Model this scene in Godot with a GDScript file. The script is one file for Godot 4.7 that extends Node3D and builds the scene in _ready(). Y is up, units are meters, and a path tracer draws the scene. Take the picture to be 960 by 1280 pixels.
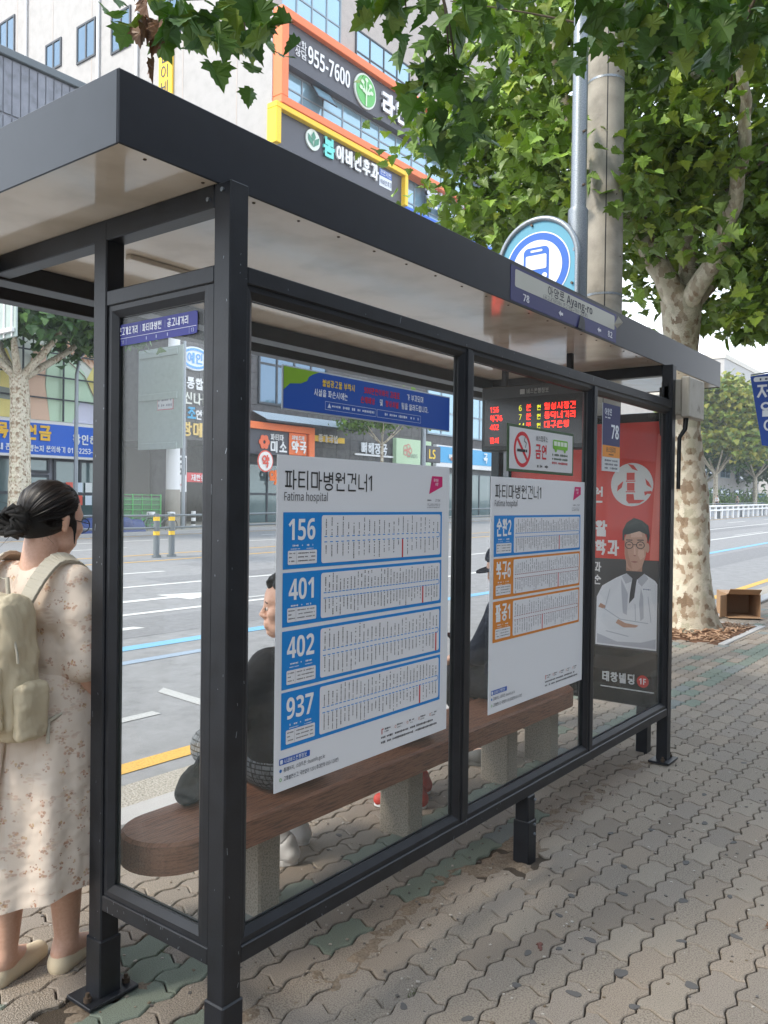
extends Node3D
# A bus shelter on a paved sidewalk beside a wide street; x runs along the street, -z towards the street.

const S := 0.064      # post width
const PW := 0.60      # width of the end panel
const L := 3.462      # length of the back wall
const Y_SOFFIT := 2.324
const ROAD := -0.12
const FAR_KERB := -28.0
const FACADE := -33.0

var rng := RandomNumberGenerator.new()
var used := {}
var M := {}

# ---------------------------------------------------------------- mesh builder
class MB:
	var v := PackedVector3Array()
	var n := PackedVector3Array()
	var c := PackedColorArray()
	var uv := PackedVector2Array()
	var col := Color(1, 1, 1)
	func tri(a: Vector3, b: Vector3, d: Vector3, na: Vector3, nb: Vector3, nd: Vector3) -> void:
		if (b - a).cross(d - a).dot(na + nb + nd) > 0.0:
			v.append(a); v.append(d); v.append(b)
			n.append(na); n.append(nd); n.append(nb)
		else:
			v.append(a); v.append(b); v.append(d)
			n.append(na); n.append(nb); n.append(nd)
		c.append(col); c.append(col); c.append(col)
	func flat(a: Vector3, b: Vector3, d: Vector3, out: Vector3) -> void:
		var k := (b - a).cross(d - a).normalized()
		if k.dot(out) < 0.0:
			k = -k
		tri(a, b, d, k, k, k)
	func quad(a: Vector3, b: Vector3, d: Vector3, e: Vector3, out: Vector3) -> void:
		flat(a, b, d, out)
		flat(a, d, e, out)
	func box(lo: Vector3, hi: Vector3, bev := 0.0, t := Transform3D.IDENTITY) -> void:
		var m := (lo + hi) * 0.5
		var h := (hi - lo).abs() * 0.5
		bev = minf(bev, minf(h.x, minf(h.y, h.z)) * 0.9)
		var T := t * Transform3D(Basis.IDENTITY, m)
		for ax in 3:
			for s in [-1.0, 1.0]:
				var nn := Vector3.ZERO
				nn[ax] = s
				var p := (ax + 1) % 3
				var q := (ax + 2) % 3
				var pts := []
				for k in [[-1, -1], [1, -1], [1, 1], [-1, 1]]:
					var w := Vector3.ZERO
					w[ax] = s * h[ax]
					w[p] = k[0] * (h[p] - bev)
					w[q] = k[1] * (h[q] - bev)
					pts.append(T * w)
				quad(pts[0], pts[1], pts[2], pts[3], T.basis * nn)
		if bev <= 0.0:
			return
		for ax in 3:
			var p := (ax + 1) % 3
			var q := (ax + 2) % 3
			for sp in [-1.0, 1.0]:
				for sq in [-1.0, 1.0]:
					var a := Vector3.ZERO
					a[ax] = -(h[ax] - bev); a[p] = sp * h[p]; a[q] = sq * (h[q] - bev)
					var b := a
					b[ax] = -a[ax]
					var d := b
					d[p] = sp * (h[p] - bev); d[q] = sq * h[q]
					var e := d
					e[ax] = a[ax]
					var o := Vector3.ZERO
					o[p] = sp; o[q] = sq
					quad(T * a, T * b, T * d, T * e, T.basis * o)
		for sx in [-1.0, 1.0]:
			for sy in [-1.0, 1.0]:
				for sz in [-1.0, 1.0]:
					var k := Vector3(sx, sy, sz)
					flat(T * (k * (h - Vector3(0, bev, bev))), T * (k * (h - Vector3(bev, 0, bev))), T * (k * (h - Vector3(bev, bev, 0))), T.basis * k)
	func tube(pts: Array, radii: Array, sides := 10, caps := true) -> void:
		var rings := []
		var up := Vector3.UP
		for i in pts.size():
			var d: Vector3 = (pts[mini(i + 1, pts.size() - 1)] - pts[maxi(i - 1, 0)])
			d = d.normalized()
			if absf(d.dot(up)) > 0.95:
				up = Vector3.RIGHT if absf(d.x) < 0.9 else Vector3.BACK
			var x := d.cross(up).normalized()
			var y := x.cross(d).normalized()
			up = y
			var ring := []
			for k in sides:
				var an := TAU * k / sides
				ring.append(x * cos(an) + y * sin(an))
			rings.append(ring)
		for i in pts.size() - 1:
			for k in sides:
				var k2 := (k + 1) % sides
				var n0: Vector3 = rings[i][k]
				var n1: Vector3 = rings[i][k2]
				var n2: Vector3 = rings[i + 1][k2]
				var n3: Vector3 = rings[i + 1][k]
				var a: Vector3 = pts[i] + n0 * radii[i]
				var b: Vector3 = pts[i] + n1 * radii[i]
				var d: Vector3 = pts[i + 1] + n2 * radii[i + 1]
				var e: Vector3 = pts[i + 1] + n3 * radii[i + 1]
				tri(a, b, d, n0, n1, n2)
				tri(a, d, e, n0, n2, n3)
		if caps:
			for i in [0, pts.size() - 1]:
				var out: Vector3 = (pts[0] - pts[1]) if i == 0 else (pts[i] - pts[i - 1])
				for k in sides:
					flat(pts[i], pts[i] + rings[i][k] * radii[i], pts[i] + rings[i][(k + 1) % sides] * radii[i], out)
	func rod(a: Vector3, b: Vector3, r: float, sides := 8) -> void:
		tube([a, b], [r, r], sides)
	func ball(m: Vector3, r: Vector3, seg := 12, rings := 8) -> void:
		for i in rings:
			for k in seg:
				var q := []
				for w in [[i, k], [i, k + 1], [i + 1, k + 1], [i + 1, k]]:
					var la: float = PI * w[0] / rings
					var lo: float = TAU * w[1] / seg
					q.append(Vector3(sin(la) * cos(lo), cos(la), sin(la) * sin(lo)))
				tri(m + q[0] * r, m + q[1] * r, m + q[2] * r, (q[0] / r).normalized(), (q[1] / r).normalized(), (q[2] / r).normalized())
				tri(m + q[0] * r, m + q[2] * r, m + q[3] * r, (q[0] / r).normalized(), (q[2] / r).normalized(), (q[3] / r).normalized())
	func prism(outline: PackedVector2Array, y0: float, y1: float, bev := 0.0, bottom := false) -> void:
		# outline in x,z; standing from y0 to y1 with a chamfered top edge
		var top := outline
		if bev > 0.0:
			var off := Geometry2D.offset_polygon(outline, -bev, Geometry2D.JOIN_MITER)
			if off.size() == 1 and off[0].size() == outline.size():
				top = off[0]
				var best := 0
				for k in top.size():
					if top[k].distance_to(outline[0]) < top[best].distance_to(outline[0]):
						best = k
				if best:
					var re := PackedVector2Array()
					for k in top.size():
						re.append(top[(k + best) % top.size()])
					top = re
			else:
				bev = 0.0
		var ctr := Vector2.ZERO
		for p in outline:
			ctr += p / outline.size()
		for i in outline.size():
			var j := (i + 1) % outline.size()
			var a := outline[i]
			var b := outline[j]
			var o := Vector2((b - a).y, -(b - a).x)
			if not Geometry2D.is_polygon_clockwise(outline):
				pass
			else:
				o = -o
			var o3 := Vector3(o.x, 0, o.y)
			quad(Vector3(a.x, y0, a.y), Vector3(b.x, y0, b.y), Vector3(b.x, y1 - bev, b.y), Vector3(a.x, y1 - bev, a.y), o3)
			if bev > 0.0:
				quad(Vector3(a.x, y1 - bev, a.y), Vector3(b.x, y1 - bev, b.y), Vector3(top[j].x, y1, top[j].y), Vector3(top[i].x, y1, top[i].y), o3.normalized() + Vector3.UP)
		var id := Geometry2D.triangulate_polygon(top)
		for k in range(0, id.size(), 3):
			flat(Vector3(top[id[k]].x, y1, top[id[k]].y), Vector3(top[id[k + 1]].x, y1, top[id[k + 1]].y), Vector3(top[id[k + 2]].x, y1, top[id[k + 2]].y), Vector3.UP)
			if bottom:
				flat(Vector3(outline[id[k]].x, y0, outline[id[k]].y), Vector3(outline[id[k + 1]].x, y0, outline[id[k + 1]].y), Vector3(outline[id[k + 2]].x, y0, outline[id[k + 2]].y), Vector3.DOWN)
	func mesh(t := Transform3D.IDENTITY) -> ArrayMesh:
		var a := []
		a.resize(Mesh.ARRAY_MAX)
		if t != Transform3D.IDENTITY:
			for i in v.size():
				v[i] = t * v[i]
				n[i] = (t.basis * n[i]).normalized()
		a[Mesh.ARRAY_VERTEX] = v
		a[Mesh.ARRAY_NORMAL] = n
		a[Mesh.ARRAY_COLOR] = c
		if uv.size() == v.size():
			a[Mesh.ARRAY_TEX_UV] = uv
		var m := ArrayMesh.new()
		m.add_surface_from_arrays(Mesh.PRIMITIVE_TRIANGLES, a)
		return m

# ---------------------------------------------------------------- flat print and lettering
class Print:
	var mb := MB.new()
	var dz := 0.0003
	var layer := 0
	var depth := 0.0
	var jig := 0
	static var glyphs := {}
	const CON := {"g": "0,0 1,0 .92,.55 .8,1", "n": "0,0 0,1 1,1", "d": "1,0 0,0 0,1 1,1", "r": "0,0 1,0 1,.5 0,.5 0,1 1,1", "m": "0,0 1,0 1,1 0,1 0,0", "b": "0,0 0,1 1,1 1,0|0,.48 1,.48", "s": ".5,0 .45,.4 0,1|.5,.35 1,1", "o": "O.5,.5,.5", "j": "0,.04 1,.04|.5,.04 .45,.45 0,1|.5,.42 1,1", "c": ".3,0 .7,0|0,.27 1,.27|.5,.27 .45,.6 0,1|.5,.58 1,1", "k": "0,0 1,0 .92,.55 .8,1|0,.48 .92,.48", "t": "1,0 0,0 0,1 1,1|0,.5 .9,.5", "p": "0,0 1,0|.27,0 .27,1|.73,0 .73,1|0,1 1,1", "h": ".32,0 .68,0|0,.25 1,.25|O.5,.7,.3"}
	const CHO := ["g", "gg", "n", "d", "dd", "r", "m", "b", "bb", "s", "ss", "o", "j", "jj", "c", "k", "t", "p", "h"]
	const JONG := ["", "g", "gg", "gs", "n", "nj", "nh", "d", "r", "rg", "rm", "rb", "rs", "rt", "rp", "rh", "m", "b", "bs", "s", "ss", "o", "j", "c", "k", "t", "p", "h"]
	# vertical vowels: strokes in a column box; horizontal ones in a band box
	const VER := {0: ".3,0 .3,1|.3,.48 1,.48", 1: ".15,0 .15,1|.85,0 .85,1|.15,.48 .85,.48", 2: ".3,0 .3,1|.3,.34 1,.34|.3,.62 1,.62", 3: ".15,0 .15,1|.85,0 .85,1|.15,.34 .85,.34|.15,.62 .85,.62", 4: ".7,0 .7,1|0,.48 .7,.48", 5: ".45,0 .45,1|.95,0 .95,1|-.1,.48 .45,.48", 6: ".7,0 .7,1|0,.34 .7,.34|0,.62 .7,.62", 7: ".45,0 .45,1|.95,0 .95,1|-.1,.34 .45,.34|-.1,.62 .45,.62", 20: ".6,0 .6,1"}
	const HOR := {8: "0,.8 1,.8|.5,0 .5,.8", 12: "0,.8 1,.8|.33,0 .33,.8|.67,0 .67,.8", 13: "0,.25 1,.25|.5,.25 .5,1", 17: "0,.25 1,.25|.33,.25 .33,1|.67,.25 .67,1", 18: "0,.5 1,.5"}
	const MIX := {9: [8, 0], 10: [8, 1], 11: [8, 20], 14: [13, 4], 15: [13, 5], 16: [13, 20], 19: [18, 20]}
	func ink(c: Color) -> void:
		mb.col = c.srgb_to_linear()
	func z() -> float:
		jig = (jig + 1) % 12
		return layer * dz + jig * dz * 0.06
	func poly(p: PackedVector2Array) -> void:
		var zz := z() + depth
		var id := Geometry2D.triangulate_polygon(p)
		for k in range(0, id.size(), 3):
			var a := p[id[k]]
			var b := p[id[k + 1]]
			var d := p[id[k + 2]]
			mb.tri(Vector3(a.x, a.y, zz), Vector3(b.x, b.y, zz), Vector3(d.x, d.y, zz), Vector3.BACK, Vector3.BACK, Vector3.BACK)
		if depth > 0.0:
			var cw := Geometry2D.is_polygon_clockwise(p)
			for i in p.size():
				var a := p[i]
				var b := p[(i + 1) % p.size()]
				var o := Vector3((b - a).y, -(b - a).x, 0) * (-1.0 if cw else 1.0)
				mb.quad(Vector3(a.x, a.y, zz), Vector3(b.x, b.y, zz), Vector3(b.x, b.y, zz - depth), Vector3(a.x, a.y, zz - depth), o)
	func rect(x0: float, y0: float, x1: float, y1: float) -> void:
		poly(PackedVector2Array([Vector2(x0, y0), Vector2(x1, y0), Vector2(x1, y1), Vector2(x0, y1)]))
	func rrect(x0: float, y0: float, x1: float, y1: float, r: float) -> void:
		var p := PackedVector2Array()
		for q in [[x1 - r, y1 - r, 0.0], [x0 + r, y1 - r, PI / 2], [x0 + r, y0 + r, PI], [x1 - r, y0 + r, PI * 1.5]]:
			for k in 5:
				var an: float = q[2] + PI / 8 * k
				p.append(Vector2(q[0] + cos(an) * r, q[1] + sin(an) * r))
		poly(p)
	func disc(x: float, y: float, rx: float, ry := -1.0, seg := 28) -> void:
		var p := PackedVector2Array()
		for k in seg:
			p.append(Vector2(x + cos(TAU * k / seg) * rx, y + sin(TAU * k / seg) * (rx if ry < 0 else ry)))
		poly(p)
	func pts(list: Array) -> void:
		var p := PackedVector2Array()
		for k in range(0, list.size(), 2):
			p.append(Vector2(list[k], list[k + 1]))
		poly(p)
	func line(a: Vector2, b: Vector2, t: float, cap := 0.5) -> void:
		var d := (b - a).normalized()
		var s := Vector2(-d.y, d.x) * t * 0.5
		a -= d * t * cap
		b += d * t * cap
		poly(PackedVector2Array([a + s, b + s, b - s, a - s]))
	func ring(m: Vector2, rx: float, ry: float, t: float, seg := 20) -> void:
		for k in seg:
			var a0 := TAU * k / seg
			var a1 := TAU * (k + 1) / seg
			var o := Vector2(rx + t / 2, ry + t / 2)
			var i := Vector2(maxf(rx - t / 2, 0.0001), maxf(ry - t / 2, 0.0001))
			poly(PackedVector2Array([m + Vector2(cos(a0), sin(a0)) * o, m + Vector2(cos(a1), sin(a1)) * o, m + Vector2(cos(a1), sin(a1)) * i, m + Vector2(cos(a0), sin(a0)) * i]))
	func strokes(code: String, x: float, y: float, w: float, h: float, t: float) -> void:
		# box with its top left corner at x,y; y runs down inside the code
		for part in code.split("|"):
			if part.begins_with("O"):
				var q := part.substr(1).split(",")
				var r := float(q[2])
				ring(Vector2(x + w * float(q[0]), y - h * float(q[1])), w * (0.5 if r >= 0.5 else r * 1.35), h * r, t)
				continue
			var last := Vector2.INF
			for s in part.split(" "):
				var q := s.split(",")
				var p := Vector2(x + w * float(q[0]), y - h * float(q[1]))
				if last != Vector2.INF:
					line(last, p, t)
				last = p
	func cons(code: String, x: float, y: float, w: float, h: float, t: float) -> void:
		if code.length() == 2:
			strokes(CON[code[0]], x, y, w * 0.43, h, t)
			strokes(CON[code[1]], x + w * 0.57, y, w * 0.43, h, t)
		else:
			strokes(CON[code], x, y, w, h, t)
	func syllable(u: int, x: float, y: float, w: float, h: float, t: float) -> void:
		var k := u - 0xAC00
		var f := k % 28
		var vo := int(k / 28) % 21
		var ci := int(k / 588)
		var e := t * 0.5
		var top := y + h - e
		var x0 := x + w * 0.06 + e
		var ww := w * 0.88 - t
		var full := h - t
		var ch := full * (0.56 if f else 1.0)
		if VER.has(vo):
			var cw := ww * (0.5 if vo in [1, 3, 5, 7] else 0.56)
			cons(CHO[ci], x0, top - ch * 0.06, cw, ch * (0.86 if f else 0.8), t)
			strokes(VER[vo], x0 + ww * (0.62 if vo in [1, 3] else 0.66), top, ww * (0.38 if vo in [1, 3] else 0.34), ch * (1.05 if f else 1.0), t)
		elif HOR.has(vo):
			cons(CHO[ci], x0 + ww * 0.14, top, ww * 0.72, ch * 0.5, t)
			strokes(HOR[vo], x0, top - ch * 0.62, ww, ch * 0.38, t)
		else:
			var m: Array = MIX[vo]
			cons(CHO[ci], x0, top - ch * 0.02, ww * 0.5, ch * 0.48, t)
			strokes(HOR[m[0]], x0 - ww * 0.02, top - ch * 0.62, ww * 0.6, ch * 0.34, t)
			strokes(VER[m[1]], x0 + ww * 0.68, top, ww * 0.32, ch * 1.02, t)
		if f:
			cons(JONG[f], x0 + ww * 0.12, top - full * 0.68, ww * 0.76, full * 0.32, t)
	func latin(s: String, x: float, y: float, h: float, wscale: float, bold: bool) -> float:
		var key := s + ("#b" if bold else "")
		if not glyphs.has(key):
			var fo := SystemFont.new()
			fo.font_names = PackedStringArray(["Droid Sans"])
			fo.font_weight = 700 if bold else 400
			var tm := TextMesh.new()
			tm.font = fo
			tm.text = s
			tm.font_size = 64
			tm.pixel_size = 1.0 / 64.0
			tm.depth = 0.0
			tm.curve_step = 2.0
			tm.horizontal_alignment = HORIZONTAL_ALIGNMENT_LEFT
			tm.vertical_alignment = VERTICAL_ALIGNMENT_TOP
			glyphs[key] = tm.get_mesh_arrays()
			if not glyphs.has("H0"):
				var hm := TextMesh.new()
				hm.font = fo
				hm.text = "H"
				hm.font_size = 64
				hm.pixel_size = 1.0 / 64.0
				hm.depth = 0.0
				hm.vertical_alignment = VERTICAL_ALIGNMENT_TOP
				var bb := hm.get_aabb()
				glyphs["H0"] = [bb.position.y, bb.size.y]
		var arr: Array = glyphs[key]
		var vs: PackedVector3Array = arr[Mesh.ARRAY_VERTEX]
		var ix = arr[Mesh.ARRAY_INDEX]
		var base: float = glyphs["H0"][0]
		var sc: float = h / glyphs["H0"][1]
		var x0 := 1e9
		var x1 := -1e9
		for p in vs:
			x0 = minf(x0, p.x)
			x1 = maxf(x1, p.x)
		var zz := z() + depth
		var cnt: int = ix.size() if ix != null and ix.size() else vs.size()
		for k in range(0, cnt, 3):
			var t3 := []
			for j in 3:
				var p: Vector3 = vs[ix[k + j]] if ix != null and ix.size() else vs[k + j]
				t3.append(Vector3(x + (p.x - x0) * sc * wscale, y + (p.y - base) * sc, zz))
			mb.tri(t3[0], t3[1], t3[2], Vector3.BACK, Vector3.BACK, Vector3.BACK)
		return (x1 - x0) * sc * wscale
	# text with its lower left corner at x,y; h is the height of a hangul block
	func text(s: String, x: float, y: float, h: float, weight := 0.1, ws := 0.9, bold := true) -> float:
		var cx := x
		var run := ""
		for i in s.length() + 1:
			var u := s.unicode_at(i) if i < s.length() else 0
			var hangul := u >= 0xAC00 and u <= 0xD7A3
			if run != "" and (hangul or u == 0 or u == 32):
				cx += latin(run, cx, y + h * 0.06, h * 0.86, ws, bold) + h * 0.1 * ws
				run = ""
			if hangul:
				syllable(u, cx, y, h * ws, h, h * weight)
				cx += h * ws * 1.02
			elif u == 32:
				cx += h * 0.34 * ws
			elif u:
				run += char(u)
		return cx - x
	func width(s: String, h: float, ws := 0.9) -> float:
		var q := Print.new()
		return q.text(s, 0, 0, h, 0.1, ws)
	func centred(s: String, x: float, y: float, h: float, weight := 0.1, ws := 0.9) -> void:
		text(s, x - width(s, h, ws) / 2, y, h, weight, ws)
	# a line of writing too small to read: short dark ticks of uneven length
	func scribble(r: RandomNumberGenerator, x: float, y: float, len: float, h: float, vertical := false) -> void:
		var p := 0.0
		while p < len:
			var w := h * r.randf_range(0.45, 0.9)
			if r.randf() < 0.87:
				var k := h * r.randf_range(0.55, 1.0)
				if vertical:
					rect(x + (h - k) * 0.5, y - minf(p + w, len), x + (h + k) * 0.5, y - p)
				else:
					rect(x + p, y + (h - k) * 0.5, x + minf(p + w, len), y + (h + k) * 0.5)
			p += w + h * 0.28

# ---------------------------------------------------------------- bodies: tapered capsules joined smoothly, meshed as surface nets
func body_mesh(bones: Array, cell: float, k := 0.03) -> ArrayMesh:
	var lo := Vector3.INF
	var hi := -Vector3.INF
	for b in bones:
		var r := maxf(b[2], b[3]) + k + cell * 2.0
		for p in [b[0], b[1]]:
			lo = lo.min(p - Vector3.ONE * r)
			hi = hi.max(p + Vector3.ONE * r)
	var nx := int((hi.x - lo.x) / cell) + 2
	var ny := int((hi.y - lo.y) / cell) + 2
	var nz := int((hi.z - lo.z) / cell) + 2
	var f := PackedFloat32Array()
	f.resize(nx * ny * nz)
	f.fill(1.0)
	for b in bones:
		var A: Vector3 = b[0]
		var B: Vector3 = b[1]
		var ra: float = b[2]
		var rb: float = b[3]
		var cut: bool = b.size() > 4
		var r := maxf(ra, rb) + k * 1.3 + cell * 2.0
		var l := (A.min(B) - Vector3.ONE * r - lo) / cell
		var u := (A.max(B) + Vector3.ONE * r - lo) / cell
		var ab := B - A
		var len2 := maxf(ab.length_squared(), 1e-9)
		for z in range(maxi(0, int(l.z)), mini(nz, int(u.z) + 2)):
			for y in range(maxi(0, int(l.y)), mini(ny, int(u.y) + 2)):
				var row := (z * ny + y) * nx
				var p := lo + Vector3(0, y, z) * cell
				for x in range(maxi(0, int(l.x)), mini(nx, int(u.x) + 2)):
					p.x = lo.x + x * cell
					var t := clampf((p - A).dot(ab) / len2, 0.0, 1.0)
					var d := p.distance_to(A + ab * t) - lerpf(ra, rb, t)
					var o := f[row + x]
					if cut:
						f[row + x] = maxf(o, -d)
						continue
					var h := maxf(k - absf(o - d), 0.0) / k
					f[row + x] = minf(o, d) - h * h * k * 0.25
	var where := {}
	var vs := PackedVector3Array()
	var ns := PackedVector3Array()
	var cs := PackedColorArray()
	var sx := 1
	var sy := nx
	var sz := nx * ny
	var off := [0, sx, sy, sx + sy, sz, sx + sz, sy + sz, sx + sy + sz]
	for z in nz - 1:
		for y in ny - 1:
			for x in nx - 1:
				var i := (z * ny + y) * nx + x
				var f0 := f[i]
				if f0 > cell * 2.0 or f0 < -cell * 2.0:
					continue
				var mask := 0
				for q in 8:
					if f[i + off[q]] < 0.0:
						mask |= 1 << q
				if mask == 0 or mask == 255:
					continue
				var s := Vector3.ZERO
				var cnt := 0
				for q in 8:
					for ax in 3:
						if q & (1 << ax):
							continue
						var q2 := q | (1 << ax)
						var a := f[i + off[q]]
						var e := f[i + off[q2]]
						if (a < 0.0) == (e < 0.0):
							continue
						var p := Vector3(q & 1, (q >> 1) & 1, (q >> 2) & 1)
						p[ax] += a / (a - e)
						s += p
						cnt += 1
				s /= cnt
				where[i] = vs.size()
				var at := lo + (Vector3(x, y, z) + s) * cell
				vs.append(at)
				var g := Vector3(f[i + 1] + f[i + 1 + sy] + f[i + 1 + sz] + f[i + 1 + sy + sz] - f[i] - f[i + sy] - f[i + sz] - f[i + sy + sz], f[i + sy] + f[i + sy + 1] + f[i + sy + sz] + f[i + sy + sz + 1] - f[i] - f[i + 1] - f[i + sz] - f[i + sz + 1], f[i + sz] + f[i + sz + 1] + f[i + sz + sy] + f[i + sz + sy + 1] - f[i] - f[i + 1] - f[i + sy] - f[i + sy + 1])
				ns.append(g.normalized())
				cs.append(Color(1, 1, 1))
	var ids := PackedInt32Array()
	for i in where:
		var a := f[i]
		for ax in 3:
			var st: int = [sx, sy, sz][ax]
			var e := f[i + st]
			if (a < 0.0) == (e < 0.0):
				continue
			var s1: int = [sy, sz, sx][ax]
			var s2: int = [sz, sx, sy][ax]
			if not (where.has(i - s1) and where.has(i - s2) and where.has(i - s1 - s2)):
				continue
			var q := [where[i], where[i - s1], where[i - s1 - s2], where[i - s2]]
			if a < 0.0:
				q = [q[0], q[3], q[2], q[1]]
			ids.append_array(PackedInt32Array([q[0], q[1], q[2], q[0], q[2], q[3]]))
	var arr := []
	arr.resize(Mesh.ARRAY_MAX)
	arr[Mesh.ARRAY_VERTEX] = vs
	arr[Mesh.ARRAY_NORMAL] = ns
	arr[Mesh.ARRAY_COLOR] = cs
	arr[Mesh.ARRAY_INDEX] = ids
	var m := ArrayMesh.new()
	m.add_surface_from_arrays(Mesh.PRIMITIVE_TRIANGLES, arr)
	return m

# ---------------------------------------------------------------- objects
func numbered(called: String) -> String:
	var k: int = used.get(called, 0)
	used[called] = k + 1
	return called if k == 0 else "%s_%03d" % [called, k]

func tag(o: Node, label: String, category: String, group := "") -> Node:
	o.set_meta("label", label)
	o.set_meta("category", category)
	if group != "":
		o.set_meta("group", group)
	return o

func thing(called: String, label: String, category: String, at := Vector3.ZERO, turn := 0.0, group := "") -> Node3D:
	var o := Node3D.new()
	o.name = numbered(called)
	add_child(o)
	o.position = at
	o.rotation.y = turn
	tag(o, label, category, group)
	return o

func part(parent: Node, called: String, m: Mesh, material: Material, at := Vector3.ZERO, basis := Basis.IDENTITY) -> MeshInstance3D:
	var o := MeshInstance3D.new()
	o.mesh = m
	o.material_override = material
	if parent == self:
		o.name = numbered(called)
		add_child(o)
	else:
		o.name = called
		parent.add_child(o, true)
	o.transform = Transform3D(basis, at)
	return o

func structure(called: String, m: Mesh, material: Material, at := Vector3.ZERO) -> MeshInstance3D:
	var o := part(self, called, m, material, at)
	o.set_meta("kind", "structure")
	return o

func bar(parent: Node, called: String, lo: Vector3, hi: Vector3, material: Material, bev := 0.003) -> MeshInstance3D:
	var b := MB.new()
	var c := (lo + hi) * 0.5
	b.box(lo - c, hi - c, bev)
	return part(parent, called, b.mesh(), material, c)

func boxes(list: Array, bev := 0.0) -> ArrayMesh:
	var b := MB.new()
	for q in list:
		b.box(q[0], q[1], bev)
	return b.mesh()

# ---------------------------------------------------------------- materials
func noise_tex(seed_: int, freq: float, ramp: Array, size := 512, kind := FastNoiseLite.TYPE_SIMPLEX_SMOOTH, octaves := 4, bump := 0.0) -> NoiseTexture2D:
	var f := FastNoiseLite.new()
	f.seed = seed_
	f.noise_type = kind
	f.frequency = freq
	f.fractal_octaves = octaves
	if kind == FastNoiseLite.TYPE_CELLULAR:
		f.domain_warp_enabled = true
		f.domain_warp_amplitude = 26.0
		f.domain_warp_frequency = 0.05
		f.cellular_return_type = FastNoiseLite.RETURN_CELL_VALUE
		f.fractal_type = FastNoiseLite.FRACTAL_NONE
	var t := NoiseTexture2D.new()
	t.width = size
	t.height = size
	t.seamless = true
	t.noise = f
	if bump > 0.0:
		t.as_normal_map = true
		t.bump_strength = bump
	elif ramp:
		var g := Gradient.new()
		var offs := PackedFloat32Array()
		var cols := PackedColorArray()
		for q in ramp:
			offs.append(q[0])
			cols.append(q[1])
		g.offsets = offs
		g.colors = cols
		t.color_ramp = g
	return t

func mat(key: String, c: Color, rough := 0.7, metal := 0.0) -> StandardMaterial3D:
	if M.has(key):
		return M[key]
	var m := StandardMaterial3D.new()
	m.resource_name = key
	m.albedo_color = c
	m.roughness = rough
	m.metallic = metal
	M[key] = m
	return m

func grained(key: String, c: Color, tex: Texture2D, scale: float, rough := 0.8, nrm: Texture2D = null, nscale := 1.0, world := true) -> StandardMaterial3D:
	var m := mat(key, c, rough)
	m.albedo_texture = tex
	m.uv1_triplanar = true
	m.uv1_world_triplanar = world
	m.uv1_scale = Vector3.ONE * scale
	if nrm:
		m.normal_enabled = true
		m.normal_texture = nrm
		m.normal_scale = nscale
	return m

func inked(key: String, rough := 0.45) -> StandardMaterial3D:
	var m := mat(key, Color(1, 1, 1), rough)
	m.vertex_color_use_as_albedo = true
	return m

func glowing(key: String, c: Color, e: float) -> StandardMaterial3D:
	var m := mat(key, c, 0.5)
	m.emission_enabled = true
	m.emission = c
	m.emission_energy_multiplier = e
	return m

func grey(v: float) -> Color:
	return Color(v, v, v)

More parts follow.
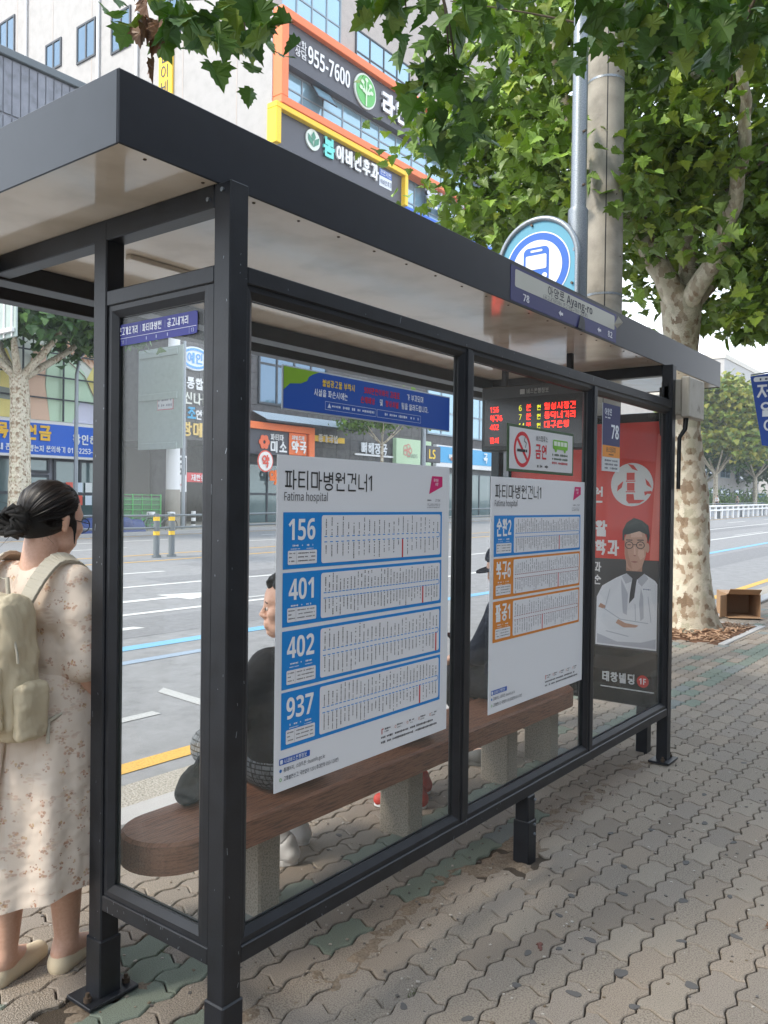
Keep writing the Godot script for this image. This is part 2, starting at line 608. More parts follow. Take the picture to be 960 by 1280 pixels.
func make_materials() -> void:
	var fine := noise_tex(3, 0.09, [[0.0, grey(0.72)], [0.5, grey(0.9)], [1.0, grey(1.0)]], 512, FastNoiseLite.TYPE_SIMPLEX, 5)
	var coarse := noise_tex(5, 0.012, [[0.0, grey(0.72)], [0.45, grey(0.9)], [1.0, grey(1.0)]], 512, FastNoiseLite.TYPE_SIMPLEX_SMOOTH, 5)
	var bump := noise_tex(8, 0.12, [], 512, FastNoiseLite.TYPE_SIMPLEX, 4, 5.0)
	var stone := noise_tex(11, 0.05, [[0.0, Color(0.58, 0.56, 0.54)], [0.3, Color(0.84, 0.83, 0.81)], [0.55, Color(0.94, 0.93, 0.92)], [1.0, Color(1, 1, 0.99)]], 1024, FastNoiseLite.TYPE_SIMPLEX, 6)
	# dark painted steel of the shelter
	var p := grained("shelter_paint", Color(0.135, 0.145, 0.168), coarse, 1.3, 0.40, bump, 0.025)
	p.metallic_specular = 0.45
	var plaster := noise_tex(101, 0.02, [[0.0, grey(0.93)], [0.5, grey(0.98)], [1.0, grey(1.0)]], 512, FastNoiseLite.TYPE_SIMPLEX_SMOOTH, 5)
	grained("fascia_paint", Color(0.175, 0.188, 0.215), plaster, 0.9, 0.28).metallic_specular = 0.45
	var so := grained("soffit_panel", Color(0.88, 0.845, 0.795), noise_tex(21, 0.006, [[0.0, Color(0.86, 0.84, 0.81)], [0.5, Color(0.97, 0.96, 0.95)], [1.0, Color(1, 1, 1)]], 512, FastNoiseLite.TYPE_SIMPLEX_SMOOTH, 5), 0.8, 0.10)
	so.metallic_specular = 0.5
	var g := mat("clear_pane", Color(0.80, 0.88, 0.86, 0.015), 0.02)
	g.transparency = BaseMaterial3D.TRANSPARENCY_ALPHA
	g.metallic_specular = 0.32
	grained("galvanised", Color(0.62, 0.65, 0.68), fine, 1.5, 0.38, bump, 0.15).metallic = 0.6
	grained("bolt_steel", Color(0.42, 0.36, 0.31), fine, 12.0, 0.6).metallic = 0.5
	grained("box_plastic", Color(0.70, 0.68, 0.64), noise_tex(31, 0.02, [[0.0, Color(0.55, 0.52, 0.49)], [0.22, Color(0.93, 0.92, 0.90)], [1.0, Color(1, 1, 1)]], 256, FastNoiseLite.TYPE_SIMPLEX_SMOOTH, 5), 1.5, 0.5)
	# sidewalk
	for k in 10:
		var tone: Color = [Color(0.611, 0.570, 0.522), Color(0.596, 0.557, 0.512), Color(0.627, 0.582, 0.533), Color(0.582, 0.547, 0.509), Color(0.617, 0.570, 0.519), Color(0.601, 0.564, 0.526), Color(0.632, 0.593, 0.545), Color(0.564, 0.522, 0.478), Color(0.502, 0.543, 0.496), Color(0.522, 0.543, 0.533)][k]
		var m := grained("paver_%d" % k, tone, stone, 1.9 + 0.23 * k, 0.88, bump, 0.7)
		m.uv1_offset = Vector3(0.37 * k, 0.11 * k, 0.61 * k)
	var pf := grained("paver_many", Color(1, 1, 1), stone, 2.1, 0.88, bump, 0.7)
	pf.vertex_color_use_as_albedo = true
	grained("joint_sand", Color(0.33, 0.285, 0.235), fine, 3.0, 0.95, bump, 1.0)
	grained("dirt", Color(0.57, 0.525, 0.475), noise_tex(41, 0.03, [[0.0, Color(0.66, 0.62, 0.58)], [0.5, Color(0.88, 0.85, 0.81)], [1.0, Color(1, 0.98, 0.95)]], 512, FastNoiseLite.TYPE_SIMPLEX, 6), 4.5, 0.95, bump, 0.8)
	grained("moss", Color(0.36, 0.42, 0.22), fine, 5.0, 0.95, bump, 1.0)
	mat("gum", Color(0.34, 0.33, 0.325), 0.8)
	mat("gum_red", Color(0.42, 0.27, 0.24), 0.8)
	grained("concrete", Color(0.66, 0.64, 0.60), stone, 0.8, 0.9, bump, 0.5)
	grained("granite", Color(0.72, 0.71, 0.70), noise_tex(51, 0.25, [[0.0, grey(0.6)], [0.5, grey(0.92)], [1.0, grey(1.0)]], 512, FastNoiseLite.TYPE_SIMPLEX, 3), 2.5, 0.8)
	var tar := noise_tex(61, 0.008, [[0.0, grey(0.80)], [0.35, grey(0.90)], [0.65, grey(0.95)], [1.0, grey(1.0)]], 2048, FastNoiseLite.TYPE_SIMPLEX, 8)
	(tar.noise as FastNoiseLite).fractal_gain = 0.72
	grained("asphalt", Color(0.53, 0.53, 0.532), tar, 0.16, 0.92)
	grained("asphalt_patch", Color(0.485, 0.485, 0.49), tar, 0.31, 0.92)
	var worn := noise_tex(63, 0.06, [[0.0, grey(0.66)], [0.3, grey(0.93)], [1.0, grey(1.0)]], 512, FastNoiseLite.TYPE_SIMPLEX, 6)
	grained("paint_white", Color(0.80, 0.80, 0.785), worn, 1.2, 0.8)
	grained("paint_faded", Color(0.69, 0.69, 0.68), worn, 1.2, 0.85)
	grained("paint_blue", Color(0.45, 0.66, 0.78), worn, 1.2, 0.8)
	grained("paint_bluefaded", Color(0.55, 0.61, 0.67), worn, 1.2, 0.85)
	grained("paint_yellow", Color(0.80, 0.63, 0.29), worn, 1.2, 0.8)
	# bench
	var wood := noise_tex(71, 0.02, [[0.0, Color(0.55, 0.5, 0.46)], [0.4, Color(0.85, 0.8, 0.77)], [0.62, Color(1, 0.97, 0.95)], [1.0, Color(0.8, 0.74, 0.7)]], 512, FastNoiseLite.TYPE_SIMPLEX, 5)
	var wm := grained("bench_wood", Color(0.60, 0.42, 0.32), wood, 1.0, 0.5, bump, 0.2)
	wm.uv1_scale = Vector3(0.55, 9.0, 9.0)
	grained("bench_leg", Color(0.66, 0.63, 0.58), stone, 1.7, 0.85, bump, 0.4)
	# trees
	var bark := noise_tex(81, 0.035, [[0.0, Color(0.50, 0.42, 0.35)], [0.2, Color(0.62, 0.54, 0.46)], [0.32, Color(0.77, 0.74, 0.69)], [0.6, Color(0.86, 0.84, 0.80)], [0.8, Color(0.72, 0.71, 0.64)], [1.0, Color(0.9, 0.88, 0.84)]], 512, FastNoiseLite.TYPE_CELLULAR)
	var bk := grained("plane_bark", Color(1.0, 0.985, 0.95), bark, 1.3, 0.9, bump, 0.9)
	bk.uv1_scale = Vector3(1.15, 0.75, 1.15)
	grained("bark_chips", Color(0.53, 0.40, 0.31), noise_tex(83, 0.06, [[0.0, Color(0.4, 0.36, 0.32)], [0.5, Color(0.8, 0.75, 0.7)], [1.0, Color(1.0, 0.95, 0.9)]], 512, FastNoiseLite.TYPE_SIMPLEX, 5), 3.0, 0.95, bump, 1.5)
	grained("twig", Color(0.42, 0.37, 0.30), fine, 4.0, 0.9)
	for q in [["leaf_0", Color(0.37, 0.50, 0.19)], ["leaf_1", Color(0.40, 0.54, 0.20)], ["leaf_2", Color(0.31, 0.45, 0.19)], ["leaf_3", Color(0.52, 0.60, 0.21)], ["leaf_dry", Color(0.52, 0.36, 0.25)]]:
		var lm := mat(q[0], q[1], 0.5)
		lm.backlight_enabled = true
		lm.backlight = Color(0.46, 0.56, 0.10) if q[0] != "leaf_dry" else Color(0.3, 0.18, 0.08)
		lm.cull_mode = BaseMaterial3D.CULL_DISABLED
		lm.vertex_color_use_as_albedo = true
	var lc := mat("crown_leaf", Color(1, 1, 1), 0.45)
	lc.vertex_color_use_as_albedo = true
	lc.backlight_enabled = true
	lc.backlight = Color(0.50, 0.56, 0.15)
	lc.cull_mode = BaseMaterial3D.CULL_DISABLED
	grained("pole_concrete", Color(0.67, 0.645, 0.60), coarse, 0.5, 0.9, bump, 0.12)
	grained("cardboard", Color(0.75, 0.60, 0.46), fine, 2.0, 0.9)
	# people
	var wrinkle := noise_tex(95, 0.012, [], 512, FastNoiseLite.TYPE_SIMPLEX_SMOOTH, 2, 14.0)
	grained("skin", Color(0.87, 0.71, 0.62), noise_tex(91, 0.05, [[0.0, Color(0.93, 0.88, 0.86)], [1.0, Color(1, 1, 1)]], 256), 6.0, 0.5, null, 1.0, false)
	var hair := grained("black_hair", Color(0.075, 0.06, 0.055), fine, 6.0, 0.55, noise_tex(93, 0.10, [], 512, FastNoiseLite.TYPE_SIMPLEX, 3, 12.0), 1.2, false)
	hair.uv1_scale = Vector3(26, 4, 26)
	grained("hair_strand", Color(0.125, 0.09, 0.078), fine, 6.0, 0.45, null, 1.0, false)
	grained("black_cloth", Color(0.12, 0.12, 0.135), fine, 3.0, 0.9, wrinkle, 1.0, false)
	grained("navy_cloth", Color(0.15, 0.17, 0.23), fine, 3.0, 0.9, wrinkle, 1.0, false)
	grained("grey_cloth", Color(0.40, 0.39, 0.38), fine, 8.0, 0.9, bump, 0.4, false)
	grained("canvas", Color(0.88, 0.82, 0.70), fine, 9.0, 0.85, null, 0.3, false)
	grained("canvas_strap", Color(0.84, 0.81, 0.74), fine, 8.0, 0.85, bump, 0.4, false)
	mat("shoe_white", Color(0.86, 0.86, 0.86), 0.55)
	mat("shoe_cream", Color(0.83, 0.77, 0.66), 0.7)
	mat("shoe_red", Color(0.74, 0.20, 0.14), 0.6)
	mat("sock_yellow", Color(0.83, 0.63, 0.17), 0.9)
	mat("shoe_grey", Color(0.36, 0.36, 0.35), 0.8)
	mat("sock_white", Color(0.85, 0.85, 0.85), 0.9)
	mat("dark_plastic", Color(0.06, 0.065, 0.07), 0.3)
	grained("floral", Color(1, 1, 1), floral(), 2.6, 0.85, wrinkle, 0.55, false)
	grained("block_print", Color(1, 1, 1), block_print(), 3.2, 0.9, null, 1.0, false)
	# town
	grained("white_wall", Color(0.68, 0.672, 0.668), plaster, 0.10, 0.8)
	grained("beige_wall", Color(0.72, 0.685, 0.66), plaster, 0.12, 0.85)
	grained("grey_cladding", Color(0.50, 0.51, 0.55), coarse, 0.2, 0.55)
	grained("dark_stone", Color(0.335, 0.325, 0.33), coarse, 0.35, 0.6)
	grained("dark_stone_2", Color(0.375, 0.365, 0.36), coarse, 0.35, 0.6)
	grained("cream_wall", Color(0.80, 0.78, 0.74), plaster, 0.15, 0.85)
	var wg := mat("window_glass", Color(0.33, 0.45, 0.55), 0.06, 0.35)
	wg.metallic_specular = 0.8
	var wg2 := mat("window_glass_pale", Color(0.56, 0.70, 0.77), 0.08, 0.3)
	wg2.metallic_specular = 0.8
	var wg3 := mat("shop_glass", Color(0.34, 0.42, 0.43), 0.05, 0.25)
	wg3.metallic_specular = 0.8
	mat("window_frame", Color(0.20, 0.22, 0.25), 0.5)
	mat("window_frame_light", Color(0.52, 0.58, 0.62), 0.5)
	mat("sign_dark", Color(0.29, 0.29, 0.32), 0.5)
	mat("sign_orange", Color(0.93, 0.47, 0.25), 0.5)
	mat("sign_yellow", Color(0.96, 0.78, 0.14), 0.5)
	mat("sign_blue", Color(0.10, 0.38, 0.80), 0.5)
	mat("sign_white", Color(0.87, 0.87, 0.87), 0.5)
	mat("steel_grey", Color(0.45, 0.47, 0.49), 0.45, 0.4)
	mat("fence_grey", Color(0.40, 0.43, 0.45), 0.5)
	mat("reflector_yellow", Color(0.97, 0.78, 0.10), 0.4)
	grained("road_sign_back", Color(0.64, 0.69, 0.67), plaster, 0.3, 0.5).metallic = 0.2
	mat("green_paint", Color(0.25, 0.66, 0.32), 0.6)
	grained("tarp", Color(0.16, 0.26, 0.50), fine, 1.0, 0.45, bump, 0.5)
	inked("ink")
	inked("ink_gloss", 0.35)
	inked("ink_matt", 0.6)

func floral() -> ImageTexture:
	var im := Image.create(512, 512, false, Image.FORMAT_RGB8)
	im.fill(Color(0.86, 0.80, 0.745))
	var r := RandomNumberGenerator.new()
	r.seed = 77
	for k in 105:
		var cx := r.randi_range(0, 511)
		var cy := r.randi_range(0, 511)
		var big := r.randf() < 0.45
		for p in (9 if big else 4):
			var an := r.randf() * TAU
			var d := r.randf_range(3, 17 if big else 9)
			var col: Color = [Color(0.72, 0.52, 0.42), Color(0.66, 0.47, 0.36), Color(0.76, 0.62, 0.44), Color(0.62, 0.50, 0.44), Color(0.80, 0.66, 0.58)][r.randi_range(0, 4)]
			var rad := r.randf_range(2.0, 6.0 if big else 3.5)
			for y in range(-7, 8):
				for x in range(-7, 8):
					if Vector2(x, y * r.randf_range(0.9, 1.2)).length() < rad:
						im.set_pixel(posmod(cx + int(cos(an) * d) + x, 512), posmod(cy + int(sin(an) * d) + y, 512), col)
	return ImageTexture.create_from_image(im)

func block_print() -> ImageTexture:
	var im := Image.create(256, 256, false, Image.FORMAT_RGB8)
	im.fill(Color(0.12, 0.12, 0.13))
	var r := RandomNumberGenerator.new()
	r.seed = 5
	for y in 16:
		var x := r.randi_range(0, 8)
		while x < 256:
			var w := r.randi_range(8, 26)
			im.fill_rect(Rect2i(x + 1, y * 16 + 2, w - 3, 12), Color(0.46, 0.48, 0.50) * r.randf_range(0.8, 1.05))
			x += w
	return ImageTexture.create_from_image(im)

# ---------------------------------------------------------------- the scene
func _ready() -> void:
	rng.seed = 20240712
	# camera
	var cam := Camera3D.new()
	cam.name = "camera"
	var ya := deg_to_rad(37.4175)
	var pi := deg_to_rad(0.6574)
	var ro := deg_to_rad(0.7083)
	var fwd := Vector3(cos(ya), 0, -sin(ya))
	var rgt := Vector3(sin(ya), 0, cos(ya))
	var f2 := fwd * cos(pi) - Vector3.UP * sin(pi)
	var u2 := Vector3.UP * cos(pi) + fwd * sin(pi)
	var r3 := rgt * cos(ro) + u2 * sin(ro)
	var u3 := u2 * cos(ro) - rgt * sin(ro)
	cam.transform = Transform3D(Basis(r3, u3, -f2), Vector3(-1.4507, 1.5, 1.6144))
	cam.fov = rad_to_deg(2.0 * atan(640.0 / 1040.53))
	cam.near = 0.05
	cam.far = 600.0
	add_child(cam)
	cam.current = true
	# bright hazy sky
	var env := Environment.new()
	env.background_mode = Environment.BG_SKY
	var sky := Sky.new()
	var sm := ProceduralSkyMaterial.new()
	sm.sky_top_color = Color(0.80, 0.86, 0.93)
	sm.sky_horizon_color = Color(0.95, 0.96, 0.97)
	sm.sky_curve = 0.25
	sm.ground_bottom_color = Color(0.5, 0.49, 0.47)
	sm.ground_horizon_color = Color(0.7, 0.69, 0.67)
	sm.sun_angle_max = 2.0
	sky.sky_material = sm
	env.sky = sky
	env.background_energy_multiplier = 1.0
	env.tonemap_mode = Environment.TONE_MAPPER_LINEAR
	env.tonemap_exposure = 3.0
	env.sdfgi_enabled = true
	env.ssao_enabled = true
	env.ssil_enabled = true
	env.fog_enabled = true
	env.fog_density = 0.0008
	env.fog_light_color = Color(0.92, 0.94, 0.96)
	var we := WorldEnvironment.new()
	we.name = "environment"
	we.environment = env
	add_child(we)
	var sun := DirectionalLight3D.new()
	sun.name = "sun"
	sun.light_color = Color(1.0, 0.965, 0.91)
	sun.light_energy = 0.5
	sun.light_angular_distance = 14.0
	sun.shadow_enabled = true
	add_child(sun)
	sun.look_at_from_position(Vector3(-9, 10, -4), Vector3(0, 0, 0))
	make_materials()
	build_ground()
	build_street()
	build_shelter()
	build_prints()
	build_bench()
	build_near_things()
	build_people()
	build_trees()
	build_far_street()
	build_mural_building()
	build_clinic_building()
	build_other_buildings()

func rise(x: float) -> float:
	return maxf(0.0, x - 12.0) * 0.0125

# ---------------------------------------------------------------- sidewalk
func paver_outline() -> PackedVector2Array:
	var up := PackedVector2Array()
	var prof := [[0.0, -0.004], [0.026, -0.015], [0.048, -0.016], [0.090, 0.004]]
	for h in 2:
		for q in prof:
			up.append(Vector2(q[0] + 0.1155 * h, q[1]))
	up.append(Vector2(0.231, -0.004))
	var side := [Vector2(0.014, 0.032), Vector2(-0.012, 0.082)]
	var p := PackedVector2Array()
	for q in up:
		p.append(q)
	for q in side:
		p.append(q + Vector2(0.231, 0))
	for k in range(up.size() - 1, -1, -1):
		p.append(up[k] + Vector2(0, 0.113))
	p.append(side[1])
	p.append(side[0])
	for k in p.size():
		p[k] -= Vector2(0.1155, 0.0565)
	var q2 := Geometry2D.offset_polygon(p, -0.0029, Geometry2D.JOIN_MITER)
	return q2[0]

func strip(x0: float, x1: float, z0: float, z1: float, y: float, step := 4.0) -> ArrayMesh:
	# a sheet that follows the rise of the street
	var b := MB.new()
	var x := x0
	while x < x1 - 0.001:
		var e := minf(x + step, x1)
		if x < 12.0 and e > 12.0:
			e = 12.0
		b.quad(Vector3(x, y + rise(x), z0), Vector3(e, y + rise(e), z0), Vector3(e, y + rise(e), z1), Vector3(x, y + rise(x), z1), Vector3.UP)
		x = e
	return b.mesh()

func build_ground() -> void:
	var walk := structure("sidewalk", strip(-40, 220, -1.63, 9.0, -0.013, 6.0), M.joint_sand)
	var b := MB.new()
	b.prism(paver_outline(), -0.05, 0.0, 0.0035)
	var pm := b.mesh()
	var rows := []
	var eye := Vector3(-1.4507, 1.5, 1.6144)
	var ya := deg_to_rad(37.4175)
	var fwd := Vector3(cos(ya), 0, -sin(ya))
	var rgt := Vector3(sin(ya), 0, cos(ya))
	var near := []
	var rest := []
	for r in range(-16, 22):
		var zc := 0.278 + 0.113 * (r + 0.5)
		for i in range(-16, 118):
			var xc := 0.985 + 0.231 * (i + 0.5) + (0.1155 if r % 2 != 0 else 0.0)
			if xc > 7.95 and xc < 9.75 and zc < -0.98:
				continue
			if absf(xc - 1.71) < 0.15 and absf(zc + 0.03) < 0.09:
				continue
			if absf(xc - 0.03) < 0.13 and absf(zc + 0.565) < 0.06:
				continue
			var d := Vector3(xc, 0, zc) - eye
			var dep := d.dot(fwd)
			var k := rng.randi_range(0, 7)
			var green := (absf(zc + 0.515) < 0.07 and rng.randf() < 0.85) or (absf(zc + 0.25) < 0.06 and rng.randf() < 0.75 and xc > 0.0 and xc < 2.2) or (zc < -0.3 and rng.randf() < 0.07)
			if green:
				k = 8 if rng.randf() < 0.8 else 9
			var tilt := Basis(Vector3.RIGHT, rng.randf_range(-0.007, 0.007)) * Basis(Vector3.BACK, rng.randf_range(-0.004, 0.004)) * Basis(Vector3.UP, rng.randf_range(-0.006, 0.006))
			var sag := -0.005 * exp(-pow((zc + 0.11) / 0.16, 2.0)) if xc > -0.2 and xc < 3.7 else 0.0
			var t := Transform3D(tilt, Vector3(xc, rng.randf_range(-0.0012, 0.0008) - (0.005 if rng.randf() < 0.03 else 0.0) + rise(xc) + sag, zc))
			var sx := 0.0
			if dep > 0.6:
				sx = d.dot(rgt) / dep
				var sy := -1.5 / dep
				if absf(sx) < 0.50 and sy > -0.66:
					near.append([dep, t, k])
					continue
			rest.append([t, k])
	near.sort_custom(func(a, c): return a[0] < c[0])
	for j in near.size():
		if j < 300:
			var o := part(walk, "paver", pm, M["paver_%d" % near[j][2]])
			o.transform = near[j][1]
		else:
			rest.append([near[j][1], near[j][2]])
	var mm := MultiMesh.new()
	mm.transform_format = MultiMesh.TRANSFORM_3D
	mm.use_colors = true
	mm.mesh = pm
	mm.instance_count = rest.size()
	for j in rest.size():
		mm.set_instance_transform(j, rest[j][0])
		mm.set_instance_color(j, M["paver_%d" % rest[j][1]].albedo_color.srgb_to_linear())
	var mi := MultiMeshInstance3D.new()
	mi.name = "paver_field"
	mi.multimesh = mm
	mi.material_override = M.paver_many
	mi.set_meta("kind", "stuff")
	walk.add_child(mi)
	# beyond the pavers that can be told apart
	part(walk, "far_paving", strip(28.3, 220, -1.63, 4.0, 0.0, 6.0), M.concrete)
	# trodden sand and dirt banked along the foot of the shelter
	var nz := FastNoiseLite.new()
	nz.seed = 4
	nz.frequency = 5.0
	nz.fractal_octaves = 6
	nz.fractal_gain = 0.62
	var d := MB.new()
	var hgt := func(x: float, z: float) -> float:
		var g := 0.019 * exp(-pow((z + 0.13) / 0.13, 2.0)) + 0.020 * exp(-(pow((x - 0.02) / 0.22, 2.0) + pow((z + 0.55) / 0.14, 2.0))) + 0.014 * exp(-(pow((x - 1.71) / 0.2, 2.0) + pow((z + 0.03) / 0.10, 2.0)))
		var ends := clampf((x + 0.30) / 0.3, 0, 1) * clampf((3.75 - x) / 0.3, 0, 1)
		return -0.030 + (g + nz.get_noise_2d(x, z * 1.4) * 0.034) * ends
	var st := 0.022
	for i in 186:
		for j in 46:
			var x := -0.33 + i * st
			var z := -0.75 + j * st
			var q := []
			var top := -1.0
			for w in [[0, 0], [1, 0], [1, 1], [0, 1]]:
				var px: float = x + w[0] * st
				var pz: float = z + w[1] * st
				var y: float = hgt.call(px, pz)
				top = maxf(top, y)
				q.append(Vector3(px, y, pz))
			if top > -0.013:
				var nn := []
				for p in q:
					nn.append(Vector3(hgt.call(p.x - 0.01, p.z) - hgt.call(p.x + 0.01, p.z), 0.02, hgt.call(p.x, p.z - 0.01) - hgt.call(p.x, p.z + 0.01)).normalized())
				d.tri(q[0], q[1], q[2], nn[0], nn[1], nn[2])
				d.tri(q[0], q[2], q[3], nn[0], nn[2], nn[3])
	part(walk, "sand_bank", d.mesh(), M.dirt).set_meta("kind", "stuff")
	# old chewing gum trodden flat
	var spots := [[0.93, 0.55, 0.016], [1.13, 0.62, 0.02], [1.26, 0.46, 0.015], [1.35, 0.30, 0.011], [1.05, 0.33, 0.013], [1.52, 0.27, 0.012], [1.66, 0.42, 0.014], [1.2, 0.82, 0.018], [0.86, 0.39, 0.012], [1.9, 0.33, 0.013], [2.1, 0.52, 0.015], [2.36, 0.28, 0.012], [1.75, 0.62, 0.017], [1.45, 0.71, 0.012], [0.72, 0.52, 0.011], [0.62, 0.36, 0.013], [2.6, 0.45, 0.015], [3.0, 0.33, 0.014], [3.3, 0.6, 0.016], [2.85, 0.72, 0.014], [0.98, 0.72, 0.013], [1.6, 0.85, 0.014], [0.35, 0.3, 0.012], [3.7, 0.35, 0.014], [4.2, 0.52, 0.016], [0.5, 0.62, 0.012], [2.2, 0.15, 0.012], [1.14, 0.4, 0.009], [1.9, 0.75, 0.01], [2.45, 0.62, 0.012], [0.55, 0.18, 0.012], [1.02, -0.95, 0.014], [1.4, -0.8, 0.012], [0.5, -0.95, 0.012]]
	for q in spots:
		var g := MB.new()
		var o := PackedVector2Array()
		var ph := rng.randf() * TAU
		for k in 22:
			var an := TAU * k / 22
			var rr: float = q[2] * (1.08 + 0.16 * sin(an * 2.0 + ph) + 0.10 * sin(an * 3.0 + ph * 2.3) + rng.randf_range(-0.04, 0.04))
			o.append(Vector2(cos(an) * rr * 1.25, sin(an) * rr * 0.85))
		g.prism(o, -0.004, 0.0010)
		part(walk, "gum_stain", g.mesh(), M.gum, Vector3(q[0], 0.0005, q[1]), Basis(Vector3.UP, rng.randf() * TAU))
	# grit, crumbs of sand and leaf strewn over the pavers
	var grit := MB.new()
	for k in 1500:
		var a := Vector3(rng.randf_range(-0.4, 4.5), 0.0012, rng.randf_range(-1.5, 1.3))
		var sz := rng.randf_range(0.0012, 0.0045)
		grit.col = [Color(0.10, 0.09, 0.08), Color(0.30, 0.26, 0.21), Color(0.42, 0.38, 0.33), Color(0.16, 0.12, 0.08)][k % 4]
		var t := rng.randf() * TAU
		grit.box(Vector3(-sz * 1.4, -0.002, -sz), Vector3(sz * 1.4, sz * 0.4, sz), 0.0, Transform3D(Basis(Vector3.UP, t), a))
	part(walk, "grit", grit.mesh(), M.ink_matt).set_meta("kind", "stuff")
	var rs := MB.new()
	for k in 7:
		var o := PackedVector2Array()
		for j in 7:
			o.append(Vector2(cos(TAU * j / 7.0), sin(TAU * j / 7.0)) * rng.randf_range(0.004, 0.009) + Vector2((k - 3) * 0.007, rng.randf_range(-0.006, 0.006)))
		rs.prism(o, 0, 0.0022 + 0.0001 * k)
	part(walk, "red_stain", rs.mesh(), M.gum_red, Vector3(1.11, 0.0005, 0.345), Basis(Vector3.UP, 0.6))
	# a fallen leaf and little tufts of moss in the joints
	var dry := thing("fallen_leaf", "small dry orange leaf lying on the pavers", "leaf", Vector3(1.75, 0.004, 0.93), 0.7)
	part(dry, "blade", leaf_mesh(0.016, 0.35), M.leaf_dry)
	var sm := MB.new()
	sm.tube([Vector3(0, 0, 0), Vector3(-0.02, 0.002, -0.028), Vector3(-0.035, 0.003, -0.055)], [0.0012, 0.001, 0.0008], 5)
	part(dry, "stalk", sm.mesh(), M.leaf_dry)
	for q in [[0.62, 0.16], [0.80, 0.168], [0.30, -0.62], [2.4, 0.165]]:
		var g := MB.new()
		for k in 26:
			var a := Vector3(rng.randfn() * 0.018, 0, rng.randfn() * 0.006)
			g.flat(a, a + Vector3(0.002, 0, 0.001), a + Vector3(rng.randfn() * 0.006, rng.randf_range(0.004, 0.012), rng.randfn() * 0.006), Vector3.BACK)
		part(walk, "moss_tuft", g.mesh(), M.moss, Vector3(q[0], -0.004, q[1])).set_meta("kind", "stuff")

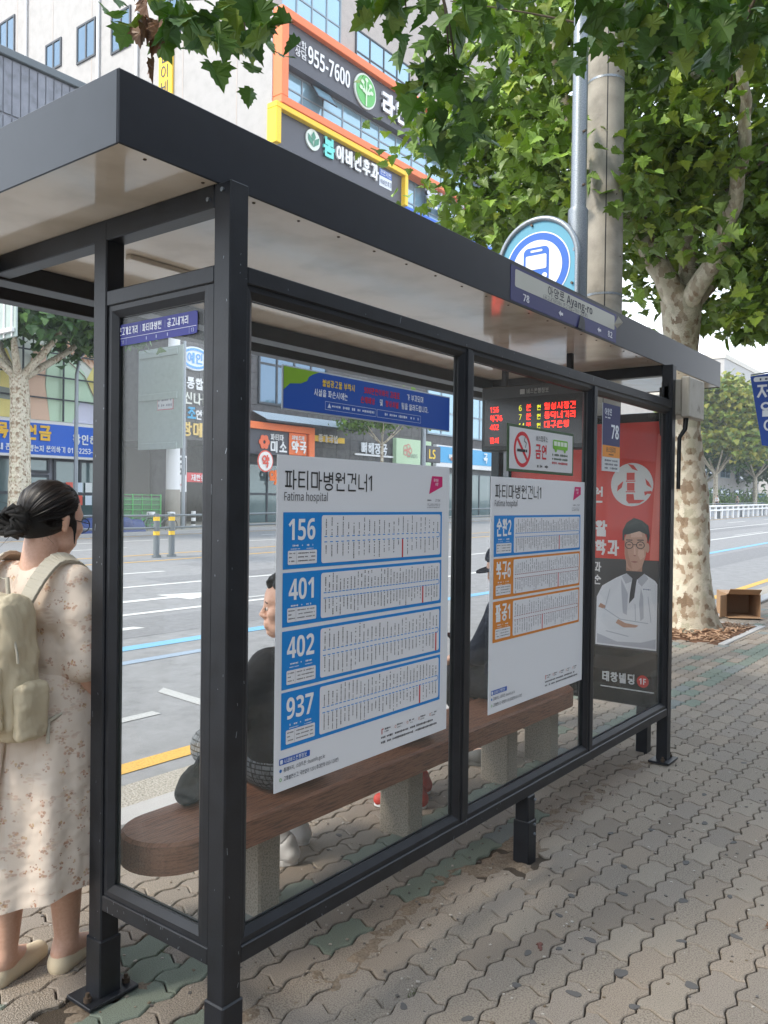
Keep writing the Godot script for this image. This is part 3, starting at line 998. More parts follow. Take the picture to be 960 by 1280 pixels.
# ---------------------------------------------------------------- street
func build_street() -> void:
	structure("road", strip(-60, 260, FAR_KERB, -2.38, ROAD, 6.0), M.asphalt)
	structure("gutter", strip(-40, 220, -2.38, -1.83, ROAD + 0.004, 6.0), M.concrete)
	var kerb := Node3D.new()
	kerb.name = "kerb"
	kerb.set_meta("kind", "structure")
	add_child(kerb)
	var kb := MB.new()
	kb.box(Vector3(-0.495, -0.16, -0.1), Vector3(0.495, 0.0, 0.1), 0.012)
	var km := kb.mesh()
	for i in range(-5, 55):
		var x := i * 1.0 + 0.3
		var o := part(kerb, "kerb_stone", km, M.granite, Vector3(x, 0.004 + rise(x), -1.73))
		o.rotation.z = 0.0125 if x > 12.0 else 0.0
	part(kerb, "far_kerb_run", boxes([[Vector3(-60, ROAD - 0.05, FAR_KERB - 0.2), Vector3(12, 0.02, FAR_KERB)]], 0.02), M.granite)
	var fk := strip(12, 220, FAR_KERB - 0.2, FAR_KERB + 0.0, 0.02, 8.0)
	part(kerb, "far_kerb_run", fk, M.granite)
	var fb := MB.new()
	fb.quad(Vector3(12, ROAD - 0.05, FAR_KERB), Vector3(220, ROAD - 0.05 + rise(220), FAR_KERB), Vector3(220, 0.02 + rise(220), FAR_KERB), Vector3(12, 0.02, FAR_KERB), Vector3.BACK)
	part(kerb, "far_kerb_face", fb.mesh(), M.granite)
	structure("far_sidewalk", strip(-60, 260, -75, FAR_KERB - 0.2, 0.0, 8.0), M.concrete)
	var y := ROAD + 0.005
	var lane := func(x0: float, x1: float, z0: float, z1: float, m: Material) -> void:
		structure("lane_marking", strip(x0, x1, z0, z1, y, 6.0), m)
	lane.call(-40.0, 220.0, -2.71, -2.55, M.paint_yellow)
	lane.call(-10.0, 70.0, -6.16, -5.93, M.paint_blue)
	lane.call(3.3, 4.6, -5.45, -5.3, M.paint_bluefaded)
	lane.call(1.4, 2.52, -3.63, -3.52, M.paint_faded)
	for i in range(-3, 14):
		lane.call(i * 10.0 - 2.0, i * 10.0 + 3.2, -8.72, -8.58, M.paint_faded)
		lane.call(i * 10.0 + 6.0, i * 10.0 + 10.5, -13.85, -13.7, M.paint_white)
	lane.call(-20.0, 200.0, -8.35, -8.2, M.paint_white)
	lane.call(-20.0, 200.0, -11.45, -11.3, M.paint_white)
	lane.call(-40.0, 220.0, -16.55, -16.4, M.paint_yellow)
	lane.call(-40.0, 220.0, -18.5, -18.35, M.paint_yellow)
	for i in range(-3, 16):
		lane.call(i * 10.0, i * 10.0 + 5.0, -21.6, -21.45, M.paint_white)
		lane.call(i * 10.0 + 4, i * 10.0 + 9.0, -24.6, -24.45, M.paint_white)
	lane.call(-40.0, 220.0, -27.4, -27.25, M.paint_yellow)
	# relaid patches and a drain cover in the asphalt
	for q in [[4.2, 7.6, -7.9, -6.6], [9.0, 15.0, -12.6, -11.7], [-2.0, 2.6, -5.2, -4.5], [18.0, 30.0, -5.6, -4.4], [12.0, 13.4, -15.2, -14.2], [34.0, 52.0, -12.0, -10.2]]:
		structure("asphalt_patch", strip(q[0], q[1], q[2], q[3], ROAD + 0.0025, 6.0), M.asphalt_patch)
	var mh := MB.new()
	var mo := PackedVector2Array()
	for k in 24:
		mo.append(Vector2(cos(TAU * k / 24), sin(TAU * k / 24)) * 0.33)
	mh.prism(mo, -0.02, 0.006, 0.003)
	structure("manhole_cover", mh.mesh(), M.steel_grey, Vector3(6.3, ROAD, -10.4))
	# arrow and worn strokes painted in the lanes
	var a := MB.new()
	a.quad(Vector3(2.88, y, -3.5), Vector3(3.02, y, -3.66), Vector3(3.08, y, -4.22), Vector3(2.95, y, -4.12), Vector3.UP)
	structure("lane_marking", a.mesh(), M.paint_faded)
	var ar := MB.new()
	ar.quad(Vector3(5.6, y, -9.65), Vector3(7.4, y, -9.65), Vector3(7.4, y, -9.45), Vector3(5.6, y, -9.45), Vector3.UP)
	ar.flat(Vector3(7.4, y, -10.0), Vector3(8.8, y, -9.55), Vector3(7.4, y, -9.1), Vector3.UP)
	structure("lane_arrow", ar.mesh(), M.paint_white)
	var ab := MB.new()
	ab.quad(Vector3(4.3, y, -7.35), Vector3(5.0, y, -7.3), Vector3(5.05, y, -7.12), Vector3(4.3, y, -7.15), Vector3.UP)
	structure("lane_arrow", ab.mesh(), M.paint_white)
	# fence down the middle of the street
	var post := MB.new()
	post.tube([Vector3(0, 0, 0), Vector3(0, 0.06, 0), Vector3(0, 0.07, 0), Vector3(0, 1.2, 0), Vector3(0, 1.22, 0)], [0.13, 0.13, 0.085, 0.085, 0.05], 12)
	var pm := post.mesh()
	var band := MB.new()
	band.tube([Vector3(0, 0, 0), Vector3(0, 0.11, 0)], [0.09, 0.09], 12, false)
	var bm := band.mesh()
	var plain := thing("median_fence", "grey steel fence with twin rails down the middle of the street", "fence", Vector3(0, 0, -17.4))
	var pairs := [-4.0, 4.7, 13.3, 18.3, 24.5, 31.8, 39, 46, 53, 60, 67, 74, 81]
	for k in pairs.size():
		var x: float = pairs[k]
		for s in [-0.26, 0.26]:
			var o := part(plain, "post", pm, M.fence_grey, Vector3(x + s, ROAD + rise(x), 0))
			if k < 7:
				part(o, "reflector_band", bm, M.reflector_yellow, Vector3(0, 0.62, 0))
				part(o, "reflector_band", bm, M.reflector_yellow, Vector3(0, 1.02, 0))
		if k + 1 < pairs.size():
			var x2: float = pairs[k + 1]
			for h in [0.82, 1.16]:
				var r := MB.new()
				r.rod(Vector3(x, ROAD + rise(x) + h, 0), Vector3(x2, ROAD + rise(x2) + h, 0), 0.032)
				part(plain, "rail", r.mesh(), M.fence_grey)
	# white railing of the far right stretch
	var wr := thing("white_railing", "low white railing with close uprights along the distant median", "railing", Vector3(0, 0, -17.0))
	for k in 46:
		var x := 44.0 + k * 1.6
		var o := MB.new()
		o.box(Vector3(-0.12, 0, -0.06), Vector3(0.12, 1.0, 0.06), 0.01)
		part(wr, "upright", o.mesh(), M.sign_white, Vector3(x, ROAD + rise(x), 0))
	for h in [0.98, 0.66]:
		var r := MB.new()
		r.tube([Vector3(43, ROAD + rise(43) + h, 0), Vector3(118, ROAD + rise(118) + h, 0)], [0.08, 0.08], 6)
		part(wr, "rail", r.mesh(), M.sign_white)

# ---------------------------------------------------------------- shelter
func build_shelter() -> void:
	var sh := thing("bus_shelter", "black steel bus shelter with glass walls and deep flat roof", "bus shelter")
	var P: Material = M.shelter_paint
	var posts := [[0.0, 0.0, 0.19], [0.0, -PW + S, 0.185], [L - S, 0.0, 0.0]]
	for q in posts:
		var x: float = q[0]
		var z1: float = q[1]
		var po := bar(sh, "post", Vector3(x, -0.02, z1 - S), Vector3(x + S, Y_SOFFIT - 0.002, z1), P, 0.004)
		if q[2] > 0.0:
			var h: float = q[2]
			var slv := MB.new()
			slv.box(Vector3(-0.037, 0, -0.037), Vector3(0.037, h, 0.037), 0.004)
			part(po, "base_sleeve", slv.mesh(), P, Vector3(x + S / 2, 0, z1 - S / 2) - po.position)
		var pl := MB.new()
		pl.box(Vector3(-0.085, 0.004, -0.06), Vector3(0.085, 0.016, 0.06), 0.002, Transform3D(Basis(Vector3.UP, 0.0), Vector3.ZERO))
		part(po, "base_plate", pl.mesh(), P, Vector3(x + S / 2, 0, z1 - S / 2) - po.position)
		for s in [-1, 1]:
			var bo := MB.new()
			bo.tube([Vector3(0, 0, 0), Vector3(0, 0.014, 0)], [0.012, 0.012], 6)
			bo.rod(Vector3(0, 0.014, 0), Vector3(0, 0.026, 0), 0.006, 8)
			part(po, "anchor_bolt", bo.mesh(), M.bolt_steel, Vector3(x + S / 2 + s * 0.066, 0.016, z1 - S / 2 + 0.02) - po.position)
	# leg under the middle of the back wall
	var leg := bar(sh, "leg", Vector3(1.677, -0.03, -0.062), Vector3(1.739, 0.276, 0.0), P, 0.004)
	var slv2 := MB.new()
	slv2.box(Vector3(-0.036, -0.02, -0.036), Vector3(0.036, 0.17, 0.036), 0.003)
	part(leg, "base_sleeve", slv2.mesh(), P, Vector3(1.708, 0, -0.031) - leg.position)
	for h in [0.255, 0.15, 0.11]:
		var bo := MB.new()
		bo.rod(Vector3(0, 0, 0), Vector3(0, 0, 0.007), 0.006, 8)
		part(leg, "bolt", bo.mesh(), M.galvanised, Vector3(1.724, h, 0.004) - leg.position)
	# back wall
	var rail_lo := [0.276, 0.322]
	var rail_hi := [2.068, 2.113]
	for q in [rail_lo, rail_hi]:
		bar(sh, "rail", Vector3(S, q[0], -S), Vector3(L - S, q[1], -0.002), P)
	var mull := [1.1775, 2.3168]
	for x in mull:
		bar(sh, "mullion", Vector3(x - 0.018, 0.322, -S + 0.002), Vector3(x + 0.018, 2.068, -0.003), P)
	var edges := [[S, 1.1595], [1.1955, 2.2988], [2.3348, L - S]]
	for e in edges:
		var pane := bar(sh, "glass_pane", Vector3(e[0] + 0.02, 0.34, -0.036), Vector3(e[1] - 0.02, 2.05, -0.030), M.clear_pane, 0.0)
		bead(pane, e[0], e[1], 0.322, 2.068, 0.034, Vector3(-1, 0, 0))
	# narrow end wall
	bar(sh, "rail", Vector3(0.002, 0.276, -PW + S), Vector3(S, 0.322, -S), P)
	bar(sh, "rail", Vector3(0.002, 2.068, -PW + S), Vector3(S, 2.113, -S), P)
	bar(sh, "stile", Vector3(0.004, 0.322, -S - 0.028), Vector3(S - 0.004, 2.068, -S), P)
	var ep := bar(sh, "glass_pane", Vector3(0.030, 0.34, -PW + S + 0.004), Vector3(0.036, 2.05, -S - 0.03), M.clear_pane, 0.0)
	bead(ep, -PW + S, -S - 0.028, 0.322, 2.068, 0.034, Vector3(0, 0, 1))
	# roof beams
	bar(sh, "roof_beam", Vector3(0.001, 2.262, -1.20), Vector3(S - 0.001, Y_SOFFIT - 0.001, -S - 0.0005), P)
	bar(sh, "roof_beam", Vector3(L - S, 2.262, -1.20), Vector3(L - 0.001, Y_SOFFIT - 0.001, -S - 0.0005), P)
	bar(sh, "roof_beam", Vector3(-0.22, 2.255, -1.30), Vector3(4.42, Y_SOFFIT - 0.001, -1.2005), P)
	bar(sh, "roof_beam", Vector3(-0.22, 2.262, -1.58), Vector3(4.42, Y_SOFFIT - 0.001, -1.50), P)
	for q in [[0.0, 2.30, -0.03], [0.0, 2.285, -0.085]]:
		var bo := MB.new()
		bo.rod(Vector3(-0.005, 0, 0), Vector3(0.004, 0, 0), 0.006, 10)
		part(sh, "bolt", bo.mesh(), M.galvanised, Vector3(q[0], q[1], q[2]))
	# roof box
	var z0 := -1.80
	var zf := -0.048
	var x0 := -0.3006
	var x1 := 4.5268
	var top := 2.4936
	bar(sh, "soffit", Vector3(x0 + 0.006, Y_SOFFIT, z0 + 0.006), Vector3(x1 - 0.006, Y_SOFFIT + 0.01, zf - 0.006), M.soffit_panel, 0.0)
	bar(sh, "roof_sheet", Vector3(x0 + 0.006, top - 0.02, z0 + 0.006), Vector3(x1 - 0.006, top - 0.008, zf - 0.006), M.galvanised, 0.0)
	var fb := 0.003
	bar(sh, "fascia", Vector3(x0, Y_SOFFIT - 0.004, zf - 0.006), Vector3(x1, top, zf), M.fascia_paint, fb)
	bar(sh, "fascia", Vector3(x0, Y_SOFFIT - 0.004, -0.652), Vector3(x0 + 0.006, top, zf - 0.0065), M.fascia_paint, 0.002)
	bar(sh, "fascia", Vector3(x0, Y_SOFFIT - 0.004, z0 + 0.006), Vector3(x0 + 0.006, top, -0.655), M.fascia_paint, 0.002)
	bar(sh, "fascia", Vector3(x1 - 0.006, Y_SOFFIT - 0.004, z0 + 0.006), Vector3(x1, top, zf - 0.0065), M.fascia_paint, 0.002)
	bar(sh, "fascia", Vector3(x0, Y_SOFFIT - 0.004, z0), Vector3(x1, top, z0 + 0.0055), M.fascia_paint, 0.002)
	# lamp batten under the soffit, unlit
	bar(sh, "soffit_batten", Vector3(0.25, Y_SOFFIT - 0.018, -0.80), Vector3(3.2, Y_SOFFIT - 0.0005, -0.77), M.soffit_panel, 0.003)
	# nicks and scratches where the paint has chipped off
	var nick := MB.new()
	var rn := RandomNumberGenerator.new()
	rn.seed = 8
	for k in 90:
		var ln := rn.randf_range(0.0008, 0.004) if k % 7 else rn.randf_range(0.006, 0.014)
		var w := rn.randf_range(0.0004, 0.0011)
		var y := rn.randf_range(0.1, 2.25)
		var c := Vector3.ZERO
		match k % 6:
			0: c = Vector3(S * rn.randf(), y, 0.0001)
			1: c = Vector3(-0.0001, y, -S * rn.randf())
			2: c = Vector3(-0.0001, y, -PW + S * rn.randf())
			3: c = Vector3(rn.randf_range(0.1, 3.3), rn.randf_range(0.278, 0.320), -0.0019)
			4: c = Vector3(0.0019, rn.randf_range(0.278, 0.320), rn.randf_range(-0.52, -0.08))
			5: c = Vector3(rn.randf_range(0.1, 3.3), rn.randf_range(2.07, 2.11), -0.0019)
		var bas := Basis(Vector3.RIGHT, rn.randfn() * 0.25) if k % 6 in [1, 2, 4] else Basis(Vector3.BACK, rn.randfn() * 0.25)
		if k % 6 in [1, 2, 4]:
			nick.box(Vector3(-0.0003, -ln, -w), Vector3(0.0003, ln, w), 0.0, Transform3D(bas, c))
		else:
			nick.box(Vector3(-w, -ln, -0.0003), Vector3(w, ln, 0.0003), 0.0, Transform3D(bas, c))
	part(sh, "paint_nicks", nick.mesh(), M.galvanised).set_meta("kind", "stuff")
	# screws and a dark seal round the soffit panels
	for k in 26:
		var sc := MB.new()
		sc.tube([Vector3(0, -0.0025, 0), Vector3(0, -0.0002, 0)], [0.004, 0.005], 8)
		part(sh, "soffit_screw", sc.mesh(), M.bolt_steel, Vector3(-0.2 + k * 0.18, Y_SOFFIT, -0.085))
	# lighted advertising cabinet closing the far end: the case, its face and feet
	bar(sh, "end_post", Vector3(L - S, -0.02, -1.20), Vector3(L - 0.001, 2.262, -1.14), P)

func bead(pane: Node3D, a: float, b: float, y0: float, y1: float, w: float, along: Vector3) -> void:
	# mitred glazing bead round a pane, on both sides: a slim bevelled frame
	var horizontal := along.x != 0.0
	for k in 4:
		var m := MB.new()
		var o := [Vector2(a, y0), Vector2(b, y0), Vector2(b, y1), Vector2(a, y1)]
		var i := [Vector2(a + w, y0 + w), Vector2(b - w, y0 + w), Vector2(b - w, y1 - w), Vector2(a + w, y1 - w)]
		var p := [o[k], o[(k + 1) % 4], i[(k + 1) % 4], i[k]]
		# the inner 2/3 slopes down to the glass
		for side in [1.0, -1.0]:
			var lift := [0.0245, 0.0245, 0.009, 0.009]
			var mid := [p[0].lerp(p[3], 0.45), p[1].lerp(p[2], 0.45)]
			var seq := [[p[0], 0.0245], [p[1], 0.0245], [mid[1], 0.0235], [mid[0], 0.0235], [p[2], 0.010], [p[3], 0.010], [p[2], 0.003], [p[3], 0.003]]
			var w3 := []
			for s in seq:
				var d: float = s[1] * side - 0.033 if horizontal else 0.033 - s[1] * side
				w3.append(Vector3(s[0].x, s[0].y, d) if horizontal else Vector3(d, s[0].y, s[0].x))
			var out := Vector3(0, 0, side) if horizontal else Vector3(-side, 0, 0)
			m.quad(w3[0], w3[1], w3[2], w3[3], out)
			m.quad(w3[3], w3[2], w3[4], w3[5], out)
			m.quad(w3[5], w3[4], w3[6], w3[7], out)
		var g := part(pane, "glazing_bead", m.mesh(), M.shelter_paint, -pane.position)

# ---------------------------------------------------------------- boards and prints
func route_board(called_label: String, at: Vector3, size: Vector2, routes: Array, group: String) -> void:
	var o := thing("route_map_board", called_label, "route map", at, 0.0, group)
	bar(o, "board", Vector3(0, 0, -0.002), Vector3(size.x, size.y, 0.0015), mat("board_white", Color(0.90, 0.905, 0.92), 0.4), 0.0005)
	var p := Print.new()
	var r := RandomNumberGenerator.new()
	r.seed = int(at.x * 100) + 3
	p.layer = 8
	p.ink(Color(0.14, 0.14, 0.15))
	p.text("파티마병원건너1", 0.026, 0.850, 0.056, 0.085, 0.95, false)
	p.ink(Color(0.32, 0.32, 0.34))
	p.latin("Fatima hospital", 0.027, 0.819, 0.024, 0.82, false)
	p.ink(Color(0.82, 0.05, 0.42))
	p.pts([0.762, 0.911, 0.828, 0.911, 0.828, 0.876, 0.745, 0.848])
	p.layer = 9
	p.ink(Color(0.95, 0.9, 0.92))
	p.text("마이비", 0.772, 0.892, 0.011, 0.12)
	p.text("시민", 0.782, 0.878, 0.011, 0.12)
	p.layer = 8
	p.ink(Color(0.35, 0.35, 0.4))
	p.latin("21104", 0.785, 0.822, 0.009, 0.9, false)
	p.scribble(r, 0.735, 0.824, 0.04, 0.005)
	for k in 3:
		p.scribble(r, 0.735, 0.812 - k * 0.006, 0.08, 0.0025)
	for q in routes:
		var y1: float = q[1]
		var y0: float = q[2]
		var blue: bool = q[3]
		var main := Color(0.03, 0.52, 0.83) if blue else Color(0.86, 0.52, 0.14)
		p.layer = 7
		p.ink(main)
		p.rect(0.024, y0, 0.828, y1)
		p.layer = 9
		p.ink(Color(0.90, 0.90, 0.915))
		p.rrect(0.185, y0 + 0.010, 0.818, y1 - 0.009, 0.008)
		p.rrect(0.043, y0 + 0.012, 0.165, y0 + 0.052, 0.004)
		p.ink(Color(0.93, 0.93, 0.94))
		var w: float = p.width(q[0], 0.07, 0.85)
		var sc := minf(0.85, 0.85 * 0.126 / w)
		p.text(q[0], 0.104 - w * sc / 0.85 / 2, y1 - 0.083, 0.07, 0.13, sc)
		p.scribble(r, 0.058, y1 - 0.098, 0.032, 0.006)
		p.scribble(r, 0.122, y1 - 0.098, 0.026, 0.006)
		p.scribble(r, 0.054, y1 - 0.106, 0.04, 0.003)
		p.scribble(r, 0.120, y1 - 0.106, 0.03, 0.003)
		p.disc(0.103, y1 - 0.095, 0.002)
		p.layer = 11
		p.ink(Color(0.35, 0.34, 0.35))
		for k in 3:
			p.scribble(r, 0.048, y0 + 0.042 - k * 0.011, 0.025 if k != 1 else 0.012, 0.004)
			p.scribble(r, 0.085, y0 + 0.042 - k * 0.011, 0.072, 0.004)
		p.rect(0.078, y0 + 0.014, 0.0785, y0 + 0.05)
		var mid := (y0 + y1) * 0.5 + 0.0
		var many: int = q[4]
		var half := (y1 - y0) * 0.5 - 0.022
		for k in many:
			var x := 0.205 + 0.595 * k / (many - 1.0)
			var red: bool = (k == q[5])
			p.ink(Color(0.32, 0.31, 0.33))
			var l1 := half * r.randf_range(0.55, 0.98)
			var l2 := half * r.randf_range(0.5, 0.98)
			p.scribble(r, x - 0.0025, mid + 0.012 + l1, l1, 0.0052, true)
			if red:
				p.ink(Color(0.80, 0.12, 0.16))
				p.rect(x - 0.006, mid - 0.012 - half, x + 0.001, mid - 0.009)
			else:
				p.scribble(r, x - 0.0025, mid - 0.012, l2, 0.0052, true)
			p.layer = 10
			p.ink(main if blue else Color(0.6, 0.3, 0.3))
			p.rect(x - 0.008, mid + 0.0065, x + 0.005, mid + 0.0092)
			p.rect(x - 0.008, mid - 0.0092, x + 0.005, mid - 0.0065)
			p.layer = 11
		p.layer = 10
		p.ink(main if blue else Color(0.6, 0.3, 0.3))
		for k in 8:
			var a0 := -PI / 2 + PI * k / 8
			var a1 := -PI / 2 + PI * (k + 1) / 8
			p.line(Vector2(0.805 + cos(a0) * 0.008, mid + sin(a0) * 0.008), Vector2(0.805 + cos(a1) * 0.008, mid + sin(a1) * 0.008), 0.0025)
	p.layer = 8
	p.ink(Color(0.10, 0.35, 0.72))
	p.rrect(0.018, 0.074, 0.145, 0.092, 0.003)
	p.layer = 10
	p.ink(Color(0.9, 0.92, 0.95))
	p.text("시내버스운행정보", 0.036, 0.0765, 0.013, 0.11)
	p.rrect(0.021, 0.077, 0.032, 0.089, 0.002)
	p.layer = 8
	p.ink(Color(0.2, 0.22, 0.3))
	p.text("홈페이지, 스마트폰 : businfo.go.kr", 0.036, 0.052, 0.0125, 0.085, 0.85, false)
	p.text("교통불편신고: 국번없이 120 (휴대전화 053-120번)", 0.036, 0.027, 0.0125, 0.085, 0.80, false)
	p.ink(Color(0.15, 0.45, 0.75))
	p.disc(0.024, 0.058, 0.005)
	p.ink(Color(0.45, 0.7, 0.4))
	p.ring(Vector2(0.024, 0.033), 0.004, 0.004, 0.002)
	p.ink(Color(0.75, 0.15, 0.15))
	p.rect(0.489, 0.062, 0.493, 0.080)
	p.rect(0.489, 0.077, 0.5, 0.080)
	p.ink(Color(0.35, 0.35, 0.37))
	for k in 5:
		p.scribble(r, 0.506 + k * 0.068, 0.074, 0.03, 0.006)
		p.scribble(r, 0.506 + k * 0.068, 0.066, 0.022, 0.004)
	p.ink(Color(0.8, 0.5, 0.4))
	for k in range(1, 5):
		p.ring(Vector2(0.497 + k * 0.068, 0.073), 0.004, 0.004, 0.0015, 10)
	p.ink(Color(0.3, 0.3, 0.32))
	p.scribble(r, 0.487, 0.047, 0.30, 0.008)
	p.scribble(r, 0.487, 0.031, 0.33, 0.008)
	p.mb.mesh()
	part(o, "print", p.mb.mesh(), M.ink)

func build_prints() -> void:
	route_board("large white route map board with four blue panels numbered from 156", Vector3(0.205, 0.683, -0.0275), Vector2(0.875, 0.947), [["156", 0.786, 0.625, true, 24, 15], ["401", 0.615, 0.462, true, 36, 30], ["402", 0.450, 0.285, true, 30, 29], ["937", 0.277, 0.116, true, 32, 26]], "route map boards on the glass")
	route_board("white route map board with one blue and two orange panels", Vector3(1.38, 0.672, -0.0275), Vector2(0.872, 0.935), [["순환2", 0.782, 0.619, true, 38, 25], ["북구6", 0.611, 0.452, false, 34, 22], ["팔공1", 0.442, 0.280, false, 30, 12]], "route map boards on the glass")
	var r := RandomNumberGenerator.new()
	r.seed = 12
	# warning banner
	var o := thing("warning_banner", "long blue warning banner with yellow, white and red writing on glass", "banner", Vector3(0.22, 1.757, -0.0275))
	bar(o, "board", Vector3(0, 0, -0.002), Vector3(0.856, 0.125, 0.0012), mat("board_edge", Color(0.72, 0.75, 0.78), 0.4), 0.0005)
	var p := Print.new()
	p.layer = 7
	p.ink(Color(0.07, 0.30, 0.66))
	p.rect(0.004, 0.004, 0.852, 0.121)
	p.layer = 8
	p.ink(Color(0.50, 0.67, 0.12))
	p.pts([0.004, 0.055, 0.03, 0.075, 0.075, 0.08, 0.10, 0.09, 0.108, 0.103, 0.125, 0.112, 0.152, 0.121, 0.004, 0.121])
	p.layer = 9
	p.ink(Color(0.95, 0.80, 0.16))
	p.text("불법광고물 부착시", 0.165, 0.083, 0.021, 0.11, 0.86)
	p.ink(Color(0.80, 0.12, 0.18))
	p.text("500만원이하의 과태료", 0.362, 0.084, 0.021, 0.12, 0.86)
	p.ink(Color(0.92, 0.94, 0.97))
	p.text("가 부과되며", 0.59, 0.086, 0.021, 0.11, 0.86)
	p.text("시설을 파손시에는", 0.130, 0.052, 0.021, 0.11, 0.86)
	p.text("및", 0.442, 0.053, 0.021, 0.11, 0.86)
	p.text("됨을 알려드립니다.", 0.56, 0.054, 0.021, 0.11, 0.86)
	p.ink(Color(0.80, 0.12, 0.18))
	p.text("손해배상", 0.345, 0.053, 0.021, 0.12, 0.86)
	p.text("형사처벌", 0.472, 0.053, 0.021, 0.12, 0.86)
	p.ink(Color(0.85, 0.88, 0.93))
	for q in [[0.18, 0.424], [0.430, 0.672]]:
		p.line(Vector2(q[0], 0.016), Vector2(q[1], 0.016), 0.001)
		p.line(Vector2(q[0], 0.040), Vector2(q[1], 0.040), 0.001)
		p.line(Vector2(q[0], 0.016), Vector2(q[0], 0.040), 0.001)
		p.line(Vector2(q[1], 0.016), Vector2(q[1], 0.040), 0.001)
		p.scribble(r, q[0] + 0.03, 0.024, q[1] - q[0] - 0.04, 0.009)
	p.pts([0.19, 0.022, 0.206, 0.022, 0.198, 0.036])
	part(o, "print", p.mb.mesh(), M.ink)
	# no smoking sign
	o = thing("no_smoking_sign", "white no smoking sign in green frame on shelter glass", "sign", Vector3(1.502, 1.632, -0.0275))
	bar(o, "frame", Vector3(0, 0, -0.002), Vector3(0.62, 0.194, 0.002), mat("frame_green", Color(0.22, 0.33, 0.20), 0.5), 0.001)
	p = Print.new()
	p.layer = 9
	p.ink(Color(0.85, 0.85, 0.86))
	p.rect(0.014, 0.012, 0.606, 0.182)
	p.layer = 10
	p.ink(Color(0.82, 0.13, 0.18))
	p.ring(Vector2(0.125, 0.094), 0.066, 0.066, 0.016, 32)
	p.line(Vector2(0.078, 0.141), Vector2(0.172, 0.047), 0.015, 0.0)
	p.layer = 12
	p.ink(Color(0.12, 0.12, 0.13))
	p.rect(0.078, 0.084, 0.150, 0.095)
	p.rect(0.154, 0.084, 0.166, 0.095)
	p.line(Vector2(0.15, 0.104), Vector2(0.158, 0.122), 0.004)
	p.line(Vector2(0.158, 0.122), Vector2(0.140, 0.13), 0.004)
	p.line(Vector2(0.140, 0.13), Vector2(0.146, 0.146), 0.004)
	p.text("버스정류소", 0.245, 0.137, 0.024, 0.09)
	p.scribble(r, 0.25, 0.025, 0.11, 0.012)
	p.ink(Color(0.80, 0.11, 0.17))
	p.text("금연", 0.238, 0.062, 0.062, 0.13)
	p.ink(Color(0.45, 0.72, 0.15))
	p.rrect(0.405, 0.112, 0.555, 0.154, 0.008)
	p.disc(0.435, 0.110, 0.011)
	p.disc(0.525, 0.110, 0.011)
	p.layer = 13
	p.ink(Color(0.88, 0.92, 0.85))
	for k in 4:
		p.rect(0.415 + k * 0.034, 0.128, 0.443 + k * 0.034, 0.147)
	p.layer = 12
	p.ink(Color(0.25, 0.35, 0.25))
	p.scribble(r, 0.40, 0.082, 0.155, 0.011)
	p.scribble(r, 0.40, 0.064, 0.155, 0.011)
	p.ink(Color(0.75, 0.2, 0.25))
	p.scribble(r, 0.40, 0.046, 0.155, 0.011)
	part(o, "print", p.mb.mesh(), M.ink)
	# address plate 78
	o = thing("address_plate", "narrow blue address plate 78 with orange and white labels below", "plate", Vector3(2.455, 1.67, -0.0275))
	bar(o, "board", Vector3(0, 0, -0.002), Vector3(0.222, 0.335, 0.001), mat("board_edge", Color.WHITE), 0.0005)
	p = Print.new()
	p.layer = 7
	p.ink(Color(0.06, 0.10, 0.36))
	p.rect(0, 0.128, 0.222, 0.335)
	p.ink(Color(0.90, 0.56, 0.06))
	p.rect(0, 0.070, 0.222, 0.128)
	p.ink(Color(0.82, 0.83, 0.84))
	p.rect(0, 0, 0.222, 0.070)
	p.layer = 8
	p.ink(Color(0.9, 0.92, 0.95))
	p.text("아양로", 0.02, 0.278, 0.034, 0.1)
	p.scribble(r, 0.022, 0.262, 0.07, 0.008)
	p.latin("78", 0.105, 0.165, 0.07, 1.0, true)
	p.ink(Color(0.2, 0.12, 0.02))
	p.text("버스정류장", 0.045, 0.094, 0.027, 0.1, 0.9)
	p.scribble(r, 0.08, 0.08, 0.06, 0.007)
	p.ink(Color(0.25, 0.26, 0.32))
	for k in 3:
		p.scribble(r, 0.03, 0.048 - k * 0.019, 0.165, 0.011)
	part(o, "print", p.mb.mesh(), M.ink)
	# stop name plate on the end pane
	o = thing("stop_name_plate", "long blue stop name plate with rounded corners on end glass", "plate", Vector3(0.0285, 1.951, -0.528), -PI / 2)
	p = Print.new()
	p.layer = 5
	p.ink(Color(0.09, 0.12, 0.50))
	p.rrect(0.0, 0.0, 0.371, 0.062, 0.012)
	p.layer = 7
	p.ink(Color(0.90, 0.92, 0.96))
	p.rect(0.004, 0.0205, 0.367, 0.0215)
	p.text("큰고개오거리", 0.018, 0.030, 0.023, 0.1, 0.66)
	p.text("파티마병원", 0.130, 0.030, 0.023, 0.1, 0.76)
	p.text("공고네거리", 0.242, 0.030, 0.023, 0.1, 0.80)
	p.ink(Color(0.7, 0.74, 0.85))
	p.rect(0.122, 0.03, 0.1226, 0.052)
	p.rect(0.233, 0.03, 0.2336, 0.052)
	for x in [0.148, 0.193, 0.243]:
		p.rect(x, 0.006, x + 0.003, 0.015)
	p.scribble(r, 0.006, 0.006, 0.02, 0.008)
	p.latin("11", 0.033, 0.005, 0.010, 0.9, false)
	p.latin("13", 0.345, 0.006, 0.010, 0.9, false)
	p.rect(0.337, 0.002, 0.3376, 0.0205)
	p.rect(0.054, 0.002, 0.0546, 0.0205)
	part(o, "print", p.mb.mesh(), M.ink)
	bar(o, "backing", Vector3(0.002, 0.001, -0.001), Vector3(0.369, 0.061, 0.001), mat("plate_blue", Color(0.09, 0.12, 0.46), 0.4), 0.0005)
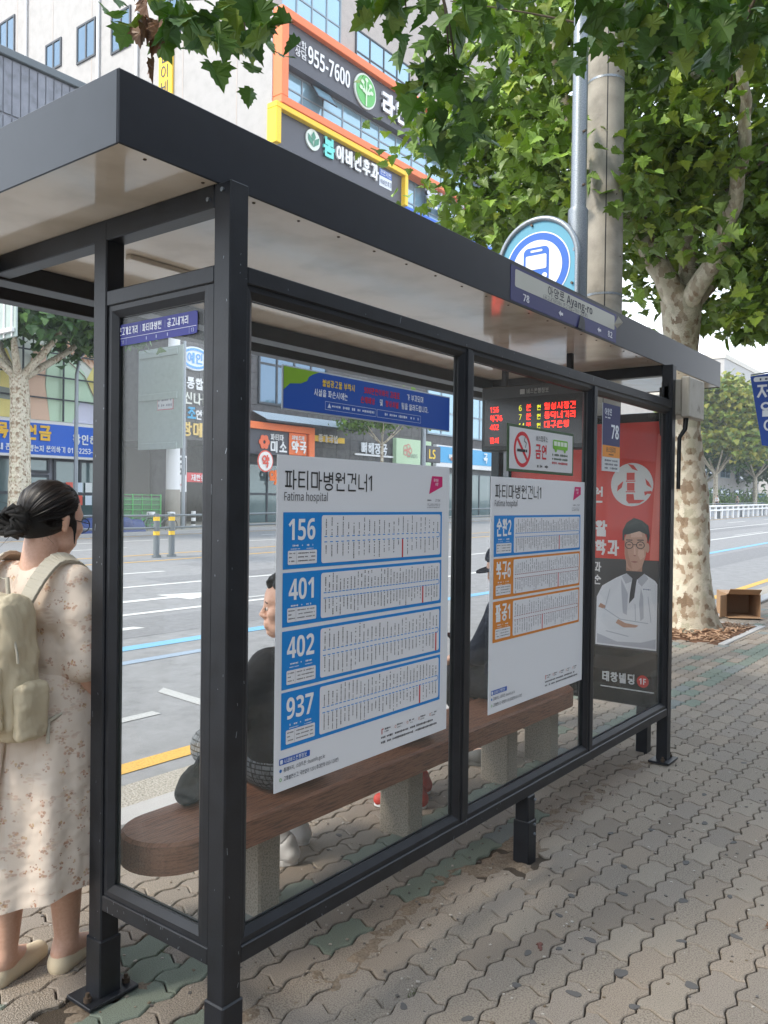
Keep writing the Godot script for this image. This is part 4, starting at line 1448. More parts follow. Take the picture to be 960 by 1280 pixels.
	# street name strip on the roof edge, torn at its lower right
	o = thing("street_name_sign", "torn navy and white street name strip Ayang-ro on roof edge", "sign", Vector3(1.548, 2.330, -0.0478))
	bar(o, "strip", Vector3(0, 0, 0), Vector3(1.11, 0.146, 0.0012), mat("plate_navy", Color(0.15, 0.15, 0.42), 0.4), 0.0004)
	p = Print.new()
	p.layer = 6
	p.ink(Color(0.80, 0.80, 0.76))
	p.rrect(0.035, 0.062, 1.085, 0.134, 0.010)
	p.layer = 8
	p.ink(Color(0.15, 0.15, 0.2))
	p.text("아양로 Ayang-ro", 0.33, 0.086, 0.044, 0.11, 1.28, true)
	p.ink(Color(0.30, 0.30, 0.36))
	p.text("(공고네거리에서 큰고개입구까지 도로명)", 0.29, 0.064, 0.019, 0.09, 1.30, false)
	p.ink(Color(0.9, 0.9, 0.93))
	p.latin("78", 0.105, 0.016, 0.03, 1.3, true)
	p.latin("82", 1.00, 0.016, 0.03, 1.3, true)
	for x in [0.44, 0.87]:
		p.pts([x, 0.030, x + 0.022, 0.044, x + 0.022, 0.016])
		p.pts([x + 0.020, 0.036, x + 0.045, 0.036, x + 0.045, 0.024, x + 0.020, 0.024])
	part(o, "print", p.mb.mesh(), M.ink)
	var tear := MB.new()
	tear.col = Color(1, 1, 1)
	var tp := PackedVector2Array([Vector2(0.640, -0.002), Vector2(0.655, 0.03), Vector2(0.668, 0.062), Vector2(0.69, 0.058), Vector2(0.715, 0.050), Vector2(0.722, 0.02), Vector2(0.722, -0.002)])
	var id := Geometry2D.triangulate_polygon(tp)
	for k in range(0, id.size(), 3):
		tear.flat(Vector3(tp[id[k]].x, tp[id[k]].y, 0.0045), Vector3(tp[id[k + 1]].x, tp[id[k + 1]].y, 0.0045), Vector3(tp[id[k + 2]].x, tp[id[k + 2]].y, 0.0045), Vector3.BACK)
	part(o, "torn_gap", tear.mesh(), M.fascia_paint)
	var curl := MB.new()
	curl.quad(Vector3(1.075, 0.09, 0.004), Vector3(1.112, 0.075, 0.006), Vector3(1.125, 0.105, 0.03), Vector3(1.085, 0.13, 0.022), Vector3(0, 0, 1))
	part(o, "peeling_corner", curl.mesh(), mat("paper_back", Color(0.78, 0.78, 0.75), 0.6))
	# small sticker on the second pane, over the display
	build_advert(r)
	build_display(r)

func build_advert(r: RandomNumberGenerator) -> void:
	# the cabinet faces up the street (towards -x); on its face, right is towards the sidewalk (+z)
	var o := thing("advert_cabinet", "tall dark advert cabinet with red clinic poster closing far shelter end", "advert cabinet", Vector3(3.50, 0, 0))
	bar(o, "case", Vector3(0.004, 0.28, -1.13), Vector3(0.13, 2.06, -0.075), mat("cabinet_black", Color(0.085, 0.085, 0.09), 0.25), 0.006)
	for z in [-1.0, -0.2]:
		bar(o, "foot", Vector3(0.03, -0.02, z - 0.035), Vector3(0.10, 0.281, z + 0.035), M.shelter_paint, 0.003)
	bar(o, "glass", Vector3(0.0005, 0.30, -1.11), Vector3(0.0035, 2.04, -0.095), mat("cabinet_glass", Color(0.05, 0.052, 0.055), 0.04), 0.0)
	M.cabinet_glass.metallic_specular = 0.6
	var p := Print.new()
	p.layer = 6
	var R := -0.098
	p.ink(Color(0.80, 0.17, 0.11))
	p.rect(-1.10, 1.17, R, 2.005)
	p.ink(Color(0.20, 0.20, 0.21))
	p.rect(-1.10, 0.62, R, 1.17)
	p.layer = 7
	p.ink(Color(0.86, 0.42, 0.36))
	p.pts([-0.155, 1.172, -0.10, 1.172, -0.10, 1.93, -0.115, 1.93])
	p.layer = 8
	p.ink(Color(0.83, 0.83, 0.83))
	p.disc(-0.272, 1.627, 0.132, 0.132, 40)
	p.layer = 9
	p.ink(Color(0.80, 0.17, 0.11))
	# emblem: a spine in three blocks with a hook, three leaves
	p.rect(-0.305, 1.655, -0.255, 1.70)
	p.rect(-0.31, 1.645, -0.25, 1.652)
	p.rect(-0.302, 1.59, -0.255, 1.638)
	p.rect(-0.31, 1.58, -0.25, 1.587)
	p.pts([-0.305, 1.57, -0.26, 1.57, -0.255, 1.535, -0.19, 1.535, -0.22, 1.515, -0.29, 1.512, -0.305, 1.53])
	p.pts([-0.30, 1.755, -0.262, 1.745, -0.235, 1.71, -0.27, 1.722])
	p.pts([-0.365, 1.585, -0.36, 1.62, -0.325, 1.65, -0.335, 1.61])
	p.pts([-0.19, 1.665, -0.165, 1.64, -0.148, 1.605, -0.18, 1.625])
	p.pts([-0.195, 1.585, -0.19, 1.56, -0.175, 1.572, -0.145, 1.57, -0.15, 1.59])
	p.ink(Color(0.87, 0.86, 0.86))
	p.text("원", -0.535, 1.515, 0.10, 0.12, 0.9)
	p.text("활", -0.505, 1.305, 0.10, 0.15, 0.85)
	p.text("학과", -0.505, 1.19, 0.095, 0.15, 0.85)
	p.text("과", -0.51, 1.085, 0.06, 0.13, 0.9)
	p.text("순", -0.51, 1.005, 0.06, 0.13, 0.9)
	# doctor in a white coat, arms folded
	p.layer = 10
	p.ink(Color(0.86, 0.87, 0.885))
	p.pts([-0.49, 0.63, -0.485, 0.93, -0.45, 1.00, -0.36, 1.055, -0.295, 1.085, -0.24, 1.02, -0.18, 1.085, -0.12, 1.05, -0.105, 1.03, -0.105, 0.63])
	p.layer = 11
	p.ink(Color(0.76, 0.59, 0.51))
	p.pts([-0.298, 1.10, -0.20, 1.10, -0.195, 1.18, -0.30, 1.18])
	p.pts([-0.312, 1.30, -0.31, 1.20, -0.295, 1.135, -0.262, 1.105, -0.232, 1.105, -0.198, 1.135, -0.178, 1.20, -0.172, 1.30, -0.20, 1.36, -0.28, 1.36])
	p.disc(-0.168, 1.245, 0.011, 0.03)
	p.layer = 12
	p.ink(Color(0.70, 0.71, 0.74))
	p.pts([-0.295, 1.085, -0.245, 1.045, -0.30, 1.02, -0.325, 1.065])
	p.pts([-0.235, 1.045, -0.185, 1.09, -0.16, 1.06, -0.20, 1.01])
	p.ink(Color(0.86, 0.87, 0.89))
	p.pts([-0.262, 1.05, -0.222, 1.05, -0.235, 0.93, -0.262, 0.90])
	p.layer = 13
	p.ink(Color(0.20, 0.20, 0.22))
	p.pts([-0.258, 1.06, -0.228, 1.06, -0.234, 1.03, -0.245, 0.94, -0.278, 0.90, -0.272, 0.97])
	p.ink(Color(0.09, 0.085, 0.085))
	p.pts([-0.325, 1.285, -0.325, 1.345, -0.30, 1.395, -0.255, 1.425, -0.205, 1.41, -0.165, 1.38, -0.155, 1.32, -0.165, 1.27, -0.175, 1.325, -0.22, 1.345, -0.285, 1.325, -0.312, 1.32, -0.315, 1.285])
	p.rect(-0.302, 1.286, -0.262, 1.292)
	p.rect(-0.232, 1.288, -0.192, 1.294)
	p.ring(Vector2(-0.282, 1.258), 0.024, 0.021, 0.005)
	p.ring(Vector2(-0.212, 1.260), 0.024, 0.021, 0.005)
	p.rect(-0.258, 1.260, -0.236, 1.264)
	p.ink(Color(0.15, 0.1, 0.1))
	p.rect(-0.292, 1.257, -0.272, 1.263)
	p.rect(-0.222, 1.259, -0.202, 1.265)
	p.ink(Color(0.62, 0.40, 0.35))
	p.pts([-0.272, 1.158, -0.248, 1.164, -0.222, 1.158, -0.247, 1.150])
	p.pts([-0.256, 1.196, -0.247, 1.20, -0.236, 1.196, -0.246, 1.190])
	# sleeves' edges, folded arms and hands
	p.ink(Color(0.66, 0.68, 0.72))
	p.line(Vector2(-0.44, 0.86), Vector2(-0.33, 0.80), 0.005)
	p.line(Vector2(-0.33, 0.80), Vector2(-0.16, 0.79), 0.005)
	p.line(Vector2(-0.42, 0.72), Vector2(-0.28, 0.70), 0.005)
	p.line(Vector2(-0.16, 0.95), Vector2(-0.14, 0.80), 0.004)
	p.line(Vector2(-0.40, 0.98), Vector2(-0.43, 0.86), 0.004)
	p.line(Vector2(-0.24, 0.90), Vector2(-0.235, 0.80), 0.004)
	p.ink(Color(0.72, 0.55, 0.46))
	p.pts([-0.475, 0.865, -0.46, 0.89, -0.425, 0.875, -0.435, 0.855])
	p.pts([-0.36, 0.775, -0.345, 0.80, -0.30, 0.78, -0.215, 0.772, -0.235, 0.758, -0.31, 0.752])
	p.ink(Color(0.4, 0.45, 0.55))
	p.scribble(r, -0.19, 0.99, 0.045, 0.008)
	# modelling of the printed portrait: cheek, brow and neck tones, hair lights, coat folds
	p.layer = 12
	p.ink(Color(0.69, 0.51, 0.43))
	p.pts([-0.312, 1.28, -0.305, 1.19, -0.288, 1.135, -0.262, 1.108, -0.27, 1.15, -0.288, 1.20, -0.296, 1.28])
	p.pts([-0.300, 1.125, -0.262, 1.103, -0.232, 1.103, -0.198, 1.13, -0.20, 1.10, -0.298, 1.10])
	p.ink(Color(0.83, 0.67, 0.59))
	p.pts([-0.225, 1.235, -0.19, 1.23, -0.185, 1.19, -0.21, 1.17, -0.228, 1.20])
	p.pts([-0.275, 1.34, -0.21, 1.345, -0.20, 1.31, -0.27, 1.305])
	p.pts([-0.252, 1.25, -0.243, 1.25, -0.240, 1.20, -0.252, 1.20])
	p.layer = 15
	p.ink(Color(0.17, 0.16, 0.16))
	p.pts([-0.295, 1.375, -0.25, 1.41, -0.21, 1.40, -0.25, 1.385])
	p.pts([-0.20, 1.395, -0.17, 1.365, -0.17, 1.34, -0.195, 1.37])
	p.layer = 11
	p.ink(Color(0.84, 0.85, 0.87))
	p.pts([-0.47, 0.95, -0.40, 1.03, -0.33, 1.06, -0.36, 0.98, -0.42, 0.90])
	p.pts([-0.155, 1.06, -0.115, 1.03, -0.11, 0.86, -0.135, 0.92])
	p.pts([-0.44, 0.83, -0.33, 0.785, -0.30, 0.74, -0.40, 0.73, -0.46, 0.78])
	p.ink(Color(0.70, 0.71, 0.745))
	p.pts([-0.33, 1.05, -0.285, 0.96, -0.29, 0.83, -0.315, 0.84, -0.325, 0.95])
	p.pts([-0.205, 1.0, -0.19, 0.95, -0.185, 0.82, -0.205, 0.80, -0.215, 0.9])
	p.pts([-0.48, 0.70, -0.35, 0.66, -0.20, 0.67, -0.11, 0.70, -0.11, 0.64, -0.48, 0.64])
	# address line on the black foot of the face
	p.layer = 8
	p.ink(Color(0.80, 0.80, 0.80))
	p.text("태창빌딩", -0.445, 0.408, 0.062, 0.14, 0.86)
	p.rect(-0.452, 0.372, -0.115, 0.379)
	p.ink(Color(0.78, 0.14, 0.10))
	p.disc(-0.185, 0.436, 0.037)
	p.layer = 9
	p.ink(Color(0.9, 0.88, 0.87))
	p.latin("1F", -0.208, 0.418, 0.036, 0.85, true)
	# the printed sheet sits on the face
	part(o, "poster_print", p.mb.mesh(Transform3D(Basis(Vector3(0, 0, 1), Vector3(0, 1, 0), Vector3(-1, 0, 0)), Vector3(0.0, 0, 0))), M.ink_gloss)

func build_display(r: RandomNumberGenerator) -> void:
	var o := thing("arrival_display", "black arrival display with red dot-matrix writing hung from roof", "display", Vector3(2.72, 0, 0))
	bar(o, "case", Vector3(0.0, 1.80, -0.875), Vector3(0.10, 2.17, -0.225), mat("display_case", Color(0.075, 0.08, 0.085), 0.35), 0.008)
	for z in [-0.75, -0.35]:
		bar(o, "hanger", Vector3(0.035, 2.17, z - 0.015), Vector3(0.065, Y_SOFFIT - 0.0005, z + 0.015), M.shelter_paint, 0.002)
	bar(o, "screen_glass", Vector3(-0.003, 1.83, -0.85), Vector3(-0.0005, 2.10, -0.25), mat("screen_dark", Color(0.03, 0.03, 0.033), 0.15), 0.0)
	var B := Basis(Vector3(0, 0, 1), Vector3(0, 1, 0), Vector3(-1, 0, 0))
	var red := Print.new()
	var green := Print.new()
	red.layer = 12
	green.layer = 12
	var rows := [["156", "6", "월성시장건"], ["북구6", "7", "동덕네거리"], ["402", "14", "대구은행"]]
	for k in 3:
		var y := 2.020 - k * 0.050
		red.text(rows[k][0], -0.815, y, 0.036, 0.11, 0.85, false)
		green.text(rows[k][1], -0.630, y, 0.036, 0.11, 0.85, false)
		red.text("분", -0.585, y, 0.036, 0.11, 0.9)
		green.text("현", -0.52, y, 0.03, 0.1, 0.9)
		red.text(rows[k][2], -0.475, y, 0.038, 0.1, 0.98)
	red.text("잠시", -0.815, 1.845, 0.034, 0.1, 0.9)
	red.text("북구2", -0.70, 1.845, 0.034, 0.1, 0.9)
	green.text("후도착", -0.52, 1.845, 0.034, 0.1, 0.9)
	part(o, "led_letters", red.mb.mesh(Transform3D(B, Vector3(0, 0, 0))), glowing("led_red", Color(0.95, 0.13, 0.08), 2.0))
	part(o, "led_letters", green.mb.mesh(Transform3D(B, Vector3(0, 0, 0))), glowing("led_amber", Color(0.75, 0.75, 0.10), 0.7))
	var p := Print.new()
	p.layer = 12
	p.ink(Color(0.62, 0.62, 0.6))
	p.text("버스운행정보", -0.585, 2.115, 0.028, 0.1, 0.8)
	p.rrect(-0.625, 2.115, -0.595, 2.143, 0.004)
	part(o, "heading_print", p.mb.mesh(Transform3D(B, Vector3(0, 0, 0))), M.ink)

# ---------------------------------------------------------------- bench
func build_bench() -> void:
	var o := thing("wooden_bench", "long brown wooden bench with rounded end inside the shelter", "bench", Vector3(0, 0, 0))
	var p := PackedVector2Array()
	var x0 := 0.145
	var x1 := 3.20
	var za := -0.44
	var zb := -0.76
	for k in 13:
		var an := PI / 2 + PI * k / 12
		p.append(Vector2(x0 + 0.16 + cos(an) * 0.16, (za + zb) / 2 + sin(an) * (za - zb) / 2))
	for k in 13:
		var an := -PI / 2 + PI * k / 12
		p.append(Vector2(x1 - 0.16 + cos(an) * 0.16, (za + zb) / 2 + sin(an) * (za - zb) / 2))
	var b := MB.new()
	b.prism(p, 0.325, 0.425, 0.010, true)
	part(o, "seat_plank", b.mesh(), M.bench_wood)
	for x in [0.70, 1.62, 2.52, 3.02]:
		bar(o, "leg", Vector3(x - 0.055, -0.02, -0.70), Vector3(x + 0.055, 0.326, -0.53), M.bench_leg, 0.008)

# ---------------------------------------------------------------- poles, boxes, near signs
func build_near_things() -> void:
	# grey meter box on the far post
	var o := thing("junction_box", "grey plastic junction box fixed to far shelter post under roof", "junction box", Vector3(3.55, 0, 0))
	bar(o, "case", Vector3(-0.10, 2.03, -0.085), Vector3(0.15, 2.24, 0.035), M.box_plastic, 0.006)
	bar(o, "lid", Vector3(-0.12, 2.015, 0.0355), Vector3(0.17, 2.252, 0.085), M.box_plastic, 0.008)
	bar(o, "bracket", Vector3(-0.152, 2.06, -0.05), Vector3(-0.1005, 2.2, -0.02), M.shelter_paint, 0.002)
	var c := MB.new()
	c.tube([Vector3(-0.03, 2.031, -0.05), Vector3(-0.035, 1.96, -0.03), Vector3(-0.06, 1.90, -0.05), Vector3(-0.085, 1.92, -0.085), Vector3(-0.09, 2.0, -0.09), Vector3(-0.09, 2.2, -0.09)], [0.009, 0.009, 0.009, 0.009, 0.009, 0.009], 8)
	part(o, "cable", c.mesh(), M.dark_plastic)
	var c2 := MB.new()
	c2.tube([Vector3(-0.06, 2.0151, 0.05), Vector3(-0.06, 1.95, 0.045), Vector3(-0.075, 1.90, 0.018), Vector3(-0.075, 1.6, 0.016)], [0.016, 0.014, 0.012, 0.012], 8)
	part(o, "conduit", c2.mesh(), M.dark_plastic)
	# concrete utility pole at the kerb
	o = thing("utility_pole", "tall tapering concrete utility pole behind the shelter roof", "utility pole", Vector3(5.85, 0, -1.47))
	var m := MB.new()
	m.tube([Vector3(0, -0.1, 0), Vector3(0, 2, 0), Vector3(0.0, 5, 0), Vector3(0.0, 9.5, 0)], [0.185, 0.178, 0.165, 0.145], 28)
	part(o, "shaft", m.mesh(), M.pole_concrete)
	m = MB.new()
	m.tube([Vector3(-0.155, 0.0, 0.085), Vector3(-0.15, 3, 0.08), Vector3(-0.14, 5.5, 0.075), Vector3(-0.125, 9.2, 0.07)], [0.006, 0.006, 0.006, 0.006], 6)
	part(o, "cable", m.mesh(), M.dark_plastic)
	for y in [5.35, 3.4]:
		m = MB.new()
		var rr: float = 0.166 if y > 5 else 0.174
		m.tube([Vector3(0, y, 0), Vector3(0, y + 0.02, 0)], [rr, rr], 28, false)
		part(o, "strap_band", m.mesh(), M.galvanised)
	for k in 10:
		m = MB.new()
		m.rod(Vector3(0, 0, 0.15), Vector3(0, 0, 0.176), 0.006, 6)
		part(o, "step_socket", m.mesh(), M.bolt_steel, Vector3(0, 3.2 + k * 0.55, 0), Basis(Vector3.UP, -0.5 + (k % 2) * 0.35))
	# steel post that carries the round bus sign
	o = thing("sign_post", "galvanised steel sign post with stepped sleeve beside utility pole", "sign post", Vector3(5.18, 0, -1.42))
	m = MB.new()
	m.tube([Vector3(0, -0.05, 0), Vector3(0, 3.98, 0), Vector3(0.003, 4.0, 0), Vector3(0.005, 4.03, 0), Vector3(0.06, 9.0, -0.02)], [0.085, 0.085, 0.085, 0.066, 0.055], 20)
	part(o, "shaft", m.mesh(), M.galvanised)
	for y in [4.2, 4.65, 5.4, 6.1, 6.8]:
		m = MB.new()
		m.rod(Vector3(-0.02, y, 0.04), Vector3(-0.035, y, 0.075), 0.011, 8)
		part(o, "bolt", m.mesh(), M.bolt_steel)
	# round bus stop sign, facing up the street
	o = thing("bus_stop_sign", "arched blue bus stop sign with white bus emblem above roof", "sign", Vector3(5.08, 3.48, -1.743))
	o.scale = Vector3.ONE * 1.127
	var B := Basis(Vector3(0, 0, 1), Vector3(0, 1, 0), Vector3(-1, 0, 0))
	var ou := PackedVector2Array()
	for k in 25:
		var an := PI * k / 24
		ou.append(Vector2(cos(an) * 0.33, 0.10 + sin(an) * 0.33))
	ou.append(Vector2(-0.33, -0.85))
	ou.append(Vector2(0.33, -0.85))
	var path := []
	for q in ou:
		path.append(Vector3(q.x, q.y, 0))
	path.append(path[0])
	var fr := MB.new()
	var rad := []
	for q in path:
		rad.append(0.022)
	fr.tube(path, rad, 10, false)
	part(o, "frame", fr.mesh(Transform3D(B, Vector3.ZERO)), M.galvanised)
	var p := Print.new()
	p.layer = 0
	p.dz = 0.001
	p.ink(Color(0.34, 0.60, 0.70))
	p.poly(ou)
	p.layer = 3
	p.ink(Color(0.86, 0.88, 0.90))
	p.disc(0, 0.06, 0.272, 0.272, 48)
	p.layer = 5
	p.ink(Color(0.16, 0.38, 0.73))
	p.disc(0, 0.06, 0.262, 0.262, 48)
	p.layer = 7
	p.ink(Color(0.86, 0.88, 0.90))
	p.disc(0, 0.06, 0.208, 0.208, 48)
	p.layer = 9
	p.ink(Color(0.16, 0.38, 0.73))
	p.rrect(-0.115, -0.08, 0.10, 0.215, 0.04)
	p.rrect(-0.10, -0.125, -0.05, -0.06, 0.01)
	p.rrect(0.035, -0.125, 0.085, -0.06, 0.01)
	p.layer = 11
	p.ink(Color(0.86, 0.88, 0.90))
	p.rrect(-0.095, 0.045, 0.08, 0.155, 0.012)
	p.rrect(-0.055, 0.178, 0.045, 0.195, 0.008)
	p.disc(0.065, -0.01, 0.022)
	p.disc(-0.085, -0.01, 0.022)
	p.layer = 5
	p.text("버스정류장", -0.25, -0.55, 0.1, 0.1, 0.95)
	p.layer = 6
	p.pts([0.20, -0.20, 0.23, -0.13, 0.245, -0.19, 0.30, -0.20, 0.255, -0.225])
	part(o, "face_print", p.mb.mesh(Transform3D(B, Vector3.ZERO)), M.ink)
	var back := MB.new()
	var id := Geometry2D.triangulate_polygon(ou)
	for k in range(0, id.size(), 3):
		back.flat(B * Vector3(ou[id[k]].x, ou[id[k]].y, -0.006), B * Vector3(ou[id[k + 1]].x, ou[id[k + 1]].y, -0.006), B * Vector3(ou[id[k + 2]].x, ou[id[k + 2]].y, -0.006), Vector3.RIGHT)
	part(o, "back_plate", back.mesh(), M.galvanised)
	for q in [[-0.05, 0.39], [0.29, -0.1], [-0.29, -0.1]]:
		m = MB.new()
		m.rod(B * Vector3(q[0], q[1], 0.0), B * Vector3(q[0], q[1], 0.016), 0.010, 8)
		part(o, "bolt", m.mesh(), M.bolt_steel)
	m = MB.new()
	for y in [0.15, -0.5]:
		m.rod(Vector3(0.0, y, 0.29), Vector3(0.09, y, 0.32), 0.016, 8)
	part(o, "bracket", m.mesh(), M.galvanised)
	# cardboard box lying on its side by the kerb, its mouth towards the camera
	o = thing("cardboard_box", "open brown cardboard box lying on its side by the kerb", "box", Vector3(10.62, 0.008, -1.46), 0.5)
	var w := 0.27
	var h := 0.32
	var d := 0.22
	var t := 0.008
	for q in [["bottom_panel", Vector3(-w, 0.0, -d), Vector3(w, t, d)], ["top_panel", Vector3(-w, h - t, -d), Vector3(w, h, d)], ["end_panel", Vector3(w - t, t, -d), Vector3(w, h - t, d)], ["back_panel", Vector3(-w, t, -d), Vector3(w - t, h - t, -d + t)], ["side_panel", Vector3(-w, t, d - t), Vector3(w - t, h - t, d)]]:
		bar(o, q[0], q[1], q[2], M.cardboard, 0.001)
	var fl := MB.new()
	fl.box(Vector3(-0.16, -t, -d), Vector3(0, 0, d), 0.001)
	part(o, "flap", fl.mesh(), M.cardboard, Vector3(-w, 0.012, 0), Basis(Vector3.BACK, -0.05))
	fl = MB.new()
	fl.box(Vector3(-0.17, 0, -0.004), Vector3(0, h - 0.03, 0.004), 0.001)
	part(o, "flap", fl.mesh(), M.cardboard, Vector3(-w, 0.015, -d), Basis(Vector3.UP, -0.7))
	fl = MB.new()
	fl.box(Vector3(-0.15, 0, -d + 0.02), Vector3(0, t, d - 0.02), 0.001)
	part(o, "flap", fl.mesh(), M.cardboard, Vector3(-w, h - t, 0), Basis(Vector3.BACK, -0.55))
	# blue street flag at the right edge, facing up the street
	o = thing("street_flag", "blue hanging street flag with large white lettering at right edge", "flag", Vector3(9.8, 0, -1.15))
	m = MB.new()
	m.tube([Vector3(0.03, 0, 0.66), Vector3(0.03, 3.6, 0.66)], [0.03, 0.025], 10)
	part(o, "staff", m.mesh(), M.galvanised)
	m = MB.new()
	m.rod(Vector3(0.02, 3.245, 0.66), Vector3(0.02, 3.18, 0.0), 0.010, 8)
	part(o, "arm", m.mesh(), M.galvanised)
	var fb := MB.new()
	var poly := [Vector2(0.0, 0.96), Vector2(0.62, 1.02), Vector2(0.62, 0.0), Vector2(0.155, 0.08)]
	for i in 8:
		for j in 8:
			var q := []
			for k in [[i, j], [i + 1, j], [i + 1, j + 1], [i, j + 1]]:
				var e0: Vector2 = poly[0].lerp(poly[1], k[0] / 8.0)
				var e1: Vector2 = poly[3].lerp(poly[2], k[0] / 8.0)
				var e2: Vector2 = e0.lerp(e1, k[1] / 8.0)
				q.append(Vector3(e2.x, e2.y, 0.008 * sin(e2.x * 9.0)))
			fb.quad(q[0], q[1], q[2], q[3], Vector3.BACK)
	part(o, "cloth", fb.mesh(), mat("flag_blue", Color(0.17, 0.30, 0.62), 0.8), Vector3(0, 2.2, 0), B)
	var p2 := Print.new()
	p2.dz = 0.001
	p2.layer = 12
	p2.ink(Color(0.86, 0.88, 0.91))
	p2.rrect(0.045, 0.885, 0.50, 0.945, 0.025)
	p2.text("제", 0.075, 0.66, 0.20, 0.14, 1.15)
	p2.text("일", 0.12, 0.44, 0.19, 0.14, 1.15)
	p2.text("이", 0.16, 0.24, 0.17, 0.14, 1.15)
	p2.layer = 14
	p2.ink(Color(0.2, 0.25, 0.4))
	p2.scribble(rng, 0.09, 0.895, 0.38, 0.035)
	part(o, "print", p2.mb.mesh(), M.ink_matt, Vector3(0, 2.2, 0), B)

# ---------------------------------------------------------------- people
func hand_bones(wrist: Vector3, dir: Vector3, out: Vector3, thumb: Vector3, curl := 0.5, s := 1.0) -> Array:
	# dir: along the palm; out: back of the hand; thumb: side on which the thumb leaves
	var b := []
	dir = dir.normalized()
	thumb = (thumb - dir * thumb.dot(dir)).normalized()
	out = dir.cross(thumb).normalized() * signf(dir.cross(thumb).dot(out) + 1e-6)
	var k := wrist + dir * 0.075 * s
	for j in 4:
		var side := thumb * (0.030 - 0.0195 * j) * s
		b.append([wrist + dir * 0.008 + side * 0.6, k + side, 0.013 * s, 0.0105 * s])
		var len: float = [0.062, 0.070, 0.065, 0.050][j] * s
		var d1 := (dir - out * curl * 0.6).normalized()
		var d2 := (dir - out * curl * 1.6).normalized()
		var p1 := k + side + d1 * len * 0.5
		var p2 := p1 + d2 * len * 0.35
		b.append([k + side, p1, 0.0098 * s, 0.0088 * s])
		b.append([p1, p2, 0.0088 * s, 0.0078 * s])
		b.append([p2, p2 + (d2 - out * curl * 0.6).normalized() * len * 0.25, 0.0078 * s, 0.0068 * s])
	var t0 := wrist + dir * 0.018 * s + thumb * 0.024 * s
	var t1 := t0 + (thumb * 0.8 + dir * 0.75 - out * 0.3).normalized() * 0.038 * s
	var t2 := t1 + (thumb * 0.35 + dir - out * 0.3).normalized() * 0.032 * s
	b.append([t0, t1, 0.0135 * s, 0.011 * s])
	b.append([t1, t2, 0.0105 * s, 0.0085 * s])
	return b

func head_bones(c: Vector3, B: Basis, s := 1.0) -> Array:
	# c: middle of the head; B: -z is where the face looks, y up
	var f := func(x: float, y: float, z: float) -> Vector3: return c + B * (Vector3(x, y, z) * s)
	return [
		[f.call(0, 0.035, 0.020), f.call(0, 0.040, -0.022), 0.081 * s, 0.074 * s],
		[f.call(0, -0.01, -0.025), f.call(0, -0.055, -0.040), 0.062 * s, 0.048 * s],
		[f.call(-0.028, -0.062, -0.040), f.call(0.028, -0.062, -0.040), 0.034 * s, 0.034 * s],
		[f.call(0, -0.092, -0.062), f.call(0, -0.090, -0.070), 0.021 * s, 0.017 * s],
		[f.call(0, 0.014, -0.088), f.call(0, -0.022, -0.106), 0.0085 * s, 0.0100 * s],
		[f.call(-0.011, -0.028, -0.094), f.call(0.011, -0.028, -0.094), 0.009 * s, 0.009 * s],
		[f.call(-0.016, -0.054, -0.088), f.call(0.016, -0.054, -0.088), 0.0085 * s, 0.0085 * s],
		[f.call(-0.014, -0.067, -0.087), f.call(0.014, -0.067, -0.087), 0.0085 * s, 0.0085 * s],
		[f.call(-0.036, 0.028, -0.076), f.call(0.036, 0.028, -0.076), 0.016 * s, 0.016 * s],
		[f.call(-0.045, -0.015, -0.062), f.call(-0.040, -0.03, -0.06), 0.026 * s, 0.022 * s],
		[f.call(0.045, -0.015, -0.062), f.call(0.040, -0.03, -0.06), 0.026 * s, 0.022 * s],
		[f.call(-0.079, 0.012, 0.008), f.call(-0.076, -0.024, 0.002), 0.014 * s, 0.010 * s],
		[f.call(0.079, 0.012, 0.008), f.call(0.076, -0.024, 0.002), 0.014 * s, 0.010 * s],
	]

func face_parts(parent: Node, c: Vector3, B: Basis, s := 1.0, glasses := false) -> void:
	for x in [-0.031, 0.031]:
		var e := MB.new()
		e.ball(Vector3.ZERO, Vector3(0.0115, 0.0075, 0.008) * s, 10, 8)
		part(parent, "eye", e.mesh(), mat("eye_white", Color(0.82, 0.79, 0.76), 0.3), c + B * (Vector3(x, 0.002, -0.0855) * s), B)
		var q := MB.new()
		q.ball(Vector3.ZERO, Vector3(0.0058, 0.0062, 0.003) * s, 10, 6)
		part(parent, "iris", q.mesh(), mat("iris_dark", Color(0.10, 0.06, 0.04), 0.2), c + B * (Vector3(x, 0.002, -0.0925) * s), B)
		var w := MB.new()
		w.tube([Vector3(-0.018, 0, 0.004), Vector3(0, 0.004, -0.001), Vector3(0.018, 0, 0.006)], [0.0025, 0.0035, 0.002], 6)
		part(parent, "eyebrow", w.mesh(), M.black_hair, c + B * (Vector3(x, 0.026, -0.091) * s), B)
	var l := MB.new()
	l.tube([Vector3(-0.022, 0, 0.006), Vector3(0, 0.001, -0.003), Vector3(0.022, 0, 0.006)], [0.003, 0.0048, 0.003], 8)
	part(parent, "lips", l.mesh(), mat("lips", Color(0.62, 0.36, 0.33), 0.4), c + B * (Vector3(0, -0.061, -0.0895) * s), B)
	if glasses:
		var g := MB.new()
		for x in [-0.033, 0.033]:
			var ring := []
			var rr := []
			for k in 19:
				var an := TAU * k / 18
				ring.append(Vector3(x + cos(an) * 0.026, sin(an) * 0.022, -0.108))
				rr.append(0.0016)
			g.tube(ring, rr, 6, false)
			g.rod(Vector3(signf(x) * 0.058, 0.006, -0.106), Vector3(signf(x) * 0.084, 0.012, 0.005), 0.0016, 6)
		g.rod(Vector3(-0.008, 0.003, -0.109), Vector3(0.008, 0.003, -0.109), 0.0015, 6)
		part(parent, "glasses", g.mesh(), M.dark_plastic, c, B)

